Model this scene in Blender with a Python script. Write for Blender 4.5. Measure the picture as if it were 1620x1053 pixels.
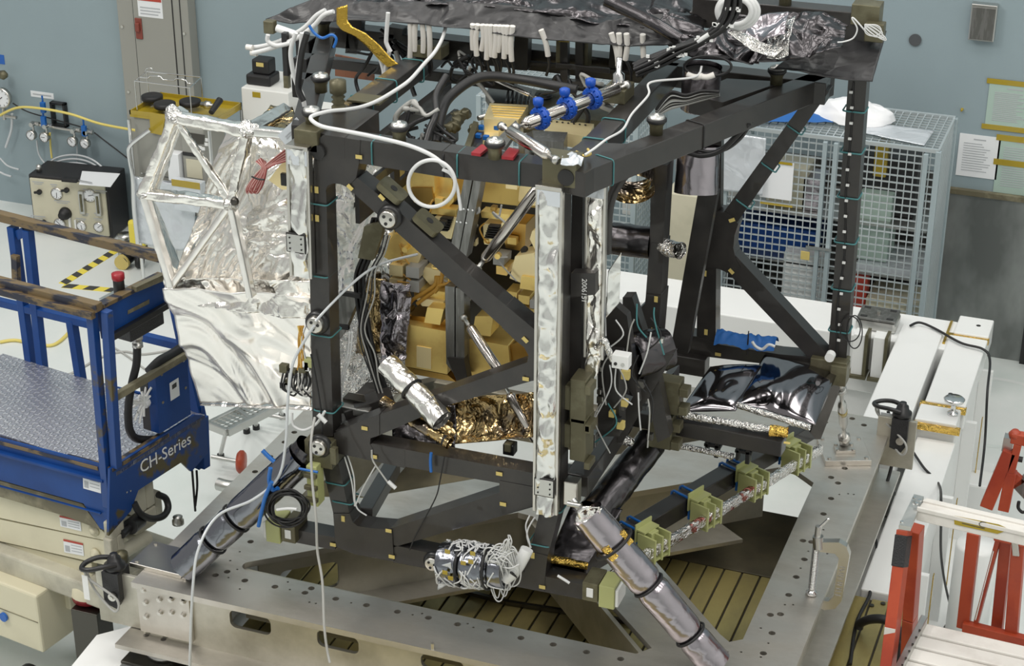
import bpy, math, random
from mathutils import Vector as V, Matrix, noise
from mathutils.geometry import tessellate_polygon
random.seed(7)
for o in list(bpy.data.objects): bpy.data.objects.remove(o)
SC = bpy.context.scene
C = SC.collection
# ---------------------------------------------------------------- camera (solved from the photograph)
FPX, PIT, AZ, ROLL, HC = 2951.5, 0.45138, 0.357798, -0.002536, 6.0
_hd = V((-math.sin(AZ), math.cos(AZ), 0))
CF = _hd*math.cos(PIT) + V((0, 0, -math.sin(PIT)))
_r = V((math.cos(AZ), math.sin(AZ), 0)); _d = V((0, 0, -1))*math.cos(PIT) - _hd*math.sin(PIT)
CR = _r*math.cos(ROLL) + _d*math.sin(ROLL)
CD = -_r*math.sin(ROLL) + _d*math.cos(ROLL)
CC = V((0, 0, HC))
cam = bpy.data.cameras.new('camera'); camo = bpy.data.objects.new('camera', cam); C.objects.link(camo)
cam.sensor_fit = 'HORIZONTAL'; cam.sensor_width = 36; cam.lens = FPX/1620*36
cam.clip_end = 100
mw = Matrix((( CR.x, -CD.x, -CF.x, 0), (CR.y, -CD.y, -CF.y, 0), (CR.z, -CD.z, -CF.z, HC), (0, 0, 0, 1)))
camo.matrix_world = mw
SC.camera = camo
SC.view_settings.view_transform = 'Standard'; SC.view_settings.look = 'None'
SC.view_settings.gamma = 1; SC.view_settings.use_curve_mapping = False
SC.view_settings.exposure = -0.30
# ---------------------------------------------------------------- light: grey hall plus ceiling fixtures
w = bpy.data.worlds.new('hall'); SC.world = w; w.use_nodes = True
w.node_tree.nodes['Background'].inputs[0].default_value = (1.0, .985, .955, 1)
w.node_tree.nodes['Background'].inputs[1].default_value = .50
def lamp(name, loc, sx, sy, power, col=(1, .97, .92), aim=None):
    l = bpy.data.lights.new(name, 'AREA'); l.shape = 'RECTANGLE'; l.size = sx; l.size_y = sy
    l.energy = power; l.color = col
    o = bpy.data.objects.new(name, l); C.objects.link(o); o.location = loc
    if aim is not None:
        o.rotation_euler = (V(aim)-V(loc)).to_track_quat('-Z', 'Y').to_euler()
    return o
for ix in range(4):
    for iy in range(4):
        lamp('ceiling_light', (-9+ix*4.6, -1+iy*4.2, 10.5), 2.2, 2.2, 134-15*ix)
lamp('ceiling_light', (-8.5, 3.0, 9.5), 2.0, 2.0, 300, aim=(-3, 7, 2))
lamp('ceiling_light', (2.5, 2.5, 9.5), 2.0, 2.0, 120, aim=(-2, 7, 2))
def P(u, v, x=None, y=None, z=None, pl=None):
    """point of the photograph (u, v) on the plane x=, y=, z= or pl=(point, normal)"""
    d = CF*FPX + CR*(u-810) + CD*(v-526.5)
    if x is not None: t = (x-CC.x)/d.x
    elif y is not None: t = (y-CC.y)/d.y
    elif z is not None: t = (z-CC.z)/d.z
    else:
        n = V(pl[1]); t = (V(pl[0])-CC).dot(n)/d.dot(n)
    return CC+d*t
# ---------------------------------------------------------------- node materials
MATS = {}
def _n(nt, t, **kw):
    n = nt.nodes.new(t)
    for k, v in kw.items():
        if k in n.inputs: n.inputs[k].default_value = v
        else: setattr(n, k, v)
    return n
def base(name):
    m = bpy.data.materials.new(name); m.use_nodes = True; nt = m.node_tree
    MATS[name] = m
    return m, nt, nt.nodes['Principled BSDF']
def c4(c): return (c[0], c[1], c[2], 1)
def mk(name, col, rough=.5, metal=0, c2=None, ns=4., lo=.48, hi=.6, det=5, stretch=None, bump=0, bs=40., r2=None, coat=0, emit=None, alpha=None, spec=None, trans=None):
    m, nt, b = base(name)
    L = nt.links.new
    b.inputs['Base Color'].default_value = c4(col); b.inputs['Roughness'].default_value = rough
    b.inputs['Metallic'].default_value = metal; b.inputs['Coat Weight'].default_value = coat
    if spec is not None: b.inputs['Specular IOR Level'].default_value = spec
    if trans is not None: b.inputs['Transmission Weight'].default_value = trans
    if alpha is not None: b.inputs['Alpha'].default_value = alpha
    tc = _n(nt, 'ShaderNodeTexCoord'); mp = _n(nt, 'ShaderNodeMapping')
    L(tc.outputs['Object'], mp.inputs[0])
    if stretch: mp.inputs['Scale'].default_value = stretch
    if c2 is not None or r2 is not None:
        n = _n(nt, 'ShaderNodeTexNoise', Scale=ns, Detail=det, Roughness=.6)
        L(mp.outputs[0], n.inputs[0])
        r = _n(nt, 'ShaderNodeMapRange'); r.inputs[1].default_value = lo; r.inputs[2].default_value = hi
        L(n.outputs[0], r.inputs[0])
        if c2 is not None:
            mx = _n(nt, 'ShaderNodeMix', data_type='RGBA'); mx.inputs[6].default_value = c4(col); mx.inputs[7].default_value = c4(c2)
            L(r.outputs[0], mx.inputs[0]); L(mx.outputs[2], b.inputs['Base Color'])
        if r2 is not None:
            q = _n(nt, 'ShaderNodeMapRange'); q.inputs[3].default_value = rough; q.inputs[4].default_value = r2
            L(r.outputs[0], q.inputs[0]); L(q.outputs[0], b.inputs['Roughness'])
    if bump:
        n = _n(nt, 'ShaderNodeTexNoise', Scale=bs, Detail=3); L(mp.outputs[0], n.inputs[0])
        bp = _n(nt, 'ShaderNodeBump', Strength=bump, Distance=.01); L(n.outputs[0], bp.inputs['Height'])
        L(bp.outputs[0], b.inputs['Normal'])
    if emit: b.inputs['Emission Color'].default_value = c4(emit[0]); b.inputs['Emission Strength'].default_value = emit[1]
    return m
def foil(name, col, rough=.12, s=9., b1=.9, b2=.5, metal=1., c2=None, ns=3., lo=.5, hi=.6, dist=.03):
    m, nt, b = base(name); L = nt.links.new
    b.inputs['Base Color'].default_value = c4(col); b.inputs['Roughness'].default_value = rough; b.inputs['Metallic'].default_value = metal
    tc = _n(nt, 'ShaderNodeTexCoord')
    nz = _n(nt, 'ShaderNodeTexNoise', Scale=s*.45, Detail=2); L(tc.outputs['Object'], nz.inputs[0])
    mul = _n(nt, 'ShaderNodeVectorMath', operation='MULTIPLY_ADD'); mul.inputs[1].default_value = (.35, .35, .35)
    L(nz.outputs[1], mul.inputs[0]); L(tc.outputs['Object'], mul.inputs[2])
    v1 = _n(nt, 'ShaderNodeTexVoronoi', Scale=s, feature='DISTANCE_TO_EDGE'); v2 = _n(nt, 'ShaderNodeTexVoronoi', Scale=s*2.7, feature='DISTANCE_TO_EDGE')
    L(mul.outputs[0], v1.inputs['Vector']); L(mul.outputs[0], v2.inputs['Vector'])
    p1 = _n(nt, 'ShaderNodeBump', Strength=b1, Distance=dist); p2 = _n(nt, 'ShaderNodeBump', Strength=b2, Distance=dist*.35)
    L(v1.outputs['Distance'], p1.inputs['Height']); L(v2.outputs['Distance'], p2.inputs['Height'])
    L(p1.outputs[0], p2.inputs['Normal']); L(p2.outputs[0], b.inputs['Normal'])
    if c2 is not None:
        n = _n(nt, 'ShaderNodeTexNoise', Scale=ns, Detail=3); L(tc.outputs['Object'], n.inputs[0])
        r = _n(nt, 'ShaderNodeMapRange'); r.inputs[1].default_value = lo; r.inputs[2].default_value = hi; L(n.outputs[0], r.inputs[0])
        mx = _n(nt, 'ShaderNodeMix', data_type='RGBA'); mx.inputs[6].default_value = c4(col); mx.inputs[7].default_value = c4(c2)
        L(r.outputs[0], mx.inputs[0]); L(mx.outputs[2], b.inputs['Base Color'])
    return m
# ---------------------------------------------------------------- mesh builder
ORG = {}
class M:
    def __init__(s): s.v = []; s.f = []; s.sm = []
    def add(s, vs, fs, sm=False):
        o = len(s.v); s.v += [V(p) for p in vs]
        for f in fs: s.f.append([i+o for i in f]); s.sm.append(sm)
        return s
    def bx(s, x0, x1, y0, y1, z0, z1):
        x0, x1 = min(x0, x1), max(x0, x1); y0, y1 = min(y0, y1), max(y0, y1); z0, z1 = min(z0, z1), max(z0, z1)
        vs = [(x, y, z) for z in (z0, z1) for y in (y0, y1) for x in (x0, x1)]
        return s.add(vs, [(0, 2, 3, 1), (4, 5, 7, 6), (0, 1, 5, 4), (2, 6, 7, 3), (0, 4, 6, 2), (1, 3, 7, 5)])
    def box(s, c, U, W, N):
        """centre, and three full-length edge vectors"""
        c = V(c); U = V(U)/2; W = V(W)/2; N = V(N)/2
        if U.cross(W).dot(N) < 0: N = -N
        vs = [c+U*a+W*b+N*d for d in (-1, 1) for b in (-1, 1) for a in (-1, 1)]
        return s.add(vs, [(0, 2, 3, 1), (4, 5, 7, 6), (0, 1, 5, 4), (2, 6, 7, 3), (0, 4, 6, 2), (1, 3, 7, 5)])
    def beam(s, p, q, w, h, up=(0, 0, 1)):
        p = V(p); q = V(q); d = q-p; u = V(up); a = d.cross(u)
        if a.length < 1e-6: a = d.cross(V((0, 1, 0)))
        a.normalize(); b = a.cross(d).normalized()
        return s.box((p+q)/2, d, a*w, b*h)
    def cyl(s, p, q, r, r2=None, n=16, cap=True):
        p = V(p); q = V(q); r2 = r if r2 is None else r2
        d = (q-p).normalized(); a = d.orthogonal().normalized(); b = d.cross(a)
        vs = []
        for c, rr in ((p, r), (q, r2)):
            for i in range(n):
                t = 2*math.pi*i/n; vs.append(c+a*math.cos(t)*rr+b*math.sin(t)*rr)
        s.add(vs, [(i, (i+1) % n, n+(i+1) % n, n+i) for i in range(n)], True)
        if cap:
            s.add(vs[:n], [tuple(reversed(range(n)))]); s.add(vs[n:], [tuple(range(n))])
        return s
    def lathe(s, o, ax, prof, n=24):
        """prof: (radius, distance along the axis)"""
        o = V(o); d = V(ax).normalized(); a = d.orthogonal().normalized(); b = d.cross(a); vs = []
        for r, t in prof:
            for i in range(n):
                k = 2*math.pi*i/n; vs.append(o+d*t+(a*math.cos(k)+b*math.sin(k))*max(r, 1e-5))
        fs = []
        for j in range(len(prof)-1):
            for i in range(n): fs.append((j*n+i, j*n+(i+1) % n, (j+1)*n+(i+1) % n, (j+1)*n+i))
        return s.add(vs, fs, True)
    def tube(s, pts, r, n=8, smooth=True, sub=6, closed=False):
        pts = [V(p) for p in pts]
        if smooth and len(pts) > 2:
            out = []; m = len(pts); rng = range(m if closed else m-1)
            for i in rng:
                if closed: a, b, c, d = pts[i-1], pts[i], pts[(i+1) % m], pts[(i+2) % m]
                else: a, b, c, d = pts[max(i-1, 0)], pts[i], pts[i+1], pts[min(i+2, m-1)]
                for k in range(sub):
                    t = k/sub; out.append(.5*((2*b)+(c-a)*t+(2*a-5*b+4*c-d)*t*t+(3*b-a-3*c+d)*t**3))
            if not closed: out.append(pts[-1])
            pts = out
        m = len(pts); vs = []; prev = None
        for i in range(m):
            if closed: d = pts[(i+1) % m]-pts[i-1]
            else: d = pts[min(i+1, m-1)]-pts[max(i-1, 0)]
            if d.length < 1e-9: d = V((0, 0, 1))
            d.normalize()
            if prev is None: a = d.orthogonal()
            else: a = prev-d*prev.dot(d)
            if a.length < 1e-6: a = d.orthogonal()
            a.normalize(); prev = a; b = d.cross(a)
            for k in range(n):
                t = 2*math.pi*k/n; vs.append(pts[i]+(a*math.cos(t)+b*math.sin(t))*r)
        fs = []
        for i in range(m if closed else m-1):
            j = (i+1) % m
            for k in range(n): fs.append((i*n+k, i*n+(k+1) % n, j*n+(k+1) % n, j*n+k))
        s.add(vs, fs, True)
        if not closed:
            s.add(vs[:n], [tuple(reversed(range(n)))]); s.add(vs[-n:], [tuple(range(n))])
        return s
    def prism(s, poly, ext, holes=()):
        """polygon of 3D points with holes, extruded along ext"""
        loops = [[V(p) for p in poly]]+[[V(p) for p in h] for h in holes]
        flat = [p for l in loops for p in l]; n = len(flat); e = V(ext)
        tris = tessellate_polygon(loops)
        fs = []
        for t in tris:
            a, b, c = (flat[i] for i in t)
            if (b-a).cross(c-a).dot(e) < 0: t = (t[0], t[2], t[1])
            fs.append(tuple(i+n for i in t)); fs.append((t[0], t[2], t[1]))
        s.add(flat+[p+e for p in flat], fs)
        o = 0
        for li, l in enumerate(loops):
            m = len(l); ar = V((0, 0, 0))
            for i in range(m): ar += l[i].cross(l[(i+1) % m])
            pos = (ar.dot(e) > 0) == (li == 0)
            vs = l+[p+e for p in l]
            s.add(vs, [((i, (i+1) % m, m+(i+1) % m, m+i) if pos else (m+i, m+(i+1) % m, (i+1) % m, i)) for i in range(m)])
        return s
    def grid(s, fn, nu, nv, thick=0, smooth=True):
        vs = [fn(i/nu, j/nv) for j in range(nv+1) for i in range(nu+1)]
        fs = [(j*(nu+1)+i, j*(nu+1)+i+1, (j+1)*(nu+1)+i+1, (j+1)*(nu+1)+i) for j in range(nv) for i in range(nu)]
        return s.add(vs, fs, smooth)
def crump(p, s=6., seed=0):
    q = V(p)*s*.55+V((seed*7.3, seed*3.1, seed*1.7))
    q = q+V((noise.noise(q*1.7), noise.noise(q*1.7+V((9, 0, 0))), noise.noise(q*1.7+V((0, 9, 0)))))*.35
    a = noise.voronoi(q)[0]; b = noise.voronoi(q*2.4)[0]
    return (a[1]-a[0])*.9+(b[1]-b[0])*.38+abs(noise.noise(q*5))*.2-.45
def build(name, m, mat, parent=None, org=None, bev=0, solid=0, seg=2, sub=0):
    me = bpy.data.meshes.new(name)
    if parent is not None: og = ORG[parent]
    elif org is not None: og = V(org)
    else:
        xs = [p.x for p in m.v]; ys = [p.y for p in m.v]; zs = [p.z for p in m.v]
        og = V(((min(xs)+max(xs))/2, (min(ys)+max(ys))/2, min(zs)))
    me.from_pydata([tuple(p-og) for p in m.v], [], m.f)
    me.polygons.foreach_set('use_smooth', m.sm)
    me.materials.append(MATS[mat] if isinstance(mat, str) else mat)
    me.update()
    o = bpy.data.objects.new(name, me); C.objects.link(o)
    if parent is not None: o.parent = parent
    else: o.location = og
    ORG[o] = og
    if solid:
        k = o.modifiers.new('s', 'SOLIDIFY'); k.thickness = solid; k.offset = 0
    if sub:
        k = o.modifiers.new('d', 'SUBSURF'); k.levels = sub; k.render_levels = sub
    if bev:
        k = o.modifiers.new('b', 'BEVEL'); k.width = bev; k.segments = seg; k.limit_method = 'ANGLE'; k.angle_limit = .7; k.harden_normals = False
    return o
def tag(o, label=None, cat=None, group=None, kind=None):
    if label: o['label'] = label
    if cat: o['category'] = cat
    if group: o['group'] = group
    if kind: o['kind'] = kind
    return o
def thing(name, loc, label, cat, group=None):
    o = bpy.data.objects.new(name, None); C.objects.link(o); o.location = loc; o.empty_display_size = .05
    ORG[o] = V(loc); return tag(o, label, cat, group)
def struct(name, m, mat, **k): return tag(build(name, m, mat, **k), kind='structure')
def copy_tree(o, loc=None, rot=None, parent=None, label=None):
    c = o.copy(); C.objects.link(c); ORG[c] = ORG[o]
    if parent is not None: c.parent = parent
    for ch in [q for q in bpy.data.objects if q.parent == o]: copy_tree(ch, parent=c)
    if loc is not None: c.location = loc
    if rot is not None: c.rotation_euler = rot
    if label: c['label'] = label
    return c
def text(name, s, size, o, U, W, mat, parent, depth=.0006, align='LEFT'):
    """lettering lying in the plane of U (reading direction) and W (up), as a thin mesh"""
    cu = bpy.data.curves.new(name, 'FONT'); cu.body = s; cu.size = size; cu.extrude = depth; cu.align_x = align
    cu.resolution_u = 3
    t = bpy.data.objects.new(name, cu); C.objects.link(t)
    dg = bpy.context.evaluated_depsgraph_get()
    me = bpy.data.meshes.new_from_object(t.evaluated_get(dg)); bpy.data.objects.remove(t)
    U = V(U).normalized(); W = V(W).normalized(); N = U.cross(W)
    m = M(); m.add([V(o)+U*v.co.x+W*v.co.y+N*(v.co.z+depth) for v in me.vertices], [tuple(p.vertices) for p in me.polygons])
    bpy.data.meshes.remove(me)
    return build(name, m, mat, parent)
def circ(c, r, U, W, n=12):
    c = V(c); U = V(U); W = V(W)
    return [c+U*math.cos(2*math.pi*i/n)*r+W*math.sin(2*math.pi*i/n)*r for i in range(n)]
def rrect(x0, x1, y0, y1, r, n=4):
    """rounded rectangle, 2D points"""
    out = []
    for cx, cy, a in ((x1-r, y1-r, 0), (x0+r, y1-r, 90), (x0+r, y0+r, 180), (x1-r, y0+r, 270)):
        for i in range(n+1):
            t = math.radians(a+90*i/n); out.append((cx+r*math.cos(t), cy+r*math.sin(t)))
    return out
def foilbar(m, p, q, w, h, up=(0, 0, 1), amp=.008, seg=.03, s=9, seed=0, rnd=.3, nr=6):
    """a bar wrapped in crumpled sheet"""
    p = V(p); q = V(q); d = q-p; L = d.length; d.normalize(); a = d.cross(V(up)); a.normalize(); b = a.cross(d)
    n = max(2, int(L/seg)); ring = []
    for (x, y) in rrect(-w/2, w/2, -h/2, h/2, min(w, h)*rnd/2, 1): ring.append((x, y))
    pts = []
    for i in range(len(ring)):
        x0, y0 = ring[i]; x1, y1 = ring[(i+1) % len(ring)]
        k = max(1, int(math.hypot(x1-x0, y1-y0)/(seg*.7)))
        for j in range(k): pts.append((x0+(x1-x0)*j/k, y0+(y1-y0)*j/k))
    nk = len(pts); vs = []
    for i in range(n+1):
        for (x, y) in pts:
            c = p+d*(L*i/n)+a*x+b*y; r = V((x, y)).length or 1
            k = crump(c, s, seed)*amp; vs.append(c+(a*x+b*y)/r*k)
    fs = [(i*nk+j, i*nk+(j+1) % nk, (i+1)*nk+(j+1) % nk, (i+1)*nk+j) for i in range(n) for j in range(nk)]
    m.add(vs, [tuple(reversed(f)) for f in fs], True)
    m.add(vs[:nk], [tuple(range(nk))]); m.add(vs[-nk:], [tuple(reversed(range(nk)))])
    return m
def sheet(m, a, b, c, d, nu, nv, amp=.02, s=6, seed=0, thick=None, bulge=0, edge=1., an=None):
    """crumpled sheet between corners a-b (u) and d-c (far side)"""
    a, b, c, d = V(a), V(b), V(c), V(d); N = (b-a).cross(d-a).normalized(); Ua = (b-a).normalized(); Wa = N.cross(Ua)
    def fn(u, v):
        p = a.lerp(b, u).lerp(d.lerp(c, u), v)
        e = min(1, 8*min(u, v, 1-u, 1-v)+edge)
        if an:   # long folds: stretched in the sheet's own plane, angle and ratio
            x, y = (p-a).dot(Ua), (p-a).dot(Wa); ca, sa = math.cos(an[0]), math.sin(an[0]); wob = noise.noise(V((x*3, y*3, seed)))*.12
            k = crump(V(((x*ca+y*sa)/an[1]+wob, -x*sa+y*ca+wob, 0)), s, seed)
        else: k = crump(p, s, seed)
        return p+N*(k*amp*e+bulge*math.sin(math.pi*u)*math.sin(math.pi*v))
    return m.grid(fn, nu, nv)
X, Y, Z = V((1, 0, 0)), V((0, 1, 0)), V((0, 0, 1))
# ---------------------------------------------------------------- the materials
mk('wall_paint', (.285, .36, .39), .45, c2=(.265, .335, .365), ns=1.2, lo=.3, hi=.7, bump=.05, bs=120)
mk('floor_epoxy', (.70, .73, .715), .38, c2=(.60, .66, .635), ns=1.1, lo=.45, hi=.7, bump=.04, bs=90)
mk('grey_enamel', (.30, .30, .27), .42)
mk('dark_seam', (.02, .02, .02), .6)
mk('kick_plate', (.40, .42, .41), .35, .55, c2=(.17, .18, .175), ns=1.3, lo=.42, hi=.66, stretch=(1, 1, .5))
mk('steel', (.55, .55, .53), .3, 1, r2=.42, ns=6)
mk('chrome', (.75, .75, .75), .12, 1)
mk('zinc_wire', (.60, .66, .68), .35, .55)
mk('zinc_bar', (.42, .50, .53), .42, .4)
mk('ring_aluminium', (.60, .575, .53), .40, .92, c2=(.44, .415, .37), ns=2.6, lo=.42, hi=.7, det=8, r2=.54, stretch=(1, 2.2, 1), bump=.05, bs=200)
mk('ring_web', (.56, .54, .47), .42, .85, c2=(.33, .31, .25), ns=3, lo=.4, hi=.75, r2=.5)
mk('hole_metal', (.10, .095, .085), .35, 1)
mk('composite', (.019, .0175, .0168), .36, 0, c2=(.038, .034, .031), ns=7, lo=.35, hi=.75, coat=.25, r2=.46)
mk('composite_edge', (.03, .029, .028), .3, coat=.3)
mk('black_rubber', (.012, .012, .013), .5)
mk('black_metal', (.015, .015, .016), .35)
mk('black_wrinkle', (.018, .018, .02), .45, bump=.3, bs=150)
mk('olive_metal', (.115, .105, .062), .42, .4, c2=(.155, .145, .09), ns=9)
mk('bright_metal', (.62, .60, .56), .28, 1)
mk('white_paint', (.80, .81, .80), .28, c2=(.74, .75, .74), ns=1.3, lo=.45, hi=.7)
mk('white_plastic', (.78, .79, .78), .4)
mk('white_cord', (.66, .67, .67), .4)
mk('disc_grey', (.075, .08, .085), .5)
mk('red_wire2', (.50, .33, .30), .5)
mk('clear_tube', (.55, .58, .60), .15, spec=.7)
mk('paper', (.78, .80, .82), .7)
mk('print_grey', (.42, .44, .46), .8)
mk('print_dark', (.05, .05, .05), .7)
mk('green_sheet', (.40, .52, .46), .35)
mk('amber_tape', (.37, .27, .02), .25, coat=.5)
mk('gold_tape', (.55, .36, .05), .2, .8, coat=.3, bump=.4, bs=60)
mk('yellow_paint', (.82, .68, .09), .5)
mk('yellow_hose', (.70, .58, .16), .4)
mk('teal_tie', (.05, .19, .20), .4)
mk('blue_tie', (.01, .12, .42), .35)
mk('blue_clamp', (.005, .07, .42), .35)
mk('lift_blue', (.006, .042, .185), .38, c2=(.008, .055, .23), ns=3, lo=.4, hi=.6, spec=.3)
mk('lift_worn', (.006, .046, .20), .4, c2=(.085, .068, .028), ns=4, lo=.56, hi=.61, det=6, stretch=(1, 1, 1))
mk('rail_worn', (.15, .105, .05), .45, c2=(.018, .02, .035), ns=9, lo=.48, hi=.56, det=8, stretch=(.6, 2, 2))
mk('lift_cream', (.64, .60, .44), .42, c2=(.56, .52, .38), ns=2.2, lo=.5, hi=.75)
mk('lift_cream_dirty', (.54, .52, .42), .45, c2=(.34, .32, .26), ns=4, lo=.45, hi=.7)
mk('olive_strip', (.13, .115, .07), .5, c2=(.22, .2, .13), ns=7)
mk('orange_paint', (.42, .062, .022), .42, c2=(.33, .04, .016), ns=3, coat=.1)
mk('red_label', (.42, .05, .03), .5)
mk('red_metal', (.30, .012, .02), .35)
mk('latch_red', (.22, .05, .035), .5)
mk('cream_panel', (.58, .55, .42), .45, c2=(.50, .48, .36), ns=2)
mk('white_box', (.74, .74, .71), .45)
mk('ladder_white', (.72, .70, .66), .5, c2=(.60, .57, .53), ns=7, lo=.5, hi=.75)
mk('pallet_plate', (.42, .345, .13), .3, .5, c2=(.27, .225, .10), ns=4, lo=.38, hi=.68, det=7, r2=.42, stretch=(1, .5, 1), bump=.12, bs=60)
mk('pallet_dark', (.13, .115, .08), .3, .6, c2=(.22, .19, .12), ns=3.5, lo=.4, hi=.7, det=9, r2=.42)
mk('groove', (.03, .025, .012), .6)
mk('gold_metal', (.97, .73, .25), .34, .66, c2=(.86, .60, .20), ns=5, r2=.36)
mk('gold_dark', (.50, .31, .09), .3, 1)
mk('gold_plate', (.95, .80, .45), .36, .55)
mk('grey_bar', (.20, .20, .19), .34, .8, c2=(.28, .28, .27), ns=12, stretch=(4, 4, .5))
mk('shaft_metal', (.62, .58, .54), .17, 1)
mk('amber_wire', (.50, .27, .04), .4)
mk('red_wire', (.25, .045, .04), .5)
mk('grey_wire', (.40, .40, .38), .5)
mk('white_foam', (.85, .86, .88), .6)
mk('garolite', (.42, .44, .19), .35)
mk('label_yellow', (.60, .48, .16), .5)
mk('blue_cloth', (.02, .13, .42), .6)
mk('copper_panel', (.30, .13, .075), .5, .4, c2=(.2, .10, .07), ns=12)
mk('sapphire', (.02, .12, .45), .4)
foil('silver_foil', (.95, .93, .89), .22, s=9, b1=.30, b2=.22)
foil('smooth_foil', (.80, .80, .78), .20, s=5, b1=.22, b2=.12)
foil('fine_foil', (.80, .79, .77), .16, s=26, b1=.7, b2=.5, dist=.015)
foil('white_foil', (.95, .93, .90), .30, s=4, b1=.25, b2=.10)
foil('red_silver_foil', (.80, .78, .77), .18, s=26, b1=.7, b2=.5, dist=.015, c2=(.45, .16, .14), ns=14, lo=.56, hi=.62)
foil('black_foil', (.10, .095, .10), .26, s=5, b1=.35, b2=.15)
foil('black_film', (.27, .255, .27), .09, s=2, b1=.05, b2=.0)
foil('dark_silver', (.24, .25, .28), .17, s=5, b1=.25, b2=.12)
foil('purple_foil', (.40, .37, .40), .2, s=6, b1=.3, b2=.15)
foil('amber_foil', (.45, .33, .16), .16, s=9, b1=.7, b2=.4, c2=(.2, .17, .14), ns=6)
foil('gold_foil', (.75, .50, .12), .16, s=22, b1=.7, b2=.5, dist=.015)
foil('dark_cloth', (.03, .03, .032), .38, s=5, b1=.5, b2=.25, metal=0)
foil('clear_film', (.62, .66, .70), .2, s=6, b1=.5, b2=.3, metal=.25)
# ================================================================ the room
YW = 12.48
m = M(); m.bx(-16, 7, -9, 20, -.1, 0); struct('floor', m, 'floor_epoxy', org=(0, 0, 0))
struct('wall_front', M().bx(-16, 7, -9.2, -9, 0, 11), 'white_plastic', org=(0, -9.2, 0)); struct('wall_right', M().bx(7, 7.2, -9, YW, 0, 11), 'white_plastic', org=(7, 0, 0))
m = M(); m.bx(-16, 7, YW, YW+.2, 0, 11); struct('wall_back', m, 'wall_paint', org=(0, YW, 0))
a = P(1480, 299, y=YW)
m = M(); m.bx(a.x-.6, 4, YW-.03, YW, 0, a.z); struct('trim_1', m, 'kick_plate')
m = M(); m.bx(a.x-.6, 4, YW-.045, YW, a.z, a.z+.035); struct('trim_2', m, 'olive_strip')
# circular mark worn into the floor
m = M(); c = P(1570, 650, z=0); m.lathe((c.x, c.y, 0), Z, [(.48, .0012), (.50, .002), (.52, .0012)], 48)
struct('trim_3', m, 'floor_epoxy')
# dark post at the right edge
a = P(1612, 575, z=0)
r = thing('equipment_rack', (a.x+.2, a.y, 0), 'dark metal rack edge standing by the steel wall panel at far right', 'rack')
build('frame', M().bx(a.x, a.x+.05, a.y, a.y+.05, 0, 1.3), 'black_metal', r)
build('side_panel', M().bx(a.x+.05, a.x+.7, a.y+.02, a.y+.04, .05, 1.25), 'grey_bar', r)
for k in range(3): build('shelf', M().bx(a.x+.05, a.x+.7, a.y-.1, a.y+.02, .1+.14*k, .115+.14*k), 'steel', r)
# electrical cabinet on the wall
def wp(u, v, off=0): return P(u, v, y=YW-off)
a = wp(184, 0, .12); b = wp(296, 0, .12); bx0, bx1 = a.x, b.x; zt = a.z+.5
lo = wp(235, 330, .12).z
r = thing('electrical_cabinet', (bx0, YW-.06, lo), 'tall grey electrical panelboard mounted on the blue wall', 'electrical cabinet')
build('housing', M().bx(bx0, bx1, YW-.12, YW-.002, lo, zt), 'grey_enamel', r, bev=.004)
dx0 = wp(210, 0, .12).x; dx1 = wp(271, 0, .12).x; dx2 = wp(283, 0, .12).x
build('door', M().bx(dx0, dx1, YW-.128, YW-.12, wp(225, 172, .12).z, zt-.02), 'grey_enamel', r, bev=.002)
build('seam', M().bx(dx0-.006, dx0, YW-.124, YW-.12, lo, zt).bx(dx1, dx1+.008, YW-.124, YW-.12, lo, zt).bx(dx2, dx2+.008, YW-.124, YW-.12, lo, zt), 'dark_seam', r)
build('lower_door', M().bx(dx0, dx1-.02, YW-.128, YW-.12, lo+.05, wp(225, 195, .12).z), 'grey_enamel', r, bev=.002)
q = wp(220, 45, .13)
h = build('latch', M().bx(q.x-.03, q.x+.03, YW-.14, YW-.128, q.z-.085, q.z+.085), 'latch_red', r, bev=.005)
build('handle', M().bx(q.x-.018, q.x+.018, YW-.165, YW-.14, q.z-.02, q.z+.05), 'latch_red', h, bev=.006)
q = wp(237, 8, .13)
l = build('warning_label', M().bx(q.x-.11, q.x+.11, YW-.130, YW-.128, q.z-.10, q.z+.14), 'paper', r)
build('red_header', M().bx(q.x-.105, q.x+.105, YW-.132, YW-.130, q.z+.03, q.z+.07), 'red_label', l)
build('printed_lines', M().bx(q.x-.09, q.x+.09, YW-.1315, YW-.130, q.z-.03, q.z-.02).bx(q.x-.09, q.x+.09, YW-.1315, YW-.130, q.z-.055, q.z-.045).bx(q.x-.09, q.x+.07, YW-.1315, YW-.130, q.z-.08, q.z-.07), 'print_grey', l)
for (u, v) in ((292, 53), (194, 42), (204, 145)):
    q = wp(u, v, .12); build('screw', M().cyl(q, q-Y*.01, .012, n=10), 'bright_metal', r)
# switch box, grey disc, small stud on the right wall
q = wp(1557, 31)
r = thing('wall_switch_box', (q.x, YW, q.z-.13), 'small grey metal box mounted high on the right of the wall', 'switch box')
build('box_body', M().bx(q.x-.085, q.x+.085, YW-.07, YW, q.z-.13, q.z+.12), 'steel', r, bev=.006)
build('cover_plate', M().bx(q.x-.075, q.x+.075, YW-.075, YW-.07, q.z-.12, q.z+.10), 'grey_bar', r, bev=.003)
q = wp(1448, 63)
tag(build('cover_disc', M().cyl(q, q-Y*.012, .042, n=24), 'disc_grey', bev=.003), 'round dark grey blanking disc on the blue wall right of the frame', 'cover disc')
q = wp(1522, 173)
tag(build('wall_stud', M().cyl(q, q-Y*.03, .012, .006, n=10), 'amber_tape'), 'tiny brass stud in the blue wall above the cage corner', 'stud')
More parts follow.
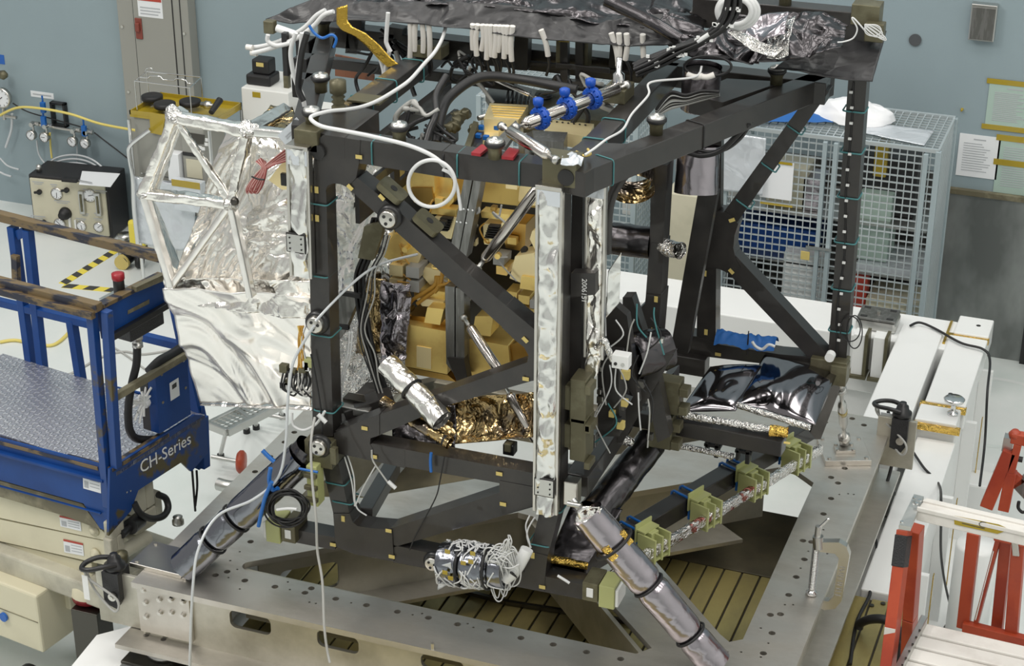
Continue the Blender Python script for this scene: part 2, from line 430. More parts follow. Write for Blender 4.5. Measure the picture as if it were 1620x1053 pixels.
# papers and taped sheets on the right
def sheetpl(nm, u0, v0, u1, v1, mat, label, tapes, lines, cat='notice', group=None, vt=None):
    a = wp(u0, v0); b = wp(u1, v1); x1 = b.x
    r = thing(nm, ((a.x+x1)/2, YW, b.z), label, cat, group)
    build('page', M().bx(a.x, x1, YW-.006, YW-.002, b.z, a.z), mat, r)
    m = M(); W = x1-a.x; H = a.z-b.z
    m.bx(a.x+W*.35, a.x+W*.65, YW-.0075, YW-.006, a.z-H*.12, a.z-H*.09)
    for k in range(lines):
        z = a.z-H*(.2+.7*k/lines); m.bx(a.x+W*.12, a.x+W*(.55+.33*random.random()), YW-.0075, YW-.006, z-.006, z)
    build('printed_lines', m, 'print_grey', r)
    for (s0, s1) in tapes:
        zz0 = a.z+s0*H; zz1 = a.z+s1*H
        build('tape_strip', M().bx(a.x-.02, x1+.1, YW-.009, YW-.006, zz0, zz1), 'amber_tape', r)
    return r
sheetpl('taped_notice', 1566, 130, 1640, 206, 'green_sheet', 'pale green printed sheet held by amber tape, upper one on right wall', [(-.02, .10), (-1.1, -.98)], 16)
sheetpl('taped_notice', 1582, 212, 1650, 313, 'green_sheet', 'pale green printed sheet below the other, amber tape across its middle', [(-.1, .0), (-.52, -.42)], 18)
sheetpl('paper_notice', 1519, 210, 1576, 284, 'paper', 'white printed page taped to wall left of the green sheets', [], 12)
q = wp(2, 92)
tag(build('wall_label', M().bx(q.x-.1, q.x+.03, YW-.004, YW, q.z-.05, q.z+.03), 'sapphire'), 'small blue framed label at the left edge of the wall', 'label')
q = wp(67, 150)
r = thing('name_strip', (q.x, YW, q.z), 'narrow white label strip above the gauge manifold', 'label')
build('strip', M().bx(q.x-.11, q.x+.11, YW-.004, YW, q.z-.025, q.z+.025), 'paper', r)
build('printed_lines', M().bx(q.x-.09, q.x+.09, YW-.005, YW-.004, q.z-.006, q.z+.006), 'print_grey', r)
# gauge manifold
def gauge(r, c, rad, ax=-Y, nm='gauge'):
    c = V(c); g = build(nm, M().lathe(c, ax, [(0, -.03), (rad, -.03), (rad*1.05, 0), (rad*1.05, .008), (rad*.9, .012)], 28), 'bright_metal', r)
    build('dial', M().cyl(c, c+ax*.006, rad*.92, n=28), 'paper', g)
    t = random.uniform(0, 6.28); U = V(ax).orthogonal().normalized(); W = V(ax).cross(U)
    d = U*math.cos(t)+W*math.sin(t); m = M().beam(c+ax*.008-d*rad*.2, c+ax*.008+d*rad*.7, rad*.08, .002, ax)
    for k in range(9):
        a = k*.6; e = U*math.cos(a)+W*math.sin(a); m.beam(c+ax*.007+e*rad*.68, c+ax*.007+e*rad*.85, rad*.05, .001, ax)
    build('needle', m, 'print_dark', g)
    return g
q0 = wp(45, 195, .1)
r = thing('gas_manifold', (wp(90, 215).x, YW, wp(90, 235).z), 'wall manifold with four small round gauges and blue valves', 'gas manifold')
rail = M(); rail.tube([wp(48, 195, .08), wp(95, 203, .08), wp(146, 211, .08)], .012)
build('pipe', rail, 'bright_metal', r)
for (u, v) in ((49, 214), (70, 217), (114, 224), (134, 227)):
    c = wp(u, v, .13); gauge(r, c, .042)
    t = wp(u+5, v-19, .09); mm = M(); mm.cyl(t, t-Y*.05, .02).cyl(V((t.x, t.y-.02, t.z)), V((t.x, t.y-.02, c.z)), .010)
    mm.cyl(V((t.x, t.y-.02, c.z)), c, .008); mm.cyl(t+X*-.02, t+X*.05, .018)
    build('regulator', mm, 'steel', r)
for (u, v) in ((68, 166), (69, 188), (133, 203)):
    t = wp(u, v, .11); build('valve_handle', M().bx(t.x-.012, t.x+.03, t.y-.03, t.y, t.z-.06, t.z+.03).cyl(t, t+Z*.08, .008), 'blue_tie', r, bev=.004)
t = wp(86, 186, .1)
build('mounting_frame', M().bx(t.x-.07, t.x+.07, YW-.05, YW, t.z-.10, t.z-.08).bx(t.x-.07, t.x-.05, YW-.05, YW, t.z-.1, t.z+.11).bx(t.x+.05, t.x+.07, YW-.05, YW, t.z-.1, t.z+.11).bx(t.x-.07, t.x+.07, YW-.05, YW, t.z+.09, t.z+.11), 'black_metal', r, bev=.004)
# large gauge
c = wp(2, 155, .12)
r = thing('pressure_gauge', (c.x, YW, c.z-.2), 'large round white pressure gauge at left edge of the wall', 'gauge')
gauge(r, c, .085, nm='gauge_case')
build('stem', M().cyl(c-Z*.08+Y*.01, c-Z*.19+Y*.01, .016).cyl(c-Z*.16-X*.02+Y*.01, c-Z*.16+X*.12+Y*.01, .014).cyl(c-Z*.13+Y*.01, wp(2, 172, 0), .012), 'steel', r)
build('red_knob', M().lathe(wp(1, 118, .1), X, [(0, 0), (.035, 0), (.04, .03), (.02, .06), (0, .065)], 14), 'olive_metal', r)
# hoses on the wall
def hose(nm, pts, r, mat, label, cat='hose', group=None, sub=8, n=8):
    return tag(build(nm, M().tube(pts, r, n=n, sub=sub), mat), label, cat, group)
hose('air_hose', [wp(-10, 188, .15), wp(25, 171, .16), wp(60, 171, .17), wp(110, 180, .17), wp(160, 196, .17), wp(226, 208, .25)], .011, 'yellow_hose', 'long yellow air hose strung across the left wall')
hose('black_cable', [wp(20, 163, .10), wp(45, 177, .06), wp(90, 190, .05), wp(140, 205, .06), wp(165, 222, .06), wp(203, 251, .08)], .006, 'black_rubber', 'black cable sagging behind the yellow hose on wall', 'cable')
hose('clear_tube', [wp(19, 180, .1), wp(18, 205, .08), wp(9, 233, .08)], .012, 'clear_tube', 'short thick clear tube hanging below the large gauge')
hose('clear_tube', [wp(58, 222, .1), wp(62, 245, .08), wp(75, 262, .08), wp(95, 274, .1)], .007, 'clear_tube', 'thin clear tube falling from the leftmost manifold gauge')
hose('clear_tube', [wp(122, 228, .1), wp(122, 250, .08), wp(122, 276, .1)], .006, 'clear_tube', 'thin clear tube falling straight from the right manifold gauges')
hose('yellow_tube', [wp(79, 210, .1), wp(80, 232, .08), wp(82, 250, .08)], .008, 'yellow_hose', 'short yellow tube hanging under the second manifold gauge')
mm = M()
for k in range(4):
    z0 = -k*.035
    mm.tube([wp(68, 273, .12)+V((0, 0, z0)), wp(85, 252, .11)+V((0, 0, z0)), wp(115, 245, .11)+V((0, 0, z0)), wp(145, 252, .11)+V((0, 0, z0)), wp(168, 273, .12)+V((0, 0, z0)), wp(172, 300, .12)+V((0, 0, z0))], .009)
tag(build('tube_coil', mm, 'clear_tube'), 'coil of clear tubing arching behind the gas control box', 'tube coil')
hose('clear_tube', [wp(0, 250, .1), wp(12, 262, .1), wp(30, 268, .1)], .008, 'clear_tube', 'clear tube end at the left edge above the floor, upper')
hose('clear_tube', [wp(0, 272, .1), wp(8, 276, .1), wp(18, 279, .1)], .009, 'clear_tube', 'clear tube end at the left edge above the floor, lower')
# gas control box
a = P(54, 367, z=0); b = P(178, 380, z=0)
U = (b-a); U.z = 0; Wd = U.length; U.normalize(); N = V((U.y, -U.x, 0)); Hh = .62
Dp = .34
aa = a-N*Dp; tilt = .0
r = thing('gas_control_box', (a+U*Wd/2-N*Dp/2), 'black cased gas control panel with cream face, gauges and knobs, by the wall', 'control box')
Ht = (P(45, 278, pl=(a, N)).z)
build('case', M().box(a+U*Wd/2-N*(Dp/2+.01)+Z*(Ht/2+.01), U*Wd, -N*Dp, Z*(Ht+.0)), 'black_wrinkle', r, bev=.012)
fp = build('front_panel', M().box(a+U*Wd/2+Z*(Ht/2+.01), U*(Wd-.04), N*.02, Z*(Ht-.05)), 'cream_panel', r, bev=.004)
def fpos(u, v): return P(u, v, pl=(a+N*.012, N))
for (u, v, rr) in ((90, 306, .05), (142, 309, .055), (95, 354, .05), (129, 357, .042), (156, 359, .042)): gauge(r, fpos(u, v), rr, N)
for (u, v, rr) in ((104, 337, .055), ): build('knob', M().lathe(fpos(u, v), N, [(0, 0), (rr, 0), (rr*.9, .03), (rr*.7, .035), (rr*.65, .07), (0, .072)], 18), 'black_rubber', r)
for (u, v) in ((63, 303), (70, 351), (106, 300)):
    q = fpos(u, v); build('switch_lever', M().cyl(q, q+N*.02, .022, n=14).beam(q+N*.03-U*.035, q+N*.03+U*.03+Z*.01, .018, .015, N), 'black_rubber', r)
for u in (131, 157):
    q = fpos(u, 319 if u < 140 else 322); fm = build('flow_meter', M().box(q+N*.015, U*.045, N*.03, Z*.20), 'steel', r, bev=.004)
    build('sight_tube', M().box(q+N*.032, U*.018, N*.006, Z*.15), 'olive_metal', fm)
q = fpos(112, 355); build('tube_fitting', M().box(q+N*.01, U*.015, N*.02, Z*.14).box(q+N*.01+U*.05, U*.012, N*.02, Z*.1), 'white_plastic', r)
mm = M()
for (u, v, w_) in ((60, 288, .1), (98, 318, .14), (60, 342, .13), (140, 300, .1), (160, 302, .1), (128, 346, .09), (155, 346, .08), (130, 368, .1), (157, 372, .08), (85, 292, .06), (134, 338, .07), (155, 338, .07)):
    q = fpos(u, v); mm.box(q, U*w_, N*.001, Z*.008); mm.box(q-Z*.016, U*w_*.7, N*.001, Z*.006)
build('printed_lines', mm, 'print_grey', r)
q = P(62, 270, z=Ht+.02); build('carry_fitting', M().lathe(q, Z, [(0, 0), (.025, 0), (.02, .05), (0, .055)], 12), 'steel', r)
q0 = P(125, 292, z=Ht+.025); q1 = P(175, 296, z=Ht+.025); q2 = P(190, 275, z=Ht+.025); q3 = P(130, 271, z=Ht+.025)
tag(build('paper_sheet', M().prism([q0, q1, q2, q3], (0, 0, .004)), 'paper'), 'white sheet of paper lying on the gas control box', 'paper')
q = P(112, 286, z=Ht+.03); r = thing('radio_handset', q, 'small black handset lying on the gas control box', 'handset')
build('body', M().box(q+V((0, 0, .01)), V((.13, .02, 0)), V((0, .06, 0)), V((0, 0, .03))), 'black_rubber', r, bev=.006)
build('antenna', M().cyl(q+V((.06, .01, .01)), q+V((.20, .0, .01)), .006, n=8), 'chrome', r)
# hazard tape on the floor, one L of two legs
def stripes(p, q, w_, n, name, label):
    p = V(p); q = V(q); d = (q-p); L = d.length; d.normalize(); s = V((-d.y, d.x, 0))
    r = thing(name, p, label, 'floor tape')
    ye = M(); bl = M(); st = L/n
    sk = st*.35
    ye.prism([p-s*w_/2, q-s*w_/2, q+s*w_/2, p+s*w_/2], (0, 0, .003))
    for k in range(0, n, 2):
        a = p+d*st*k; b = p+d*st*(k+1)
        bl = M(); bl.prism([a-s*w_/2+Z*.003, b-s*w_/2+Z*.003, b+s*w_/2+d*sk+Z*.003, a+s*w_/2+d*sk+Z*.003], (0, 0, .001)); build('black_stripe', bl, 'print_dark', r)
    build('yellow_band', ye, 'yellow_paint', r)
stripes(P(99, 449, z=0), P(190, 392, z=0), .075, 11, 'hazard_tape', 'yellow and black striped floor tape running towards the wall')
stripes(P(100, 452, z=0), P(200, 461, z=0), .075, 6, 'hazard_tape', 'yellow and black striped floor tape passing behind the lift rail')
hose('floor_hose', [P(0, 541, z=.012), P(25, 538, z=.012), P(60, 545, z=.012), P(85, 545, z=.012), P(105, 530, z=.012), P(118, 512, z=.012)], .013, 'yellow_hose', 'yellow air hose curving across the floor behind the lift')
hose('floor_cable', [P(90, 598, z=.008), P(118, 588, z=.008), P(160, 565, z=.008), P(195, 556, z=.008), P(230, 560, z=.008), P(300, 548, z=.008)], .009, 'grey_wire', 'grey cable winding over the pale floor beyond the lift', 'cable')
hose('floor_cable', [P(165, 540, z=.008), P(200, 562, z=.008), P(240, 590, z=.008), P(300, 620, z=.008)], .007, 'grey_wire', 'grey cable crossing the floor diagonally beyond the lift', 'cable')
# ================================================================ aluminium ring, pallet, white frame
ZR = 1.30; RX0, RX1, RY0, RY1 = -4.10, -1.14, 6.05, 8.80; ZB = .985
ring = thing('support_ring', (RX0, RY0, ZB), 'large square machined aluminium support frame under the black truss', 'support frame')
def z2(p, z=ZR-.03): return (p[0], p[1], z)
holes_px = [(435.5,936.5),(493,939),(483,946),(531.6,955.6),(580,965.7),(629,976),(678,985.7),(724,996),(771,997),(775,1006),(824,1017.6),(875,1028),(927.6,1040),(981.6,1051),
 (1335.6,748.6),(1314,763),(1325,772),(1314,796.5),(1305,675.5),(1347.5,669.7),(1366,680),(1389,664),(1302,821),(1269.6,863.4),(1283,865.5),(1271.8,893),(1259,921),(1247,949.5),(1218,981),(1234,980),(1220.7,1010),(1207,1042),
 (397,865),(360,912.6),(341.6,918),(388,926.6),(347,878),(466,691.5),(450.5,707),(428,730),(404,754)]
small_px = [(456,929),(459,941),(490,961),(500,963),(556,962),(653,981),(668,979),(708,980),(740,995),(749,1001),(1308,884),(1278,880),(1266,907),(1241,965),(1254,965),(1203,1002),(1215,1026),(1203,1048),(1270,1043),(1233,780),(1252,745),(1327,790),(1341,789),(1350,790),(1302,846),(380,881),(365,895),(376,909),(362,922),(380,940),(300,820),(285,842),(268,866),(254,882),(247,896),(432,690),(415,722),(1320,700),(1290,720),(1150,1040),(1172,1040)]
fl = [P(u, v, z=ZR-.03) for u, v in holes_px]; sl = [P(u, v, z=ZR-.03) for u, v in small_px]
def inside(p, poly):
    c = False; n = len(poly)
    for i in range(n):
        a, b = poly[i], poly[(i+1) % n]
        if (a[1] > p[1]) != (b[1] > p[1]) and p[0] < (b[0]-a[0])*(p[1]-a[1])/(b[1]-a[1])+a[0]: c = not c
    return c
def dist_edges(p, poly):
    d = 9
    for i in range(len(poly)):
        a = V((poly[i][0], poly[i][1], 0)); b = V((poly[(i+1) % len(poly)][0], poly[(i+1) % len(poly)][1], 0)); q = V((p[0], p[1], 0))
        t = max(0, min(1, (q-a).dot(b-a)/(b-a).length_squared)); d = min(d, (q-(a+(b-a)*t)).length)
    return d
def plate(name, outer, mat='ring_aluminium', extra=(), z0=ZR-.03, t=.03, voids=()):
    hs = []
    for p in fl+list(extra):
        if inside(p, outer) and dist_edges(p, outer) > .03 and not any(inside(p, v) or dist_edges(p, v) < .03 for v in voids): hs.append(circ((p[0], p[1], z0), .0155, X, Y, 12))
    for p in sl:
        if inside(p, outer) and dist_edges(p, outer) > .015 and not any(inside(p, v) or dist_edges(p, v) < .02 for v in voids): hs.append(circ((p[0], p[1], z0), .0055, X, Y, 8))
    m = M(); m.prism([z2(p, z0) for p in outer], (0, 0, t), [[z2(p, z0) for p in v] for v in voids]+hs)
    return build(name, m, mat, ring)
def arc(cx, cy, r, a0, a1, n=6): return [(cx+r*math.cos(math.radians(a0+(a1-a0)*i/n)), cy+r*math.sin(math.radians(a0+(a1-a0)*i/n))) for i in range(n+1)]
# one top plate with four openings round the two diagonals
def lin(x, x0, y0, s): return y0+s*(x-x0)
def dlo(x): return 6.40+.83*(x+3.68)
def dhi(x): return 7.11+.86*(x+3.35)
# diagonal 2 from the front right corner
def elo(x): return 6.34-1.03*(x+1.73)     # left/lower edge
def ehi(x): return 6.56-1.12*(x+1.50)     # right/upper edge
xi = (6.34+1.03*-1.73-(6.40+.83*3.68))/(.83+1.03)   # elo = dlo
xj = (6.56+1.12*-1.50-(6.40+.83*3.68))/(.83+1.12)   # ehi = dlo
void_front = arc(-3.66, 6.36, .035, 135, 270)+[(-1.80, 6.335)]+[(-1.75, 6.40), (xi+.04, elo(xi+.04)-.0), (xi-.04, dlo(xi-.04))]
void_right = [(-1.40, 6.60)]+[(-1.40, 8.02), (-1.52, 8.12)]+[(-1.60, dlo(-1.60)-.02), (xj+.03, dlo(xj+.03)), (xj+.05, ehi(xj+.05)), (-1.50, 6.60), (-1.45, 6.56)]
void_left = [(-3.72, 7.0), (-3.42, 7.10), (-2.0, dhi(-2.0)), (-1.98, 8.42), (-3.60, 8.42), (-3.72, 8.3)]
outer = [(RX0, RY0), (RX1, RY0), (RX1, RY1), (RX0, RY1)]
plate('top_plate', outer, voids=[void_front, void_right, void_left])
def vweb(p, q, z0=ZB+.02, z1=ZR-.03, t=.02, wins=(), mat='ring_web', nm='web'):
    """vertical web between two ground points with rounded windows given as (from, to, low, high)"""
    p = V((p[0], p[1], 0)); q = V((q[0], q[1], 0)); d = q-p; L = d.length; d.normalize(); n = V((-d.y, d.x, 0))*t
    def g(s, z): return p+d*s+Z*z
    hs = [[g(s, z) for (s, z) in rrect(a, b, lo, hi, .03)] for (a, b, lo, hi) in wins]
    return build(nm, M().prism([g(0, z0), g(L, z0), g(L, z1), g(0, z1)], n, hs), mat, ring)
def sx(u, v): return P(u, v, y=RY0+.03).x-(RX0+.02)
def zx(u, v): return P(u, v, y=RY0+.03).z
wins = []
for (u0, u1, v0, v1) in ((364, 428, 960, 985), (502, 567, 988, 1015), (666, 734, 1024, 1050)):
    wins.append((sx(u0, v1), sx(u1, v1), zx((u0+u1)/2, v1+13), 1.25))
wins += [(wins[2][0]+.52*k, wins[2][1]+.52*k, wins[2][2], wins[2][3]) for k in (1, 2)]
W0 = vweb((RX0+.02, RY0+.03), (RX1-.02, RY0+.03), wins=wins)
vweb((RX1-.05, RY0+.03), (RX1-.05, RY1-.03), wins=[(.5, .75, 1.06, 1.18), (1.2, 1.45, 1.06, 1.18), (1.9, 2.15, 1.06, 1.18)])
vweb((RX0+.05, RY0+.05), (RX0+.05, RY1-.03), wins=[(.6, .85, 1.06, 1.18), (1.3, 1.55, 1.06, 1.18), (2.0, 2.25, 1.06, 1.18)])
vweb((RX0+.05, RY1-.05), (RX1-.05, RY1-.05))
vweb((-1.38, 6.62), (-1.38, 8.1)); vweb((-3.70, 7.0), (-3.70, 8.4)); vweb((-3.6, 8.40), (-2.0, 8.40)); vweb((-3.7, 6.36), (-1.8, 6.36), t=.015)
vweb((-3.66, dlo(-3.66)+.02), (-1.66, dlo(-1.66)+.02), wins=[(.10, .38, 1.06, 1.2)])
vweb((-3.40, dhi(-3.4)-.03), (-2.0, dhi(-2.)-.03), wins=[(.3, .6, 1.06, 1.2)])
vweb((-1.76, elo(-1.76)+.0), (xi+.02, elo(xi+.02)+.01), mat='ring_web'); vweb((-1.52, ehi(-1.52)-.03), (xj+.03, ehi(xj+.03)-.03))
# bottom flanges
build('bottom_flange', M().prism([z2(p, ZB) for p in ((RX0-.06, RY0-.09), (RX1+.06, RY0-.09), (RX1+.06, RY0+.16), (RX0+.25, RY0+.16), (RX0+.16, RY0+.3), (RX0-.06, RY0+.3))], (0, 0, .022), [circ((RX0+.04+.09*i, RY0+.02, ZB), .014, X, Y) for i in range(2)]), 'ring_aluminium', ring, bev=.002)
build('bottom_flange', M().bx(RX1-.16, RX1+.06, RY0+.16, RY1, ZB, ZB+.022), 'ring_aluminium', ring, bev=.002)
build('bottom_flange', M().bx(RX0-.04, RX0+.16, RY0+.3, RY1, ZB, ZB+.022), 'ring_aluminium', ring, bev=.002)
build('bottom_flange', M().prism([z2(p, ZB) for p in ((-3.7, 6.4), (-3.5, 6.4), (-1.7, 7.85), (-1.9, 8.0))], (0, 0, .02)), 'ring_aluminium', ring)
# bolted corner angle at the front left
m = M().bx(RX0+.005, RX0+.13, RY0+.012, RY0+.03, ZB+.03, ZR-.035)
build('corner_plate', M().bx(RX0+.02, RX0+.29, RY0+.008, RY0+.03, ZB+.05, ZR-.035), 'ring_aluminium', ring, bev=.002)
mm = None
for (u, v) in ((228, 932), (231, 952), (232, 974), (253, 947), (254, 968), (271, 947), (272, 968), (290, 951), (290, 972)):
    q = P(u, v, y=RY0+.008); build('bolt', M().cyl(q, q-Y*.012, .0135, n=6).cyl(q-Y*.012, q-Y*.016, .009, n=10), 'bright_metal', ring)
q = P(683, 1018, y=RY0-.0); build('dowel_pin', M().cyl((q.x, RY0+.01, ZR-.0), (q.x, RY0+.01, ZR+.03), .008), 'bright_metal', ring)
# corner pads for the legs
def pad(name, c, a, b, h, rot, mat='ring_aluminium'):
    U = V((math.cos(rot), math.sin(rot), 0)); W = V((-U.y, U.x, 0)); m = M()
    m.box(V(c)+Z*h/2, U*a, W*b, Z*h)
    p = build(name, m, mat, ring, bev=.002); mm = M()
    for i in (-1, 1):
        for j in (-1, 1):
            k = V(c)+U*a*.4*i+W*b*.4*j+Z*h; build('bolt', M().cyl(k, k+Z*.008, .010, n=8), 'bright_metal', p)
    return p
q = P(250, 896, z=ZR); pad('leg_pad', (q.x+.03, q.y+.05, ZR), .30, .20, .022, math.radians(-2), 'bright_metal')
q = P(1335, 712, z=ZR+.02); pad('leg_pad', (q.x, q.y, ZR), .235, .25, .03, math.radians(22)); pad('strut_foot', (q.x+.005, q.y-.02, ZR+.03), .10, .07, .018, math.radians(22))
# feet under the ring
def foot(x, y):
    f = build('foot', M().lathe((x, y, .885), Z, [(0, .008), (.085, .008), (.085, .03), (.06, .035), (.06, .075), (.10, .08), (.10, .10), (0, .10)], 28), 'steel', ring)
    build('base_plate', M().bx(x-.16, x+.16, y-.13, y+.13, .877, .893), 'hole_metal', f, bev=.003)
for x, y in ((-4.00, 6.12), (-1.25, 6.12), (-1.25, 8.65), (-4.0, 8.65)): foot(x, y)
# lifting lugs with swivel shackles
def lug(c, sgn, label, tagdir, plate_w=.24):
    c = V(c)
    b = thing('lifting_bracket', c-Z*.15, label, 'lifting bracket')
    build('side_plate', M().bx(c.x-plate_w/2, c.x+plate_w/2, c.y, c.y+.02, c.z-.30, c.z-.02), 'ring_web', b, bev=.002)
    blk = c+V((sgn*plate_w*.45, -.035, 0)); w_ = .085
    build('black_block', M().prism([blk+V((-w_/2, 0, .0)), blk+V((w_/2, 0, 0)), blk+V((w_/2, 0, -.15)), blk+V((.02, 0, -.19)), blk+V((-w_/2, 0, -.17))], (0, .10, 0)), 'black_wrinkle', b, bev=.005)
    e = blk+V((.01, -.004, -.12)); build('bolt', M().cyl(e, e-Y*.012, .02, n=18).cyl(e-Y*.012, e-Y*.02, .012, n=6), 'bright_metal', b)
    t = blk+V((0, .05, 0)); hub = build('swivel_hub', M().lathe(t, Z, [(0, 0), (.05, 0), (.05, .02), (.035, .03), (.03, .055), (.018, .06), (.018, .075), (0, .075)], 20), 'black_metal', b, bev=0)
    d = V(tagdir).normalized(); s = d.cross(Z)
    build('shackle', M().tube([t+s*.035+Z*.035, t+s*.045+d*.06+Z*.045, t+s*.035+d*.12+Z*.04, t+d*.15+Z*.035, t-s*.035+d*.12+Z*.04, t-s*.045+d*.06+Z*.045, t-s*.035+Z*.035], .012, n=8), 'black_metal', hub)
    build('lashing_cord', M().tube([t+d*.14+Z*.03, t+d*.12-Z*.03, blk+V((.04, -.02, -.12)), blk+V((.02, -.02, -.19)), t+d*.10-Z*.1+s*.02, t+d*.13+Z*.03], .006, closed=False), 'grey_wire', b)
    return b, t, d
b, t, d = lug((-4.20, 6.10, 1.31), -.2, 'black lifting block with swivel shackle at left front ring corner', (-.7, -.7, 0))
build('paper_tag', M().box(t+d*.14+Z*-.07, X*.03, Y*.003, Z*.13), 'white_plastic', b)
b, t, d = lug((-1.10, 8.62, 1.43), .2, 'black lifting block with swivel shackle at right rear ring corner', (-1, .1, 0), .2)
build('paper_tag', M().box(t+d*.06+Z*-.03, X*.10, Y*.003, Z*.05), 'clear_film', b)
# ---- pallet of grooved plates
pal = thing('deck_pallet', (-2.4, 6.6, .78), 'yellowish grooved metal decking lying below the aluminium frame', 'decking')
x = -3.78; k = 0
while x < -.84:
    x2 = min(x+.092, -.80)
    y0_ = 5.1
    build('deck_plank', M().bx(x, x2-.010, y0_, 7.75, .86, .875), 'pallet_plate', pal, bev=.002, seg=1)
    x = x2; k += 1
for xx in (-3.6, -2.4, -1.1):
    build('support_leg', M().bx(xx-.06, xx+.06, 5.3, 5.42, 0, .80), 'white_paint', pal, bev=.004); build('support_leg', M().bx(xx-.06, xx+.06, 7.4, 7.52, 0, .80), 'white_paint', pal, bev=.004)
build('groove_base', M().bx(-3.78, -.80, 5.1, 7.75, .80, .866), 'groove', pal)
build('guide_rail', M().beam(P(800, 952, z=.89), P(1010, 985, z=.89), .02, .02).beam(P(600, 899, z=.89), P(800, 952, z=.89), .02, .02), 'hole_metal', pal)
build('rear_plate', M().bx(-3.66, -1.42, 7.76, 8.37, .84, .873), 'pallet_dark', pal, bev=.002)
for (u, v) in ((1440, 957), (1397, 955), (1379, 958)): 
    q = P(u, v, z=.876); build('bolt_head', M().cyl(q, q+Z*.006, .012, n=10), 'hole_metal', pal)
# ---- white painted frame
wf = thing('white_floor_frame', (-2.2, 10.5, .0), 'big white painted steel transport frame around and behind the ring', 'transport frame')
def wb(nm, *a, mat='white_paint', bev=.008): return build(nm, M().bx(*a), mat, wf, bev=bev)
wb('rear_beam', -4.6, -1.07, 10.38, 10.80, .62, 1.0)
wb('rear_post', -4.5, -1.1, 10.44, 10.74, .0, .62)
wb('inner_beam', -1.385, -1.13, 8.9, 10.62, .86, 1.015)
wb('inner_web', -1.34, -1.16, 8.9, 10.38, .3, .86)
wb('outer_beam', -1.09, -.86, 9.66, 10.58, .86, 1.01)
wb('corner_cap', -1.07, -.86, 10.60, 10.86, .86, 1.02)
wb('spacer_block', -1.11, -.88, 9.44, 9.64, .86, 1.0)
wb('front_beam', -1.085, -.87, 7.78, 9.42, .62, .90)
wb('front_beam_wide', -1.30, -1.09, 7.78, 8.9, .62, .80, mat='white_plastic')
wb('outer_web', -1.05, -.88, 7.8, 10.8, .04, .86, mat='white_plastic')
for y in (8.1, 8.9, 9.8, 10.5): wb('rib', -.88, -.80, y, y+.03, .04, .84, mat='white_plastic', bev=.003)
wb('floor_flange', -1.1, -.74, 7.8, 10.8, .02, .05, mat='white_plastic')
for (y0_, y1_, zt_) in ((10.585, 10.60, 1.012), (9.64, 9.66, 1.005), (9.42, 9.44, .985)):
    build('tape_seam', M().bx(-1.115, -.855, y0_-.012, y1_+.012, zt_-.035, zt_-.004), 'gold_foil', wf)
build('tape_seam', M().bx(-1.115, -1.10, 10.45, 10.78, .7, 1.012), 'gold_tape', wf)
for y in (8.3, 9.1, 10.1): build('tape_patch', M().bx(-.80, -.795, y, y+.03, .15, .72), 'gold_tape', wf)
for (u, v) in ((1358, 560), (1389, 565)):
    q = P(u, v, y=10.3); build('bracket', M().bx(q.x-.035, q.x+.035, 10.28, 10.38, q.z-.13, q.z+.14), 'white_paint', wf, bev=.003)
    build('bracket_pad', M().bx(q.x-.05, q.x+.06, 10.26, 10.38, q.z-.15, q.z-.13).bx(q.x+.035, q.x+.055, 10.27, 10.38, q.z-.13, q.z+.15), 'olive_metal', wf)
q = P(1348, 638, z=.86); build('gold_patch', M().bx(q.x-.2, q.x+.05, q.y-.02, q.y+.02, .62, .64), 'gold_tape', wf)
# front-left part
m = M().prism([P(u, v, z=.868) for u, v in ((95, 1075), (153, 1004), (207, 990), (232, 1002), (150, 1100))], (0, 0, -.16))
build('front_left_beam', m, 'white_paint', wf, bev=.006)
wb('front_cross_beam', -4.05, -1.0, 5.2, 6.25, .70, .868)
wb('front_plate', -4.35, -4.0, 4.8, 5.95, .5, .70)
wb('front_leg', -4.3, -4.1, 4.9, 5.1, .0, .5); wb('front_leg', -4.3, -4.1, 5.9, 6.1, .0, .71); wb('front_leg', -1.2, -1.02, 5.9, 6.1, .0, .70)
wb('rear_leg', -3.9, -3.7, 8.4, 8.8, .0, .86); wb('side_beam', -4.1, -3.85, 6.25, 10.4, .62, .865)
# post and yellow-red knob by the lift
q = P(125, 960, z=.75)
r = thing('buffer_post', (q.x, q.y, .0), 'dark grey post topped by a cream and red rounded bumper, beside lift', 'post')
build('post', M().bx(q.x-.03, q.x+.12, q.y-.03, q.y+.1, 0, q.z), 'hole_metal', r, bev=.004)
c = P(125, 948, z=q.z+.02)
build('bumper', M().lathe((c.x+.03, c.y+.05, q.z+.01), Z, [(0, 0), (.085, 0), (.09, .03)], 24), 'red_metal', r)
build('bumper_cap', M().lathe((c.x+.03, c.y+.05, q.z+.04), Z, [(.09, 0), (.085, .05), (.05, .09), (.03, .095), (.03, .11), (0, .11)], 24), 'lift_cream', r)
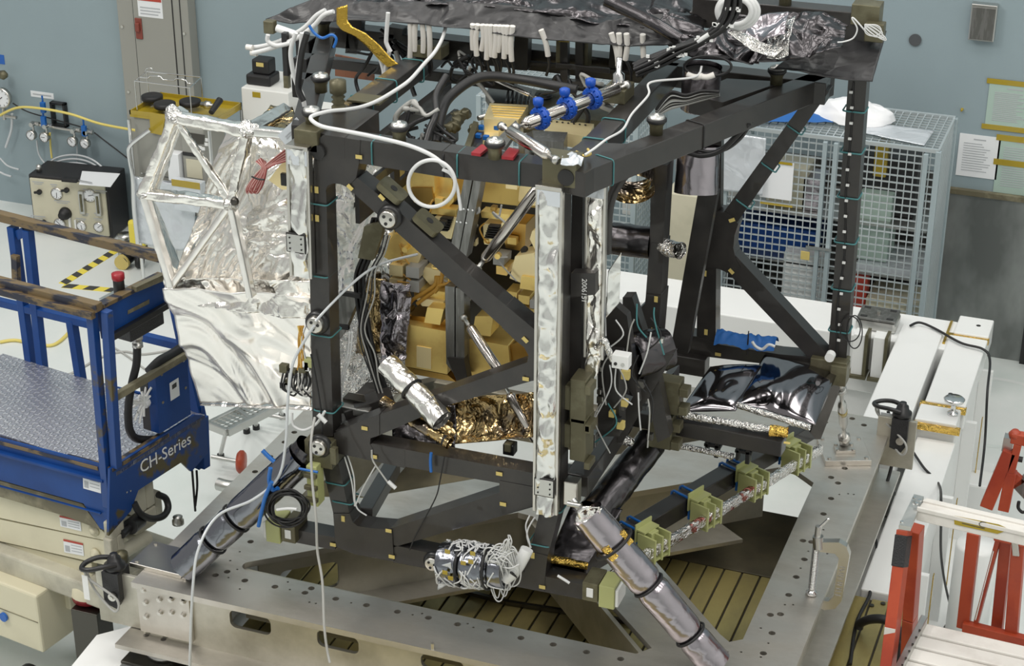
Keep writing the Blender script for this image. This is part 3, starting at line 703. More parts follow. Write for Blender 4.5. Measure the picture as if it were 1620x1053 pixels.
# junction block with four slots on the rear beam, levelling foot
q = P(1388, 516, z=1.0)
r = thing('isolator_pad', (q.x, q.y, 1.0), 'square grey metal pad with central bolt on the white rear beam', 'isolator pad')
build('body', M().bx(q.x-.125, q.x+.125, q.y-.09, q.y+.11, 1.0, 1.07), 'steel', r, bev=.02)
build('top_plate', M().bx(q.x-.12, q.x+.12, q.y-.085, q.y+.105, 1.07, 1.085), 'grey_bar', r, bev=.01)
for i in (-1, 1):
    for j in (-1, 1): build('slot', M().bx(q.x+i*.08-.02, q.x+i*.08+.02, q.y+.01+j*.065-.012, q.y+.01+j*.065+.012, 1.085, 1.087), 'dark_seam', r)
build('bolt', M().cyl((q.x, q.y+.01, 1.085), (q.x, q.y+.01, 1.10), .014, n=6), 'bright_metal', r)
q = P(1507, 655, z=1.0)
tag(build('levelling_foot', M().lathe((q.x, q.y, 1.0), Z, [(0, 0), (.03, 0), (.03, .012), (.014, .015), (.014, .075), (.055, .085), (.06, .097), (.05, .105), (0, .105)], 24), 'chrome'), 'chrome screw foot with round disc on the white spacer block', 'screw foot')
for (u, v) in ((1548, 515), (1504, 623)):
    q = P(u, v, z=1.02); build('bolt_hole', M().cyl((q.x, q.y, 1.009), (q.x, q.y, 1.0215), .014, n=14), 'dark_seam', wf)
hose('cable', [P(1440, 515, z=1.03), P(1455, 510, z=1.03), P(1480, 520, z=1.03), P(1520, 542, z=1.03), P(1555, 552, z=1.03), P(1566, 570, z=1.0), P(1562, 620, x=-.78), P(1558, 700, x=-.75), P(1550, 768, x=-.72)], .008, 'black_rubber', 'dark cable draped over the white beams and down their side', 'cable')
hose('cable', [P(1405, 650, z=1.38), P(1413, 690, z=1.25), P(1412, 730, z=1.1), P(1395, 790, z=.93), P(1382, 835, z=.9), P(1387, 870, z=.89), P(1372, 920, z=.885), P(1376, 940, z=.89), P(1355, 985, z=.885), P(1345, 1050, z=.885)], .009, 'black_rubber', 'dark cable hanging from the right shackle across the yellow deck', 'cable')
hose('cable', [P(1445, 715, z=.92), P(1462, 740, z=.92), P(1485, 765, z=.90), P(1489, 800, x=-.78), P(1489, 880, x=-.78), P(1500, 945, x=-.76), P(1515, 990, x=-.7)], .007, 'black_rubber', 'dark cable passing behind the white stepladder plank', 'cable')
hose('rubber_handle', [P(1358, 993, z=.90), P(1362, 985, z=.93), P(1378, 979, z=.98), P(1400, 980, z=1.0), P(1418, 992, z=.97), P(1426, 1020, z=.9), P(1424, 1053, z=.88)], .022, 'black_rubber', 'thick bent black rubber handle lying on the decking by orange leg', 'handle')
# G clamp on the ring's right strip
def on(u, v, z=ZR): return P(u, v, z=z)
s0 = on(1284, 940, ZR); sc_bot = s0+Z*.008
x_ = s0.x
def cp(u, v): return P(u, v, pl=(s0, CF.cross(Z).cross(Z).normalized()))
r = thing('c_clamp', s0, 'large silver screw clamp gripping the right side of the metal frame', 'clamp')
pl_n = V((math.sin(-AZ*0+.0), 1, 0))
def cp(u, v): return P(u, v, pl=(s0, V((-.15, 1, 0))))
body = [cp(1298, 855), cp(1328, 855), cp(1340, 862), cp(1345, 876), cp(1332, 948), cp(1322, 960), cp(1305, 962), cp(1292, 955), cp(1296, 947), cp(1312, 948), cp(1320, 940), cp(1328, 880), cp(1322, 873), cp(1298, 870)]
build('frame', M().prism([p+V((0, -.015, 0)) for p in body], (0, .035, 0)), 'bright_metal', r, bev=.004)
top_ = cp(1295, 832); bot_ = cp(1284, 935)
sc = build('screw', M().cyl(top_, bot_, .014, n=14), 'steel', r)
mm = M(); nT = 30
for k in range(nT):
    a_ = top_.lerp(bot_, .28+.68*k/nT); mm.lathe(a_, bot_-top_, [(.014, 0), (.0175, .002), (.014, .004)], 12)
build('thread', mm, 'chrome', sc)
build('swivel_pad', M().lathe(bot_, top_-bot_, [(0, -.012), (.026, -.012), (.026, -.003), (.012, .012), (0, .012)], 18), 'chrome', r)
build('nut', M().cyl(cp(1294, 848), cp(1295, 866), .024, n=18), 'steel', r)
build('tommy_bar', M().cyl(cp(1294, 836), cp(1310, 821), .006, n=10).lathe(cp(1310, 821), X, [(0, -.009), (.009, 0), (0, .009)], 8), 'chrome', r)
tt = cp(1336, 890); td = (cp(1328, 940)-tt).normalized()
tw = Y.cross(td); mm = M(); l00 = cp(1334, 890)+V((0, -.0165, 0))
for k, (a_, b_) in enumerate(((-.4, .4), (.5, .5), (-.5, .3), (.2, -.4), (.4, .1), (-.3, .5), (.5, -.2), (0, .4), (.4, .4), (-.4, .2))):
    c = l00+td*(.011+.0165*k); mm.beam(c-tw*.013-td*.006*a_, c+tw*.013+td*.006*b_, .003, .002, Y)   # worn raised letters, too faint to read
    if k % 2: mm.beam(c+tw*.013, c+tw*.002+td*.007, .003, .002, Y)
build('raised_lettering', mm, 'chrome', r)
# ---------------------------------------------------------------- wire cages behind
def cage(x0, x1, y0, y1, h, label, loc_door=None, step=.048, gr='wire cages standing along the wall'):
    r = thing('wire_cage', ((x0+x1)/2, (y0+y1)/2, 0), label, 'wire cage', None)
    def net(a, U, W, nu, nv, nm='mesh_panel', rr=.0036):
        m = M(); a = V(a); U = V(U); W = V(W); N = U.cross(W).normalized()
        for i in range(nu+1): m.beam(a+U*i/nu, a+U*i/nu+W, .0065, .0065, N)
        for j in range(nv+1): m.beam(a+W*j/nv-N*.006, a+W*j/nv+U-N*.006, .009, .009, N)
        build(nm, m, 'zinc_wire', r)
    nx = int((x1-x0)/step); ny = int((y1-y0)/step); nz = int(h/.0495)
    net((x0, y0, 0), (x1-x0, 0, 0), (0, 0, h), nx, nz); net((x1, y0, 0), (0, y1-y0, 0), (0, 0, h), ny, nz)
    net((x0, y0, 0), (0, y1-y0, 0), (0, 0, h), ny, nz); net((x0, y0, h), (x1-x0, 0, 0), (0, y1-y0, 0), nx, ny, 'top_mesh')
    for (x, y) in ((x0, y0), (x1, y0), (x0, y1), (x1, y1)): build('corner_post', M().bx(x-.018, x+.018, y-.018, y+.018, 0, h), 'zinc_bar', r, bev=.003)
    for z in (h, .06):
        for yy in (y0, y1): build('frame_bar', M().bx(x0, x1, yy-.012, yy+.012, z-.012, z+.012), 'zinc_wire', r)
    return r, net
HC1 = 1.885
r, net = cage(-2.74, -1.37, 11.38, 12.06, HC1, 'long galvanised wire cage full of parts, plastic film on its top')
for x in (-2.09, -2.02): build('door_post', M().bx(x-.014, x+.014, 11.345, 11.38, .05, HC1-.02), 'zinc_bar', r, bev=.003)
build('door_post', M().bx(-1.46, -1.43, 11.35, 11.38, .05, HC1-.02), 'zinc_bar', r, bev=.003)
lk = build('latch', M().bx(-2.16, -1.99, 11.325, 11.345, 1.12, 1.14), 'chrome', r)
for z in (.55, .95, 1.30): build('shelf', M().bx(-2.7, -1.40, 11.42, 12.02, z, z+.015), 'steel', r, bev=.003)
build('back_sheet', M().bx(-2.7, -1.40, 12.045, 12.055, .05, 1.5), 'grey_bar', r)
r2_, _ = cage(-4.5, -3.37, 11.38, 12.06, HC1, 'galvanised wire cage seen through the gap of the black truss')
def item(nm, u0, v0, u1, v1, y, mat, label, cat, dep=.2, rest=None, bev=.01, fn=None):
    a = P(u0, v0, y=y); b = P(u1, v1, y=y); z0 = b.z if rest is None else rest
    m = M().bx(a.x, b.x, y, y+dep, z0, max(a.z, z0+.02)) if fn is None else fn(a, b, y, dep, z0)
    return tag(build(nm, m, mat, bev=bev if fn is None else 0), label, cat)
S1, S2, S3 = 1.315, .965, .565
item('document_folder', 1205, 252, 1252, 318, 11.36, 'paper', 'white document in a clear sleeve hung on the cage front, amber tape edges', 'document', .004)
q = P(1228, 250, y=11.35); 
for v in (250, 317):
    q0 = P(1203, v-3, y=11.352); q1 = P(1254, v+5, y=11.352)
    tag(build('amber_tape', M().bx(q0.x, q1.x, 11.35, 11.353, q1.z-.03, q0.z-.02), 'amber_tape'), 'amber tape strip across the %s edge of the hanging document' % ('top' if v == 250 else 'bottom'), 'tape')
item('storage_box', 1215, 260, 1275, 315, 11.5, 'cream_panel', 'cream box on the upper shelf behind the hanging document', 'box', .25, S1)
item('storage_box', 1135, 255, 1180, 315, 11.5, 'white_box', 'white box at the left end of the upper cage shelf', 'box', .25, S1)
item('dark_bag', 1270, 280, 1300, 320, 11.5, 'purple_foil', 'dark purple bag on the upper shelf beside the cream box', 'bag', .2, S1)
item('green_folder', 1360, 305, 1410, 335, 11.5, 'green_sheet', 'pale green folder lying right of the tall truss post in cage', 'folder', .3, S2+.055)
item('foam_tray', 1362, 338, 1470, 352, 11.45, 'clear_film', 'clear plastic tray along the middle shelf, right half', 'tray', .4, S2+.002, fn=lambda a, b, y, d, z: M().bx(a.x, b.x, y, y+d, z, z+.05))
item('equipment_case', 1365, 245, 1450, 290, 11.6, 'black_wrinkle', 'black case standing on the upper shelf in right half', 'case', .3, S1)
item('orange_box', 1385, 225, 1405, 240, 11.55, 'amber_tape', 'small amber box high in the right half of the cage', 'box', .1, S1+.28)
item('equipment_case', 1165, 350, 1290, 395, 11.55, 'lift_blue', 'dark blue case on the middle shelf in left half', 'case', .35, S2)
item('equipment_case', 1378, 400, 1450, 425, 11.75, 'black_wrinkle', 'black case at the back of the lower shelf in right half', 'case', .2, S3+.002)
item('foam_block', 1240, 398, 1305, 430, 11.42, 'white_plastic', 'off-white foam block low in the left half of the cage', 'foam block', .12, S3+.002)
item('tag_card', 1267, 397, 1280, 412, 11.33, 'label_yellow', 'small yellow tag hanging on the cage mesh', 'tag', .01, None, .002)
item('red_box', 1352, 432, 1372, 448, 11.45, 'red_label', 'small red box low in the cage right of the tall post', 'box', .12, S3+.11)
item('yellow_box', 1350, 450, 1372, 466, 11.45, 'yellow_paint', 'small yellow box beneath the red one', 'box', .12, S3+.002, fn=lambda a, b, y, d, z: M().bx(a.x, b.x, y, y+d, z, z+.10))
item('equipment_case', 1150, 400, 1190, 450, 11.55, 'black_metal', 'black case at lower left of the cage', 'case', .3, S3)

item('board', 1370, 470, 1455, 490, 11.42, 'cream_panel', 'cream board low in the right half of the cage', 'board', .3, S3-.1)
item('storage_box', 985, 290, 1000, 330, 11.5, 'white_box', 'white box inside the cage seen through the truss', 'box', .3, 1.1)
m = M(); 
def pf(u, v):
    a = P(1213, 160, z=HC1+.02); b = P(1320, 168, z=HC1+.02); c = P(1318, 195, z=HC1+.02); d = P(1190, 195, z=HC1+.02)
    p = a.lerp(b, u).lerp(d.lerp(c, u), v); return p+Z*(.015+crump(p, 8, 3)*.02)
tag(build('blue_folder', M().grid(pf, 20, 14), 'blue_cloth', solid=.004), 'blue plastic sheet lying on the cage top left of the post', 'sheet')
m = M()
def pf(u, v):
    th = u*2*math.pi; ph = v*math.pi/2; c = P(1352, 185, z=HC1+.02)
    p = c+V((math.cos(th)*.28*math.sin(ph), math.sin(th)*.20*math.sin(ph)+.02, math.cos(ph)*.12))
    return p+V((crump(p, 7, 5)*.06, crump(p, 7, 6)*.06, max(-.1*math.cos(ph), crump(p, 7, 7)*.06)))
tag(build('foam_wrap', M().grid(pf, 40, 16), 'white_foam'), 'white crumpled bag heaped on the wire cage top', 'plastic bag')
def pf(u, v):
    a = P(1372, 195, z=HC1+.01); b = P(1478, 208, z=HC1+.01); c = P(1462, 232, z=HC1+.01); d = P(1366, 212, z=HC1+.01)
    p = a.lerp(b, u).lerp(d.lerp(c, u), v); return p+Z*(.008+max(0, crump(p, 6, 9)*.015))
tag(build('clear_sheet', M().grid(pf, 20, 12), 'clear_film', solid=.002), 'clear plastic sheet flat on the cage top at right', 'plastic sheet')
def pf(u, v):
    a = P(1130, 188, y=11.355); b = P(1215, 200, y=11.355); z = 1.85-.40*v
    p = V((a.x+(b.x-a.x)*u, 11.35, z)); return p+Y*crump(p, 5, 2)*.03*1-Y*.02
tag(build('draped_film', M().grid(pf, 20, 20), 'clear_film', solid=.002), 'clear film draped down the left front of the cage', 'plastic sheet')
# cream cabinet between the cages
a = P(1064, 305, y=11.3); b = P(1100, 368, y=11.3)
tag(build('cream_cabinet', M().bx(a.x-.05, b.x+.02, 11.3, 11.7, .0, a.z), 'cream_panel', bev=.01), 'cream cabinet standing between the two wire cages', 'cabinet')
# ================================================================ black composite truss
YF = 6.36; ZT = 3.45
def F(u, v, y=YF): return P(u, v, y=y)
T = thing('instrument_truss', (-2.7, 7.0, 1.5), 'tall black composite box truss holding the gold instrument', 'truss')
def fp(nm, pts, y=YF, d=.09, mat='composite', parent=None, bev=.004, label=None):
    """front-facing member: outline on the plane y, real depth behind it"""
    o = build(nm, M().prism([F(u, v, y) for u, v in pts], (0, d, 0)), mat, parent or T, bev=bev)
    return o
def bar(nm, p, q, w, h, up=Z, mat='composite', parent=None, bev=.004): return build(nm, M().beam(p, q, w, h, up), mat, parent or T, bev=bev)
fp('post', [(487, 270), (515, 270), (527, 690), (495, 690)])
fp('post', [(862, 262), (893, 270), (887, 806), (853, 802)])
fp('gusset', [(497, 225), (512, 213), (570, 222), (568, 257), (563, 282), (549, 296), (538, 291), (527, 290), (518, 294), (514, 304), (496, 304)], y=YF-.003, d=.096)
fp('top_beam', [(568, 221), (700, 239), (700, 280), (567, 258)]); fp('top_beam', [(700, 239), (872, 263), (868, 299), (700, 280)], y=YF-.0012)
fp('diagonal_brace', [(549, 296), (565, 281), (631, 334), (732, 425), (820, 500), (853, 527), (853, 560), (835, 553), (820, 540), (704, 436)])
fp('gusset', [(800, 483), (853, 527), (853, 600), (834, 604), (831, 590), (834, 574), (836, 562), (829, 549), (815, 538), (794, 518)], y=YF-.003, d=.096)
fp('diagonal_brace', [(530, 681), (560, 670), (834, 573), (853, 566), (853, 599), (711, 640), (596, 690), (560, 700)], y=YF+.001)
fp('gusset', [(528, 685), (560, 670), (600, 655), (600, 688), (586, 693), (585, 702), (590, 711), (590, 729), (530, 716)], y=YF-.003, d=.096)
fp('middle_beam', [(588, 701), (849, 749), (849, 778), (790, 764), (588, 729)])
fp('middle_beam', [(586, 702), (640, 712), (640, 740), (586, 728)], y=YF-.001)
fp('gusset', [(790, 760), (849, 771), (849, 799), (790, 812)], y=YF-.003, d=.096)
fp('lower_brace', [(617, 836), (790, 779), (849, 762), (849, 800), (620, 866)], y=YF+.002)
fp('lower_post', [(509, 732), (535, 732), (553, 812), (528, 815)])
fp('lower_post', [(856, 800), (885, 808), (866, 882), (838, 872)])
fp('gusset', [(527, 812), (553, 812), (558, 826), (566, 832), (585, 835), (620, 838), (623, 888), (560, 876), (531, 864)], y=YF-.004, d=.098)
fp('bottom_beam', [(469, 838), (530, 850), (530, 870), (469, 858)]); fp('bottom_beam', [(622, 862), (692, 877), (692, 902), (622, 889)], y=YF+.002)
fp('bottom_beam', [(692, 877), (860, 911), (925, 925), (923, 948), (834, 931), (692, 902)], y=YF-.001)
fp('gusset', [(838, 872), (866, 879), (862, 915), (861, 936), (829, 930), (830, 890)], y=YF-.004, d=.098)
# frame going back
TL0 = V((-3.21, YF+.05, ZT-.045)); TL1 = V((-3.25, 7.75, ZT-.045))
bar('top_beam', V((-3.24, 6.42, ZT-.05)), V((-3.26, 7.78, ZT-.05)), .095, .09)
bar('top_beam', V((-3.33, 6.45, ZT-.05)), V((-3.80, 7.66, ZT-.05)), .085, .09)
bar('top_beam', V((-2.155, 6.45, ZT-.045)), V((-2.155, 7.78, ZT-.045)), .092, .09)
e0 = P(925, 272, z=ZT); e1 = P(1322, 117, z=ZT); dr = (e1-e0).normalized(); nr = V((-dr.y, dr.x, 0))
bar('top_beam', e0+nr*.045-Z*.05, e1+nr*.045-Z*.05, .09, .10)
build('gusset', M().prism([P(u, v, z=ZT+.002) for u, v in ((868, 259), (900, 268), (926, 274), (940, 266), (1010, 238), (1003, 228), (962, 226), (920, 224), (905, 234))], (0, 0, -.10)), 'composite', T, bev=.004)
build('gusset', M().prism([P(u, v, z=ZT+.001) for u, v in ((1143, 162), (1215, 137), (1240, 133), (1218, 128), (1150, 124), (1090, 150))], (0, 0, -.08)), 'composite', T, bev=.004)
build('gusset', M().prism([P(u, v, z=ZT+.002) for u, v in ((487, 198), (505, 210), (545, 218), (600, 176), (575, 170), (520, 172), (489, 174))], (0, 0, -.09)), 'composite', T, bev=.004)
# seams between the beam halves
def loop(nm, c, d, w, h, up, mat, r, th=.004, parent=None):
    """a thin band round a beam of section w x h at c, beam direction d"""
    d = V(d).normalized(); a = d.cross(V(up)).normalized(); b = a.cross(d)
    pts = [V(c)+a*x+b*y for x, y in rrect(-w/2-r, w/2+r, -h/2-r, h/2+r, .012, 2)]
    return build(nm, M().tube(pts, r, n=6, smooth=False, closed=True), mat, parent or T)
# rear frame, plane y = 7.78
YB = 7.78
bar('rear_beam', V((-3.86, YB, ZT-.05)), V((-1.44, YB, ZT-.05)), .10, .10)
bar('rear_beam', V((-3.86, YB+.02, ZT-.20)), V((-2.9, YB+.02, ZT-.20)), .05, .05)
bar('rear_beam', V((-2.9, YB+.02, ZT-.17)), V((-2.05, YB+.02, ZT-.17)), .04, .035)
bar('upper_rear_beam', P(1100, 8, y=YB+.02)-Z*.02, P(1378, 34, y=YB+.02)-Z*.02, .10, .13)
bar('upper_rear_beam', P(1000, 5, y=YB+.02)-Z*.05, P(1100, 18, y=YB+.02)-Z*.04, .10, .10)
fp('rear_post', [(1343, 112), (1372, 118), (1338, 580), (1309, 575)], y=YB-.02, d=.085)
fp('hanger', [(552, 20), (574, 20), (564, 86), (546, 84)], y=YB-.05, d=.05); fp('hanger', [(612, 42), (637, 46), (632, 86), (612, 84)], y=YB-.05, d=.06)
fp('hanger', [(814, 50), (836, 53), (834, 112), (812, 110)], y=YB-.14, d=.05); fp('hanger', [(966, 60), (990, 64), (984, 118), (962, 116)], y=YB-.10, d=.05)
for (u0, u1) in ((886, 898), (910, 922)):
    h = fp('strap_bracket', [(u0, 62), (u1, 64), (u1, 132), (u0, 131)], y=YB-.22, d=.03)
    build('gold_cap', M().prism([F(u, v, YB-.24) for u, v in ((u0-4, 58), (u1+3, 60), (u1+2, 67), (u0-2, 66))], (0, .06, 0)), 'amber_tape', h)
fp('strap_bracket', [(880, 59), (885, 60), (887, 100), (879, 104)], y=YB-.2, d=.06, mat='olive_metal'); fp('strap_bracket', [(926, 62), (931, 63), (929, 108), (922, 107)], y=YB-.2, d=.06, mat='olive_metal')
bar('cross_rod', F(879, 103, YB-.23), F(965, 112, YB-.23), .012, .025); bar('cross_rod', F(800, 96, YB-.1), F(1000, 115, YB-.1), .02, .02)
fp('hook_bracket', [(896, 128), (922, 130), (922, 140), (896, 136)], y=YB-.28, d=.04)
# K brace of the rear right face
fp('k_node', [(1131, 335), (1150, 336), (1168, 354), (1162, 372), (1160, 392), (1164, 410), (1172, 424), (1152, 432), (1139, 426), (1130, 424), (1105, 424), (1112, 350)], y=YB-.045, d=.095)
fp('k_arm', [(1286, 140), (1312, 144), (1166, 352), (1143, 338)], y=YB-.04, d=.085)
fp('k_arm', [(1160, 400), (1308, 560), (1288, 575), (1150, 430)], y=YB-.04, d=.085)
fp('k_post', [(1104, 420), (1133, 424), (1132, 545), (1102, 541)], y=YB-.04, d=.085)
fp('lower_rear_beam', [(1070, 528), (1102, 532), (1140, 545), (1232, 560), (1302, 566), (1302, 590), (1230, 578), (1070, 558)], y=YB-.045, d=.09)
# leaning brace (glossy, seen from inside)
fp('leaning_brace', [(1105, 300), (1135, 304), (1088, 560), (1060, 556)], y=7.52, d=.05); 
fp('post', [(1030, 258), (1056, 262), (1049, 385), (1028, 383)], y=7.30, d=.10); fp('post', [(1028, 383), (1050, 386), (1044, 492), (1020, 489)], y=7.30, d=.105)
fp('post', [(1022, 465), (1046, 468), (1040, 540), (1014, 536)], y=7.292, d=.12)
fp('gusset', [(975, 500), (1000, 500), (1020, 480), (1020, 535), (985, 530)], y=7.295, d=.08)
fp('rear_web', [(1120, 150), (1142, 154), (1140, 330), (1122, 340)], y=YB-.02, d=.05)
# inner right face posts and rails
fp('post', [(905, 300), (922, 302), (918, 700), (897, 700)], y=6.52, d=.09)
fp('post', [(945, 560), (978, 564), (980, 690), (946, 690)], y=6.62, d=.09)
fp('inner_brace', [(985, 470), (1000, 470), (1042, 600), (1060, 690), (1040, 700), (1010, 560), (985, 520)], y=6.95, d=.06)
fp('inner_brace', [(1040, 560), (1066, 560), (985, 700), (960, 700)], y=6.85, d=.06)
fp('inner_brace', [(958, 470), (992, 500), (1010, 640), (985, 600), (960, 560)], y=6.75, d=.05)
fp('inner_brace', [(1046, 600), (1066, 590), (1064, 700), (1040, 720)], y=7.1, d=.09)
fp('box_bracket', [(903, 432), (942, 432), (942, 466), (903, 470)], y=6.44, d=.05)
bar('lower_rail', V((-2.12, 6.45, 2.0)), V((-2.12, 7.40, 2.0)), .10, .10)
bar('lower_rail', V((-2.12, 7.15, 1.99)), P(1240, 705, z=1.99), .08, .075)
bar('lower_rail', V((-3.24, 6.45, 2.02)), V((-3.25, 7.75, 2.02)), .09, .09)
bar('lower_rail', V((-3.25, YB-.05, 2.0)), V((-1.9, YB-.05, 2.0)), .09, .09)
bar('left_face_rail', V((-3.16, 6.6, 3.26)), V((-3.16, 7.6, 3.26)), .04, .07)
# perforated side rail of the left face
m = M(); a = V((-3.15, 6.55, 3.16)); 
hs = [[V((-3.15, a.y+s, z)) for (s, z) in rrect(.1+.16*k, .2+.16*k, 3.04, 3.11, .01)] for k in range(6)]
m.prism([V((-3.15, 6.6-.05, 3.0)), V((-3.15, 7.65, 3.0)), V((-3.15, 7.65, 3.15)), V((-3.15, 6.55, 3.15))], (.02, 0, 0), hs)
build('perforated_rail', m, 'composite', T)
fp('rear_left_post', [(560, 320), (584, 322), (560, 640), (536, 640)], y=7.0, d=.08)
bar('lower_left_arm', F(545, 655, 6.50), F(622, 628, 6.62), .09, .07)
# right lower side beam, clamps and wrapped harness strip
l0 = P(965, 862, z=1.60); l1 = P(1292, 668, z=1.60); dl = (l1-l0).normalized(); nl = V((-dl.y, dl.x, 0))
bar('side_beam', l0-dl*.12+nl*.04-Z*.045, l1+nl*.04-Z*.045, .085, .09)
lp = bar('rear_post_foot', V((-1.44, 8.12, 1.52)), F(1322, 590, 7.79), .07, .07)
# olive corner fittings
def fit(nm, c, s, mat='olive_metal', hole=None, parent=None):
    o = build(nm, M().bx(c[0]-s[0]/2, c[0]+s[0]/2, c[1]-s[1]/2, c[1]+s[1]/2, c[2]-s[2]/2, c[2]+s[2]/2), mat, parent or T, bev=.004)
    return o
c = F(492, 217, YF+.03); fit('corner_fitting', (c.x, c.y, c.z-.0), (.105, .10, .09))
f_ = F(504, 240, YF-.01); build('bore', M().cyl((f_.x, YF-.02, f_.z), (f_.x, YF-.005, f_.z), .03, n=20), 'dark_seam', T)
c = F(884, 276, YF+.0); f1 = fit('corner_fitting', (c.x+.01, YF+.02, c.z+.02), (.14, .09, .12))
c2 = F(895, 281, YF-.028); build('bore', M().cyl((c2.x, YF-.03, c2.z), (c2.x, YF-.022, c2.z), .033, n=24), 'dark_seam', f1)
c = F(512, 710, YF); f2 = fit('corner_fitting', (c.x, YF+.01, c.z), (.13, .13, .125)); 
fit('side_lug', (c.x+.075, YF-.05, c.z+.01), (.03, .03, .08)); fit('white_pad', (c.x+.02, YF-.06, c.z+.035), (.035, .006, .03), 'white_plastic')
c = F(1310, 572, YB-.03); fit('corner_fitting', (c.x+.01, YB-.03, c.z), (.17, .09, .055)); c = F(1328, 590, YB-.06); fit('corner_fitting', (c.x, YB-.05, c.z-.0), (.075, .09, .10))
c = F(1312, 566, YB-.12); build('bolt_head', M().cyl(c+Y*.04, c-Y*.0, .022, n=14), 'white_plastic', T)
c = P(1372, 20, y=YB); f3 = fit('corner_fitting', (c.x, c.y, c.z), (.12, .10, .09)); fit('corner_fitting', (c.x+.05, c.y-.06, c.z-.06), (.08, .06, .08))
# clear and green corner blocks at the bottom beam ends
def endblock(u, v, sgn):
    q = F(u, v, YF-.02); r = fit('end_block', (q.x, YF+.03, q.z), (.07, .13, .09))
    fit('garolite_frame', (q.x+sgn*.075, YF+.02, q.z-.005), (.07, .12, .11), 'garolite', parent=r)
    fit('white_pad', (q.x+sgn*.118, YF+.02, q.z-.005), (.015, .11, .085), 'white_plastic', parent=r); fit('white_pad', (q.x+sgn*.0, YF-.037, q.z), (.03, .004, .045), 'white_plastic', parent=r)
endblock(935, 934, 1); endblock(458, 842, -1)
# round wheel targets on the posts
def target(c, n, rad=.036, label=None):
    c = V(c); n = V(n).normalized()
    o = build('target_disc', M().lathe(c, n, [(0, -.03), (rad*1.1, -.03), (rad*1.1, -.01), (rad, 0), (rad, .006), (rad*.85, .008), (0, .008)], 24), 'bright_metal', T)
    U = n.orthogonal().normalized(); W = n.cross(U)
    for k in range(3):
        a = 2.1*k+.5; q = c+(U*math.cos(a)+W*math.sin(a))*rad*.5+n*.0085
        build('cutout', M().cyl(q, q+n*.0015, rad*.2, n=12), 'dark_seam', o)
    build('mount_ring', M().lathe(c, n, [(rad*1.45, -.035), (rad*1.45, -.015), (rad*1.1, -.012)], 24), 'black_metal', o)
target(F(613, 347, YF-.035), -Y); target(F(498, 514, YF-.035), -Y); target(F(503, 709, YF-.075), -Y); target(F(683, 892, YF-.03), -Y, .032)
# knob shaped tooling balls on top of the beams
def knob(p, rad=.036):
    p = V(p)
    o = build('tooling_post', M().lathe(p, Z, [(0, 0), (rad*.75, 0), (rad*.75, .035), (rad, .05)], 20), 'olive_metal', T)
    build('rubber_ring', M().lathe(p+Z*.05, Z, [(rad, 0), (rad*1.15, .006), (rad*1.15, .016), (rad, .02)], 20), 'black_rubber', o)
    build('chrome_cap', M().lathe(p+Z*.068, Z, [(rad*.98, 0), (rad*.9, .010), (rad*.75, .013), (rad*.3, .013), (rad*.2, .02), (0, .021)], 20), 'steel', o)
for (u, v) in ((783, 250), (508, 145), (632, 224), (1038, 212), (1228, 133), (512, 52), (494, 200)): knob(P(u, v, z=ZT))
knob(P(1242, 8, y=YB)+Z*.0)
# machined pads along the upper edge of the diagonal brace
def along(u0, v0, u1, v1, y): return F(u0, v0, y), F(u1, v1, y)
dd = (F(820, 500)-F(631, 334)).normalized(); up_ = Y.cross(dd)
if up_.z < 0: up_ = -up_
for (u, v) in ((610, 312), (667, 363)):
    q = F(u, v, YF)+up_*.006; o = build('edge_pad', M().prism([q+dd*x+Y*y for (x, y) in rrect(-.06, .06, -.005, .085, .02)], up_*.028), 'olive_metal', T, bev=.002)
    build('pad_hole', M().cyl(q+Y*.04+up_*.028, q+Y*.04+up_*.0295, .016, n=16), 'dark_seam', o)
# small yellow labels with a dark line
def chip(p, N, U, w_=.028, h_=.016):
    p = V(p); U = V(U).normalized(); N = V(N).normalized(); W = N.cross(U)
    o = build('gauge_label', M().box(p+N*.002, U*w_, W*h_, N*.003), 'label_yellow', T)
for (u, v, a) in ((568, 248, 0), (604, 312, 1), (554, 296, 1), (577, 677, 0), (592, 722, 0), (790, 749, 0), (796, 797, 0), (543, 820, 2), (615, 839, 0), (527, 861, 0), (620, 880, 0), (831, 537, 1), (832, 599, 0), (843, 878, 2), (858, 928, 0), (501, 300, 2), (502, 345, 2)):
    if a == 0: chip(F(u, v, YF-.005), -Y, X)
    elif a == 1: chip(F(u, v, YF-.005), -Y, V((1, 0, -.9)))
    else: chip(F(u, v, YF-.005), -Y, Z)
for (u, v, U) in ((1115, 432, Z), (1158, 348, V((1, 0, .5))), (1157, 429, V((1, 0, -.9))), (1117, 525, Z), (1136, 560, X)): chip(F(u, v, YB-.048), -Y, U)
for (u, v) in ((1038, 473), (1033, 523), (995, 640)): chip(F(u, v, 7.288), -Y, Z)
for (u, v) in ((642, 702), (608, 693), (1245, 701)): chip(P(u, v, z=2.055), Z, X)
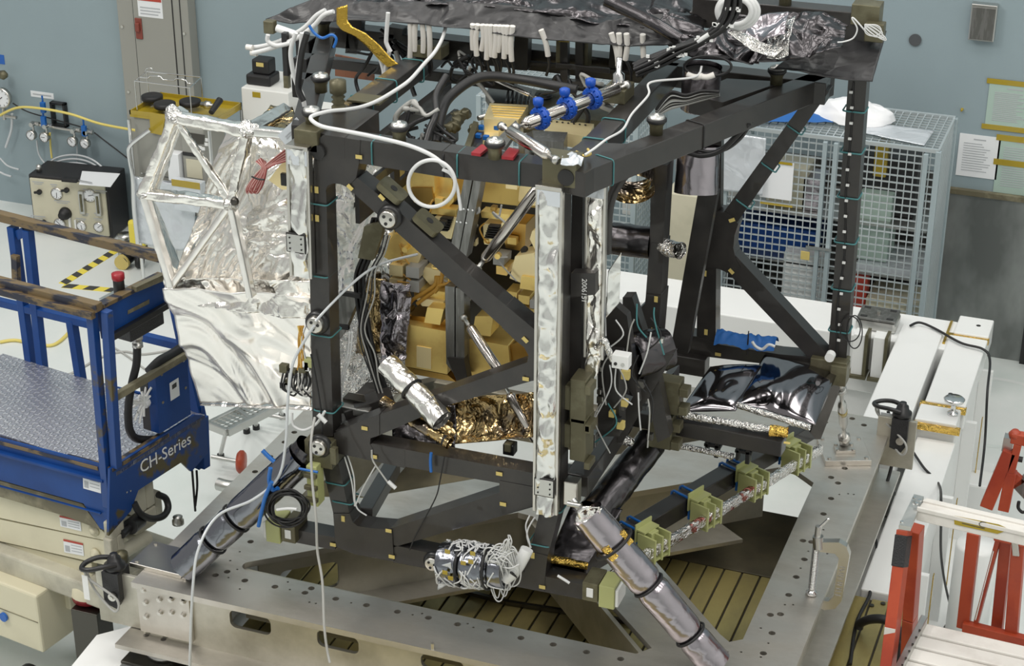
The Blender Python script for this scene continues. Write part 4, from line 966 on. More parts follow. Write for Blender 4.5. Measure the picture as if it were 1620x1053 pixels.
# teal cable ties around the members
for (u, v) in ((589, 243), (724, 262), (822, 275)):
    q = F(u, v, YF); loop('cable_tie', V((q.x, YF+.045, q.z)), X, .095, .092, Z, 'teal_tie', .0035)
for (u, v, du) in ((501, 436, 0), (508, 530, 0), (512, 650, 0), (501, 322, 0)):
    q = F(u, v, YF); loop('cable_tie', V((q.x+.003, YF+.045, q.z)), Z, .09, .10, Y, 'teal_tie', .0035)
for (u, v) in ((530, 765), (541, 795)):
    q = F(u, v, YF); loop('cable_tie', V((q.x, YF+.045, q.z)), Z, .09, .09, Y, 'teal_tie', .0035)
for (u, v) in ((870, 808), (852, 862)):
    q = F(u, v, YF); loop('cable_tie', V((q.x, YF+.045, q.z)), Z, .09, .09, Y, 'teal_tie', .0035)
for v in (172, 237, 308, 379, 453, 519):
    q = F(1357-(v-120)*.069, v, YB+.02); loop('cable_tie', V((q.x, YB+.022, q.z)), Z, .088, .088, Y, 'teal_tie', .004)
for (u, v) in ((1260, 201), (1219, 260), (1179, 318)):
    q = F(u, v, YB); loop('cable_tie', V((q.x, YB+.0025, q.z)), (F(1300, 142, YB)-F(1155, 345, YB)), .070, .087, Y, 'teal_tie', .004)
for y in (6.85, 7.1, 7.4): loop('cable_tie', V((-3.245, y, ZT-.05)), Y, .098, .095, Z, 'blue_tie' if y > 8 else 'teal_tie', .0035)
for y in (6.7, 6.95): loop('cable_tie', V((-2.155, y, ZT-.045)), Y, .095, .092, Z, 'teal_tie', .0035)
for t in (.1, .44): loop('cable_tie' if t < .3 else 'joint_seam', e0.lerp(e1, t)+nr*.045-Z*.05, dr, .092, .102, Z, 'teal_tie' if t < .3 else 'dark_seam', .003)
bar('low_brace', F(577, 815, 6.47), P(622, 737, y=7.1), .07, .07)
bar('low_brace', F(870, 800, 6.47), P(905, 745, y=6.9), .07, .07)
q = F(706, 262); loop('joint_seam', V((F(702, 262).x, YF+.045, q.z)), X, .093, .093, Z, 'black_rubber', .0035)
# sensor cable with white ties down the rear right post
m = M(); m.tube([F(1350, 130, YB-.026), F(1347, 200, YB-.026), F(1338, 300, YB-.026), F(1336, 400, YB-.026), F(1325, 480, YB-.026), F(1324, 570, YB-.026)], .004, n=6); build('sensor_cable', m, 'black_rubber', T)
for k in range(17):
    v = 145+k*24.5; q = F(1349-(v-130)*.056+random.uniform(-2, 2), v, YB-.030); build('tie_end', M().bx(q.x-.006, q.x+.008, q.y-.008, q.y, q.z-.006, q.z+.004), 'white_plastic', T)
# garolite clamps with blue ties on the side beam
def ribs(boxes, mat, b, bev=.003):
    for q in boxes: build('clamp_rib', M().bx(*q), mat, b, bev=bev)
def clampset(t, i):
    c = l0.lerp(l1, t)+Z*.0; r = T
    b = build('harness_clamp', M().box(c-nl*.045-Z*.035, dl*.05, nl*.09, Z*.10), 'garolite', T, bev=.003)
    for s in (-.05, 0, .05): build('clamp_rib', M().box(c-nl*.085+dl*s-Z*.05, dl*.010, nl*.10, Z*.12), 'garolite', b)
    for q in ((c-nl*.045+Z*.018, dl*.10, nl*.05, Z*.008), (c-nl*.085-Z*.10, dl*.11, nl*.09, Z*.008), (c-nl*.02, dl*.11, nl*.006, Z*.09)): build('clamp_rib', M().box(*q), 'garolite', b)
    for s in (-.035, .025):
        pts = [c+dl*s+nl*x+Z*z for (x, z) in ((-.012, -.10), (-.012, .0), (.0, .008), (.045, .010), (.09, .004), (.092, -.09))]
        build('blue_tie', M().tube(pts, .0065, n=6, sub=3), 'blue_tie', b)
for i, t in enumerate((.13, .37, .60, .82)): clampset(t, i)
for i, (u, v) in enumerate(((912, 630), (912, 690))):
    c = P(u, v, y=6.42); b = build('side_clamp', M().bx(c.x-.02, c.x+.05, c.y-.03, c.y+.08, c.z-.10, c.z+.10), 'olive_metal', T, bev=.005)
    ribs([(c.x+.05, c.x+.075, c.y-.05, c.y+.03, c.z-.12, c.z-.09), (c.x+.05, c.x+.075, c.y-.05, c.y+.03, c.z+.05, c.z+.09), (c.x-.06, c.x-.02, c.y-.02, c.y+.03, c.z-.05, c.z+.06)], 'olive_metal', b)
for i, (u, v) in enumerate(((1060, 625), (1048, 680))):
    c = P(u, v, y=7.05); b = build('side_clamp', M().bx(c.x-.06, c.x+.05, c.y-.03, c.y+.05, c.z-.08, c.z+.08), 'olive_metal', T, bev=.005)
    ribs([(c.x+.05, c.x+.09, c.y-.04, c.y+.02, c.z-.07, c.z-.03), (c.x+.05, c.x+.09, c.y-.04, c.y+.02, c.z+.02, c.z+.06)], 'olive_metal', b)
c = P(498, 760, y=YF-.08); b = build('side_clamp', M().bx(c.x-.03, c.x+.02, c.y-.02, c.y+.05, c.z-.12, c.z+.08), 'garolite', T, bev=.004)
ribs([(c.x-.035, c.x+.025, c.y-.04, c.y-.02, c.z-.09, c.z-.07), (c.x-.035, c.x+.025, c.y-.04, c.y-.02, c.z-.03, c.z-.01), (c.x-.035, c.x+.025, c.y-.04, c.y-.02, c.z+.03, c.z+.05)], 'olive_metal', b)
build('blue_tie', M().tube([c+V((-.05, -.045, .075)), c+V((.04, -.045, .075))], .006, n=6), 'blue_tie', b)
# brackets hanging below the rear beam
for (u, v) in ((1127, 702), (1176, 712)):
    q = P(u, v, y=7.35); build('hanging_bracket', M().bx(q.x-.05, q.x+.04, q.y, q.y+.06, q.z+.015, q.z+.03).bx(q.x-.035, q.x-.02, q.y, q.y+.04, q.z-.06, q.z+.02).bx(q.x+.01, q.x+.03, q.y, q.y+.04, q.z-.07, q.z+.02).bx(q.x-.04, q.x+.04, q.y, q.y+.04, q.z-.02, q.z-.005), 'black_metal', T, bev=.002)
# stepped perforation dots and small hardware
for (u, v) in ((807, 716),): 
    q = P(u, v, z=2.06); fit('sensor_block', (q.x, q.y, q.z+.025), (.05, .05, .05), 'black_metal'); fit('sensor_block', (q.x+.0, q.y-.02, q.z+.04), (.03, .03, .04), 'olive_metal')
q = P(690, 82, z=ZT); fit('mount_block', (q.x+.0, q.y-.06, q.z+.03), (.14, .10, .06)); 
q = P(985, 157, z=ZT); fit('mount_block', (q.x-.02, q.y+.0, q.z+.03), (.10, .14, .06)); build('mount_neck', M().lathe((q.x-.02, q.y, q.z+.06), Z, [(0, 0), (.035, 0), (.025, .02), (.025, .05), (.012, .06), (.012, .12), (0, .12)], 16), 'chrome', T)
q = P(575, 158, z=ZT); build('slotted_plate', M().bx(q.x-.05, q.x+.10, q.y-.06, q.y+.04, ZT+.005, ZT+.015), 'olive_metal', T, bev=.002)
q = P(536, 175, z=ZT); build('spring_fitting', M().lathe((q.x, q.y, ZT), Z, [(0, 0), (.03, 0), (.03, .02), (.02, .03), (.03, .04), (.02, .05), (.03, .06), (.02, .07), (.035, .08), (.035, .13), (0, .14)], 14), 'olive_metal', T)
for (u, v) in ((485, 75), (482, 103), (480, 135)):
    q = P(u, v, z=ZT-.05); fit('relay_block', (q.x, q.y, q.z), (.07, .09, .09), 'black_metal')
q = P(540, 85, y=7.9)
tag(build('copper_sheet', M().prism([P(u, v, y=7.95) for u, v in ((530, 86), (590, 98), (592, 128), (530, 120))], (0, .01, 0)), 'copper_panel'), 'mottled copper-red panel seen between the rear beams', 'panel')
# ================================================================ foil covered posts, gold instrument, blankets
def cover(nm, top, bot, wpx, label, y, mat='smooth_foil', plate_uv=None, seed=0, capuv=None, dep=.035, amp=.012):
    a = F(*top, y); b = F(*bot, y); W = wpx
    r = thing(nm, b, label, 'foil cover', None)
    L_ = (a-b).length
    # padded front sheet with soft folds, on a shallow tray
    m = M(); ax = (a-b)
    def fn(u, v):
        p = b+ax*v+X*(u-.5)*W; e = min(1, 6*min(u, 1-u)); q = V((p.x*8, 0, p.z*6+seed))
        k = noise.noise(q)*.8+abs(noise.noise(V((p.x*16, 1, p.z*8+seed))))*1.6+.3*math.sin(p.z*23+seed+2*noise.noise(V((p.x*5, 3, p.z*2))))+crump(V((p.x*1.3, 0, p.z)), 13, seed)*1.5
        return p+V((0, -dep-(.014+k*amp)*e*1.5+.002, 0))
    m.grid(fn, 16, int(L_/.012))
    build('front_sheet', m, mat, r)
    m = M(); m.box(b+ax*.5+V((0, -dep/2, 0)), X*W, Y*dep, ax); build('tray', m, 'bright_metal', r, bev=.003)
    for s in (-1, 1): build('edge_strip', M().box(b+ax*.5+V((s*W*.5, -dep-.004, 0)), X*.012, Y*.02, ax), 'bright_metal', r, bev=.003)
    build('cap', M().bx(a.x-W*.55, a.x+W*.55, y-dep-.02, y+.045, a.z-.005, a.z+.012), 'bright_metal', r, bev=.002)
    build('cap_block', M().bx(a.x-W*.48, a.x+W*.48, y-dep-.018, y, a.z-.07, a.z-.005), 'clear_film', r, bev=.002)
    if plate_uv:
        q = F(*plate_uv, y); pl = build('name_plate', M().bx(q.x-.04, q.x+.04, y-dep-.032, y-dep-.028, q.z-.038, q.z+.038), 'steel', r, bev=.002)
        build('plate_edge', M().bx(q.x-.044, q.x+.044, y-dep-.029, y-dep-.02, q.z-.042, q.z+.042), 'dark_seam', pl)
        for i in (-1, 1):
            for j in (-1, 0, 1):
                e = V((q.x+i*.026, y-dep-.032, q.z+j*.024)); build('screw', M().cyl(e, e-Y*.002, .004, n=8), 'dark_seam', pl)
    return r
cover('foil_cover', (875, 292), (868, 803), .098, 'long padded silver foil cover on the near right truss post', YF-.005, plate_uv=(869, 760), seed=1)
cover('foil_cover', (478, 229), (484, 432), .092, 'short silver foil cover strapped to the left truss post', YF-.005, plate_uv=(479, 376), seed=4)
cover('foil_cover', (948, 280), (944, 560), .075, 'narrow wrinkled foil cover on the inner post right of the long cover', 6.54, mat='silver_foil', seed=9, amp=.016)
# torn end of the narrow cover with connector
a = F(941, 560, 6.5); m = M(); foilbar(m, a, F(936, 590, 6.5), .06, .04, Y, .02, .01, 18, 3)
tag(build('foil_tail', m, 'silver_foil'), 'ragged foil tail at the lower end of the narrow cover', 'foil')
m = M(); m.tube([F(943, 550, 6.48), F(955, 538, 6.46), F(962, 552, 6.46), F(970, 570, 6.46)], .014, n=10)
tag(build('foil_hose', m, 'fine_foil'), 'short foil wrapped cable bending to a grey connector', 'hose')
c = F(983, 570, 6.46); r = thing('connector_box', c-Z*.03, 'light grey metal connector block hanging beside the foil tail', 'connector')
build('body', M().bx(c.x-.035, c.x+.035, c.y-.02, c.y+.03, c.z-.03, c.z+.03), 'white_plastic', r, bev=.003); build('screw', M().cyl(c+V((.012, -.02, -.008)), c+V((.012, -.024, -.008)), .008, n=12), 'steel', r); build('screw', M().cyl(c+V((-.018, -.02, -.008)), c+V((-.018, -.024, -.008)), .007, n=12), 'dark_seam', r)
# ---- gold instrument
YG = 6.95
G = thing('gold_instrument', (-2.85, 7.2, 2.0), 'gold plated optical instrument of boxes and brackets inside the truss', 'instrument')
def gp(nm, pts, y=YG, d=.15, mat='gold_metal', bev=.004, parent=None): return build(nm, M().prism([F(u, v, y) for u, v in pts], (0, d, 0)), mat, parent or G, bev=bev)
gp('base_panel', [(560, 262), (858, 292), (858, 560), (600, 520)], 7.38, .03, 'hole_metal')
gp('back_plate', [(600, 240), (858, 275), (858, 330), (600, 300)], 7.30, .03)
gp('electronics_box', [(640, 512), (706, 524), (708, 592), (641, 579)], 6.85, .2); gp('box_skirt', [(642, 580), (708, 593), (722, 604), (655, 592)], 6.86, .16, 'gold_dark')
gp('inset_plate', [(659, 547), (682, 551), (682, 584), (659, 580)], 6.846, .006, 'gold_plate', bev=.001)
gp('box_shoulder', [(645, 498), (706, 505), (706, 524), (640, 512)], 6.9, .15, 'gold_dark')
gp('raised_cover', [(676, 486), (702, 489), (696, 514), (671, 510)], 6.84, .10, 'gold_metal')
gp('electronics_box', [(734, 534), (804, 547), (808, 588), (760, 600), (735, 596)], 6.9, .2); gp('raised_cover', [(752, 500), (780, 500), (776, 532), (747, 528)], 6.88, .1)
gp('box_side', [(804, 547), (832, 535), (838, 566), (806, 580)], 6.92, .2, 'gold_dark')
gp('faceted_housing', [(648, 270), (686, 273), (688, 300), (680, 325), (655, 320), (647, 300)], 6.95, .18)
gp('faceted_housing', [(686, 275), (715, 285), (718, 318), (706, 332), (688, 318)], 7.0, .16)
gp('housing_face', [(650, 297), (683, 297), (686, 318), (672, 325), (655, 318)], 6.94, .02, 'gold_dark', .002)
gp('bright_panel', [(822, 293), (858, 298), (856, 325), (832, 325), (820, 318)], 7.05, .03, 'gold_plate')
gp('angled_block', [(622, 370), (640, 372), (660, 392), (658, 402), (624, 415), (604, 405)], 6.93, .15); gp('angled_block', [(640, 372), (668, 400), (660, 420), (626, 414)], 6.95, .15, 'gold_plate')
for (u, v) in ((616, 418), (642, 421), (616, 440), (642, 443)): gp('module', [(u, v), (u+21, v+3), (u+21, v+20), (u, v+17)], 6.90, .10, 'gold_plate' if u < 640 else 'grey_wire', .003)
gp('bracket_row', [(655, 455), (704, 462), (704, 474), (655, 468)], 6.92, .1); gp('bracket_row', [(656, 470), (702, 477), (702, 486), (668, 484)], 6.9, .1, 'gold_plate')
gp('wing_plate', [(672, 422), (700, 428), (704, 452), (680, 450), (668, 436)], 6.95, .05, 'gold_plate')
gp('bracket_row', [(682, 328), (722, 332), (722, 342), (682, 338)], 6.97, .06); gp('bracket_row', [(760, 334), (808, 340), (808, 349), (762, 344)], 6.97, .06)
for (u, v) in ((690, 342), (766, 354)):
    gp('finned_block', [(u-2, v), (u+32, v+2), (u+24, v+36), (u+0, v+32)], 6.96, .12, 'gold_plate')
    for k in range(6): gp('fin', [(u+6-k*1.2, v+3+k*3.6), (u+24-k*1.2, v+4.5+k*3.6), (u+24-k*1.2, v+6+k*3.6), (u+6-k*1.2, v+4.5+k*3.6)], 6.935, .03, 'dark_seam', 0)
gp('flat_cover', [(815, 405), (845, 400), (852, 445), (836, 452), (806, 440)], 6.93, .1, 'gold_plate'); gp('flat_cover', [(825, 436), (850, 440), (846, 460), (822, 456)], 6.92, .12)
gp('bell_housing', [(842, 365), (856, 362), (856, 410), (850, 402), (838, 378)], 6.95, .12, 'gold_plate')
gp('shelf_block', [(792, 350), (832, 355), (830, 398), (800, 392)], 7.05, .12, 'gold_dark')
for (u, v) in ((780, 405), (800, 460), (820, 466), (806, 480), (826, 486), (838, 474), (785, 420)): gp('module', [(u, v), (u+18, v+3), (u+17, v+16), (u, v+13)], 6.94, .09, random.choice(['gold_plate', 'gold_metal', 'grey_wire']), .003)
gp('connector_bank', [(800, 286), (818, 288), (818, 300), (800, 298)], 7.0, .08, 'gold_plate')
# assorted gold fittings
random.seed(11)
for k in range(34):
    u = random.uniform(600, 850); v = random.uniform(300, 500)
    if 705 < u < 745: continue
    q = F(u, v, random.uniform(6.92, 7.05)); s = random.uniform(.008, .018)
    gp_ = build('fitting', M().cyl(q, q-Y*random.uniform(.02, .05), s, n=10) if k % 2 else M().bx(q.x-s, q.x+s*1.6, q.y-.03, q.y, q.z-s, q.z+s), random.choice(['gold_metal', 'gold_plate', 'bright_metal', 'gold_dark', 'dark_seam']), G, bev=.002 if k % 2 == 0 else 0)
for k in range(22):
    u = random.uniform(600, 845); v = random.uniform(300, 490)
    a_ = F(u, v, 6.92); pts = [a_]+[a_+V((random.uniform(-.06, .06), random.uniform(-.03, .0), -.03*j+random.uniform(-.03, .03))) for j in (1, 2, 3)]
    build('wire', M().tube(pts, random.choice([.004, .005, .007]), n=6, sub=5), random.choice(['amber_wire', 'amber_wire', 'white_cord', 'gold_metal', 'grey_wire']), G)
for pts in ([(690, 437), (688, 450), (672, 462), (652, 475), (645, 490), (648, 500)], [(694, 437), (692, 455), (676, 468), (660, 480)], [(700, 430), (697, 448), (688, 462)]):
    build('cable_loom', M().tube([F(u, v, 6.9) for u, v in pts], .009, n=8), 'amber_wire', G)
# twin grey spine bars
gp('spine_bar', [(734, 283), (747, 284), (724, 408), (712, 396)], 6.86, .07, 'grey_bar'); gp('spine_bar', [(749, 285), (761, 286), (737, 410), (726, 405)], 6.86, .07, 'grey_bar')
gp('spine_bar', [(704, 452), (719, 454), (719, 592), (706, 575)], 6.84, .07, 'grey_bar'); gp('spine_bar', [(721, 455), (734, 458), (735, 592), (721, 580)], 6.84, .07, 'grey_bar')
gp('spine_foot', [(707, 565), (734, 567), (740, 602), (722, 602)], 6.83, .05, 'composite')
for (u, v) in ((734, 330), (741, 331), (748, 332), (723, 350), (729, 351), (738, 352)):
    q = F(u, v, 6.86); build('screw', M().cyl(q, q-Y*.003, .0045, n=8), 'chrome', G)
# olive top deck parts seen from above
def tp(nm, pts, z, h, mat, bev=.003, parent=None): return build(nm, M().prism([P(u, v, z=z) for u, v in pts], (0, 0, -h)), mat, parent or G, bev=bev)
tp('top_deck', [(775, 163), (836, 166), (820, 190), (765, 188)], 3.28, .09, 'gold_plate')
for k in range(5): tp('deck_rib', [(777+k*1, 166+k*4), (832-k*2, 169+k*4), (832-k*2, 170+k*4), (777+k*1, 167+k*4)], 3.283, .003, 'gold_metal', 0)
tp('sloping_plate', [(850, 142), (890, 145), (858, 200), (828, 200), (836, 168)], 3.24, .03, 'olive_metal')
tp('sloping_plate', [(780, 123), (850, 142), (836, 168), (775, 160), (768, 150)], 3.2, .03, 'hole_metal')
for k in range(6): tp('louvre', [(803+k*7, 142), (806+k*7, 142), (802+k*7, 160), (799+k*7, 160)], 3.23, .03, 'composite', 0)
tp('channel', [(866, 188), (940, 196), (930, 216), (862, 206)], 3.24, .06, 'gold_plate'); tp('channel', [(890, 166), (965, 172), (958, 192), (885, 186)], 3.2, .05, 'olive_metal')
for k in range(7):
    q = P(872+k*9, 192+k*1, z=3.242); build('screw', M().cyl(q, q+Z*.003, .005, n=8), 'dark_seam', G)
tp('grey_block', [(842, 206), (898, 209), (892, 225), (845, 222)], 3.26, .10, 'grey_bar'); tp('grey_block', [(820, 218), (842, 206), (858, 230), (830, 236)], 3.22, .06, 'grey_bar')
tp('blue_sensor_frame', [(757, 205), (790, 205), (786, 228), (752, 226)], 3.22, .06, 'gold_plate'); tp('dark_window', [(753, 208), (766, 208), (762, 234), (748, 232)], 3.23, .05, 'composite')
for (u, v) in ((762, 198), (786, 198), (757, 211), (769, 214)): 
    q = P(u, v, z=3.25); build('blue_cap', M().bx(q.x-.012, q.x+.012, q.y-.012, q.y+.012, q.z-.02, q.z), 'blue_tie', G, bev=.003)
tp('triangle_bracket', [(783, 222), (816, 190), (822, 200), (800, 232)], 3.36, .02, 'grey_bar'); tp('olive_strut', [(749, 191), (757, 193), (742, 238), (733, 236)], 3.25, .03, 'olive_metal')
q = P(860, 154, z=3.25); build('lock_ring', M().lathe(q, Z, [(.02, 0), (.04, 0), (.04, .012), (.02, .015), (.02, 0)], 20), 'black_metal', G)
for (pts) in ([(745, 241), (762, 228), (775, 231), (760, 243)], [(793, 247), (805, 233), (822, 236), (812, 249)]): tp('red_cover', pts, 3.468, .012, 'red_metal')
m = M().lathe(P(757, 187, z=3.25), P(768, 184, z=3.25)-P(757, 187, z=3.25), [(0, 0), (.012, 0), (.012, .08), (.02, .08), (.02, .12), (0, .12)], 12); build('feed_tube', m, 'steel', G)
for k in range(9):
    q = P(random.uniform(715, 745), random.uniform(180, 215), z=3.2); build('valve_part', M().lathe(q, V((random.uniform(-1, 1), random.uniform(-1, 1), .6)), [(0, 0), (.02, 0), (.02, .02), (.028, .02), (.028, .03), (.012, .04), (0, .06)], 10), 'olive_metal', G)
# black arched harness at the back of the instrument
def tubep(nm, pts, r, mat, label, cat, **k): return tag(build(nm, M().tube(pts, r, n=10), mat), label, cat)
def zp(l, z): return [P(u, v, z=z) for u, v in l]
tubep('arched_conduit', [F(690, 225, 6.9), F(698, 180, 7.0), F(715, 150, 7.15), F(760, 122, 7.3), F(820, 125, 7.35), F(880, 136, 7.3), F(912, 142, 7.3)], .022, 'black_rubber', 'thick black arched conduit crossing over the instrument top', 'conduit')
tubep('vertical_harness', [F(672, 232, 6.8), F(680, 205, 6.85), F(690, 180, 6.9), F(690, 150, 7.0), F(706, 120, 7.1)], .016, 'black_metal', 'dark laced harness climbing behind the top front beam', 'harness')
# ---- shafts
def shaft(p, q, rad, label, mat='shaft_metal', neck=.4):
    p = V(p); q = V(q); r = thing('metal_strut', p, label, 'strut'); L_ = (q-p).length; d = (q-p).normalized()
    build('tube', M().lathe(p, d, [(0, 0), (rad*.6, 0), (rad, rad*.8), (rad, L_-rad*.8), (rad*.6, L_), (0, L_)], 24), mat, r)
    for s, e in ((p, -d), (q, d)): build('end_rod', M().lathe(s, e, [(rad*neck, -.005), (rad*neck, .035), (rad*.7, .035), (rad*.7, .055), (0, .055)], 14), 'steel', r)
    return r
shaft(F(852, 296, 6.62), F(765, 412, 6.55), .023, 'polished round strut running down from top right behind the diagonal brace')
shaft(F(742, 515, 6.72), F(792, 590, 6.60), .022, 'polished round strut crossing in front of the gold boxes')
shaft(F(805, 622, 6.62), F(850, 700, 6.55), .022, 'polished round strut end emerging below the lower brace')
t_ = shaft(P(828, 197, z=3.50), P(980, 139, z=3.52), .026, 'long steel tube on top carrying three bright blue clamps', neck=.25)
a = P(828, 197, z=3.50); b = P(980, 139, z=3.52); d = (b-a).normalized()
for i, t in enumerate((.17, .44, .71)):
    c = a.lerp(b, t); r = thing('blue_clamp', c-Z*.05, '%s bright blue segmented clamp on the long steel tube' % ('lowest', 'middle', 'uppermost')[i], 'clamp', None)
    U = d.orthogonal().normalized(); W = d.cross(U)
    for k in range(10):
        an = 2*math.pi*k/10; e = U*math.cos(an)+W*math.sin(an); t2 = d.cross(e)
        s_ = build('link', M().box(c+e*.036, e*.02, t2*.022, d*.034), 'blue_clamp', r, bev=.003)
    build('ridge', M().lathe(c, d, [(.044, -.008), (.049, -.006), (.049, .006), (.044, .008)], 20), 'blue_clamp', r)
    build('knob', M().lathe(c+Z*.05-X*.01, Z, [(0, 0), (.018, 0), (.022, .01), (.022, .03), (.012, .035), (0, .035)], 10), 'blue_clamp', r)
shaft(P(804, 206, z=3.52), P(868, 246, z=3.50), .024, 'short steel strut joining the top beam to the tube bracket')
shaft(P(782, 125, z=3.34), P(838, 150, z=3.34), .010, 'thin steel rod above the dark louvres')
# ---- big foil wrapped radiator frame at left
FO = thing('foil_radiator', (-3.8, 6.7, 2.0), 'large silver foil wrapped frame and blanket on the truss left side', 'radiator')
YR = 6.52
NA, NB, NC, ND, NE, NF = F(276, 184, YR), F(392, 206, YR+.02), F(229, 306, YR), F(366, 322, YR+.0), F(272, 452, YR), F(398, 468, YR)
NG = F(484, 215, YR+.05); NT = F(455, 172, YR+.35)
def fb(a, b, w_=.05, h_=.06, sd=0, mat='silver_foil', amp=.013): build('foil_bar', foilbar(M(), a, b, w_, h_, Y, amp if mat == 'silver_foil' else .004, .013, 17, sd), mat, FO)
fb(NA, NC, .045, .05, 1); fb(NA, NB, .05, .06, 2); fb(NC, ND, .045, .06, 3); fb(NA, ND, .035, .03, 4); fb(NB, ND, .045, .05, 5)
fb(NC, NE, .035, .05, 6, 'white_foil'); fb(ND, NF, .03, .05, 7, 'white_foil'); fb(ND, NE, .03, .03, 8, 'white_foil'); fb(NB, NG, .04, .05, 9, 'smooth_foil'); fb(NB, NT, .03, .06, 10, 'smooth_foil')
for n_, s in ((NA, .05), (NB, .048), (NC, .04), (ND, .045)):
    m = M(); rr = s
    def fn(u, v, n_=n_, rr=rr):
        th = u*2*math.pi; ph = v*math.pi; p = n_+V((math.sin(ph)*math.cos(th), math.sin(ph)*math.sin(th)*.9, math.cos(ph)*.9))*rr
        return p+(p-n_)*crump(p, 26, 2)*.7
    m.grid(fn, 22, 14); build('foil_knot', m, 'fine_foil', FO)
# rear bars giving the frame depth
off = Y*.22+X*-.03
fb(NA+off*.4, NC+off*.4, .05, .04, 11); 
def tri(nm, pts, nu, nv, amp, s, mat, seed=0, bulge=0, an=None):
    a, b, c, d = pts; return build(nm, sheet(M(), a, b, c, d, nu, nv, amp, s, seed, bulge=bulge, an=an), mat, FO, solid=.003)
tri('side_sheet', (NC+Y*.02, F(250, 330, YR+.2), F(292, 440, YR+.2), NE+Y*.02), 12, 30, .012, 9, 'silver_foil', 3)
tri('side_sheet', (NA+Y*.03, F(282, 215, YR+.25), F(250, 310, YR+.25), NC+Y*.03), 10, 24, .012, 9, 'silver_foil', 4)
tri('body_sheet', (F(268, 462, 6.62), F(400, 480, 6.60), F(410, 200, 6.80), F(356, 208, 6.86)), 60, 80, .045, 11, 'silver_foil', 5, an=(.9, 3.0))
tri('body_sheet', (F(385, 470, 6.60), F(500, 505, 6.52), F(505, 180, 6.85), F(395, 190, 6.82)), 60, 90, .06, 10, 'silver_foil', 6, bulge=.05, an=(.6, 3.2))
tri('top_flap', (F(396, 205, 6.62), F(478, 212, 6.62), F(462, 168, 6.9), F(428, 165, 6.9)), 24, 20, .025, 9, 'amber_foil', 8)
tri('crumpled_band', (F(262, 480, 6.56), F(495, 506, 6.53), F(495, 446, 6.53), F(258, 440, 6.56)), 90, 26, .05, 13, 'silver_foil', 7, bulge=-.02, an=(1.2, 2))
tri('lower_sheet', (F(315, 638, 6.72), F(492, 645, 6.66), F(492, 470, 6.53), F(258, 455, 6.54)), 60, 60, .045, 6, 'white_foil', 9, bulge=-.03, an=(-.9, 4))
tri('lower_edge_sheet', (F(316, 640, 6.72), F(494, 648, 6.66), F(494, 600, 6.9), F(320, 610, 6.95)), 40, 8, .01, 6, 'silver_foil', 2)
gpn = build('gold_patch', M().prism([F(u, v, 6.60) for u, v in ((442, 262), (466, 240), (464, 300), (446, 300), (425, 285))], (0, .02, 0)), 'gold_plate', FO, bev=.003)
c = F(452, 283, 6.58); build('black_fastener', M().bx(c.x-.015, c.x+.012, c.y-.02, c.y, c.z-.025, c.z+.03), 'black_metal', FO, bev=.003)
c = F(372, 318, 6.46); build('fastener', M().lathe(c, -Y, [(0, 0), (.02, 0), (.016, .015), (0, .015)], 10), 'hole_metal', FO)
# red wire bundle, silver tag
RB = thing('wire_bundle', F(405, 300, 6.46), 'looped bundle of dark red wires hanging on the foil', 'wire bundle')
for k in range(15):
    o = (k-7)*1.25; m = M(); m.tube([F(412+o*.9, 250+abs(o)*.6, 6.48+k*.002), F(418+o*.4, 268, 6.47), F(408+o, 290, 6.46), F(400+o*.9, 303+math.cos(k)*3, 6.46), F(394+o*.5, 298, 6.46), F(404+o*.3, 280, 6.47), F(425+o*.7, 262, 6.48), F(455+o*.5, 245+o, 6.5)], .0032, n=5, sub=5); build('wire', m, 'red_wire' if k % 3 else 'red_wire2', RB)
build('tie', M().tube([F(398, 279, 6.44), F(408, 283, 6.44), F(418, 284, 6.44)], .004, n=6), 'black_rubber', RB)
r = thing('silver_tag', F(457, 215, 6.5), 'silvery rectangular tag with blue round dot near the foil top', 'tag')
U = (F(474, 192, 6.5)-F(449, 216, 6.5)).normalized(); a = F(449, 216, 6.5); W = U.cross(Y).normalized()
build('plate', M().box(F(461, 208, 6.5), U*.13, Y*.003, W*.055), 'clear_film', r, bev=.001)
c = F(473, 201, 6.495); build('blue_dot', M().cyl(c, c-Y*.002, .014, n=18), 'sapphire', r)
build('printed_lines', M().box(F(457, 211, 6.497), U*.05, Y*.001, W*.004).box(F(459, 214, 6.497), U*.05, Y*.001, W*.004), 'print_grey', r)
# crumpled foil between post and instrument
def blob(nm, quad, mat, label, nu=40, nv=40, amp=.06, s=6, seed=0, bulge=.03, cat='foil blanket'):
    return tag(build(nm, sheet(M(), *quad, nu, nv, amp, s, seed, bulge=bulge), mat, solid=.002), label, cat)
blob('foil_blanket', (F(525, 470, 6.95), F(620, 500, 6.9), F(622, 262, 7.0), F(528, 262, 7.05)), 'silver_foil', 'crumpled silver foil filling the gap behind the left post, upper', 50, 60, .07, 6, 21)
blob('foil_blanket', (F(520, 640, 6.85), F(650, 620, 6.9), F(650, 470, 7.0), F(530, 450, 7.0)), 'fine_foil', 'crumpled silver foil behind the left post, lower', 50, 50, .07, 6, 22)
blob('dark_foil_blanket', (F(600, 575, 6.80), F(640, 570, 6.80), F(650, 450, 6.85), F(600, 445, 6.85)), 'purple_foil', 'dark crinkled foil hanging left of the gold boxes', 30, 40, .06, 9, 23)
blob('amber_foil_blanket', (F(560, 560, 6.9), F(605, 560, 6.86), F(612, 440, 6.9), F(580, 440, 6.9)), 'amber_foil', 'amber tinted foil behind the laced black harness', 24, 40, .05, 9, 24)
blob('foil_blanket', (F(690, 300, 7.4), F(860, 320, 7.4), F(860, 240, 7.4), F(690, 240, 7.4)), 'gold_foil', 'gold foil lining behind the instrument top', 30, 20, .03, 6, 25)
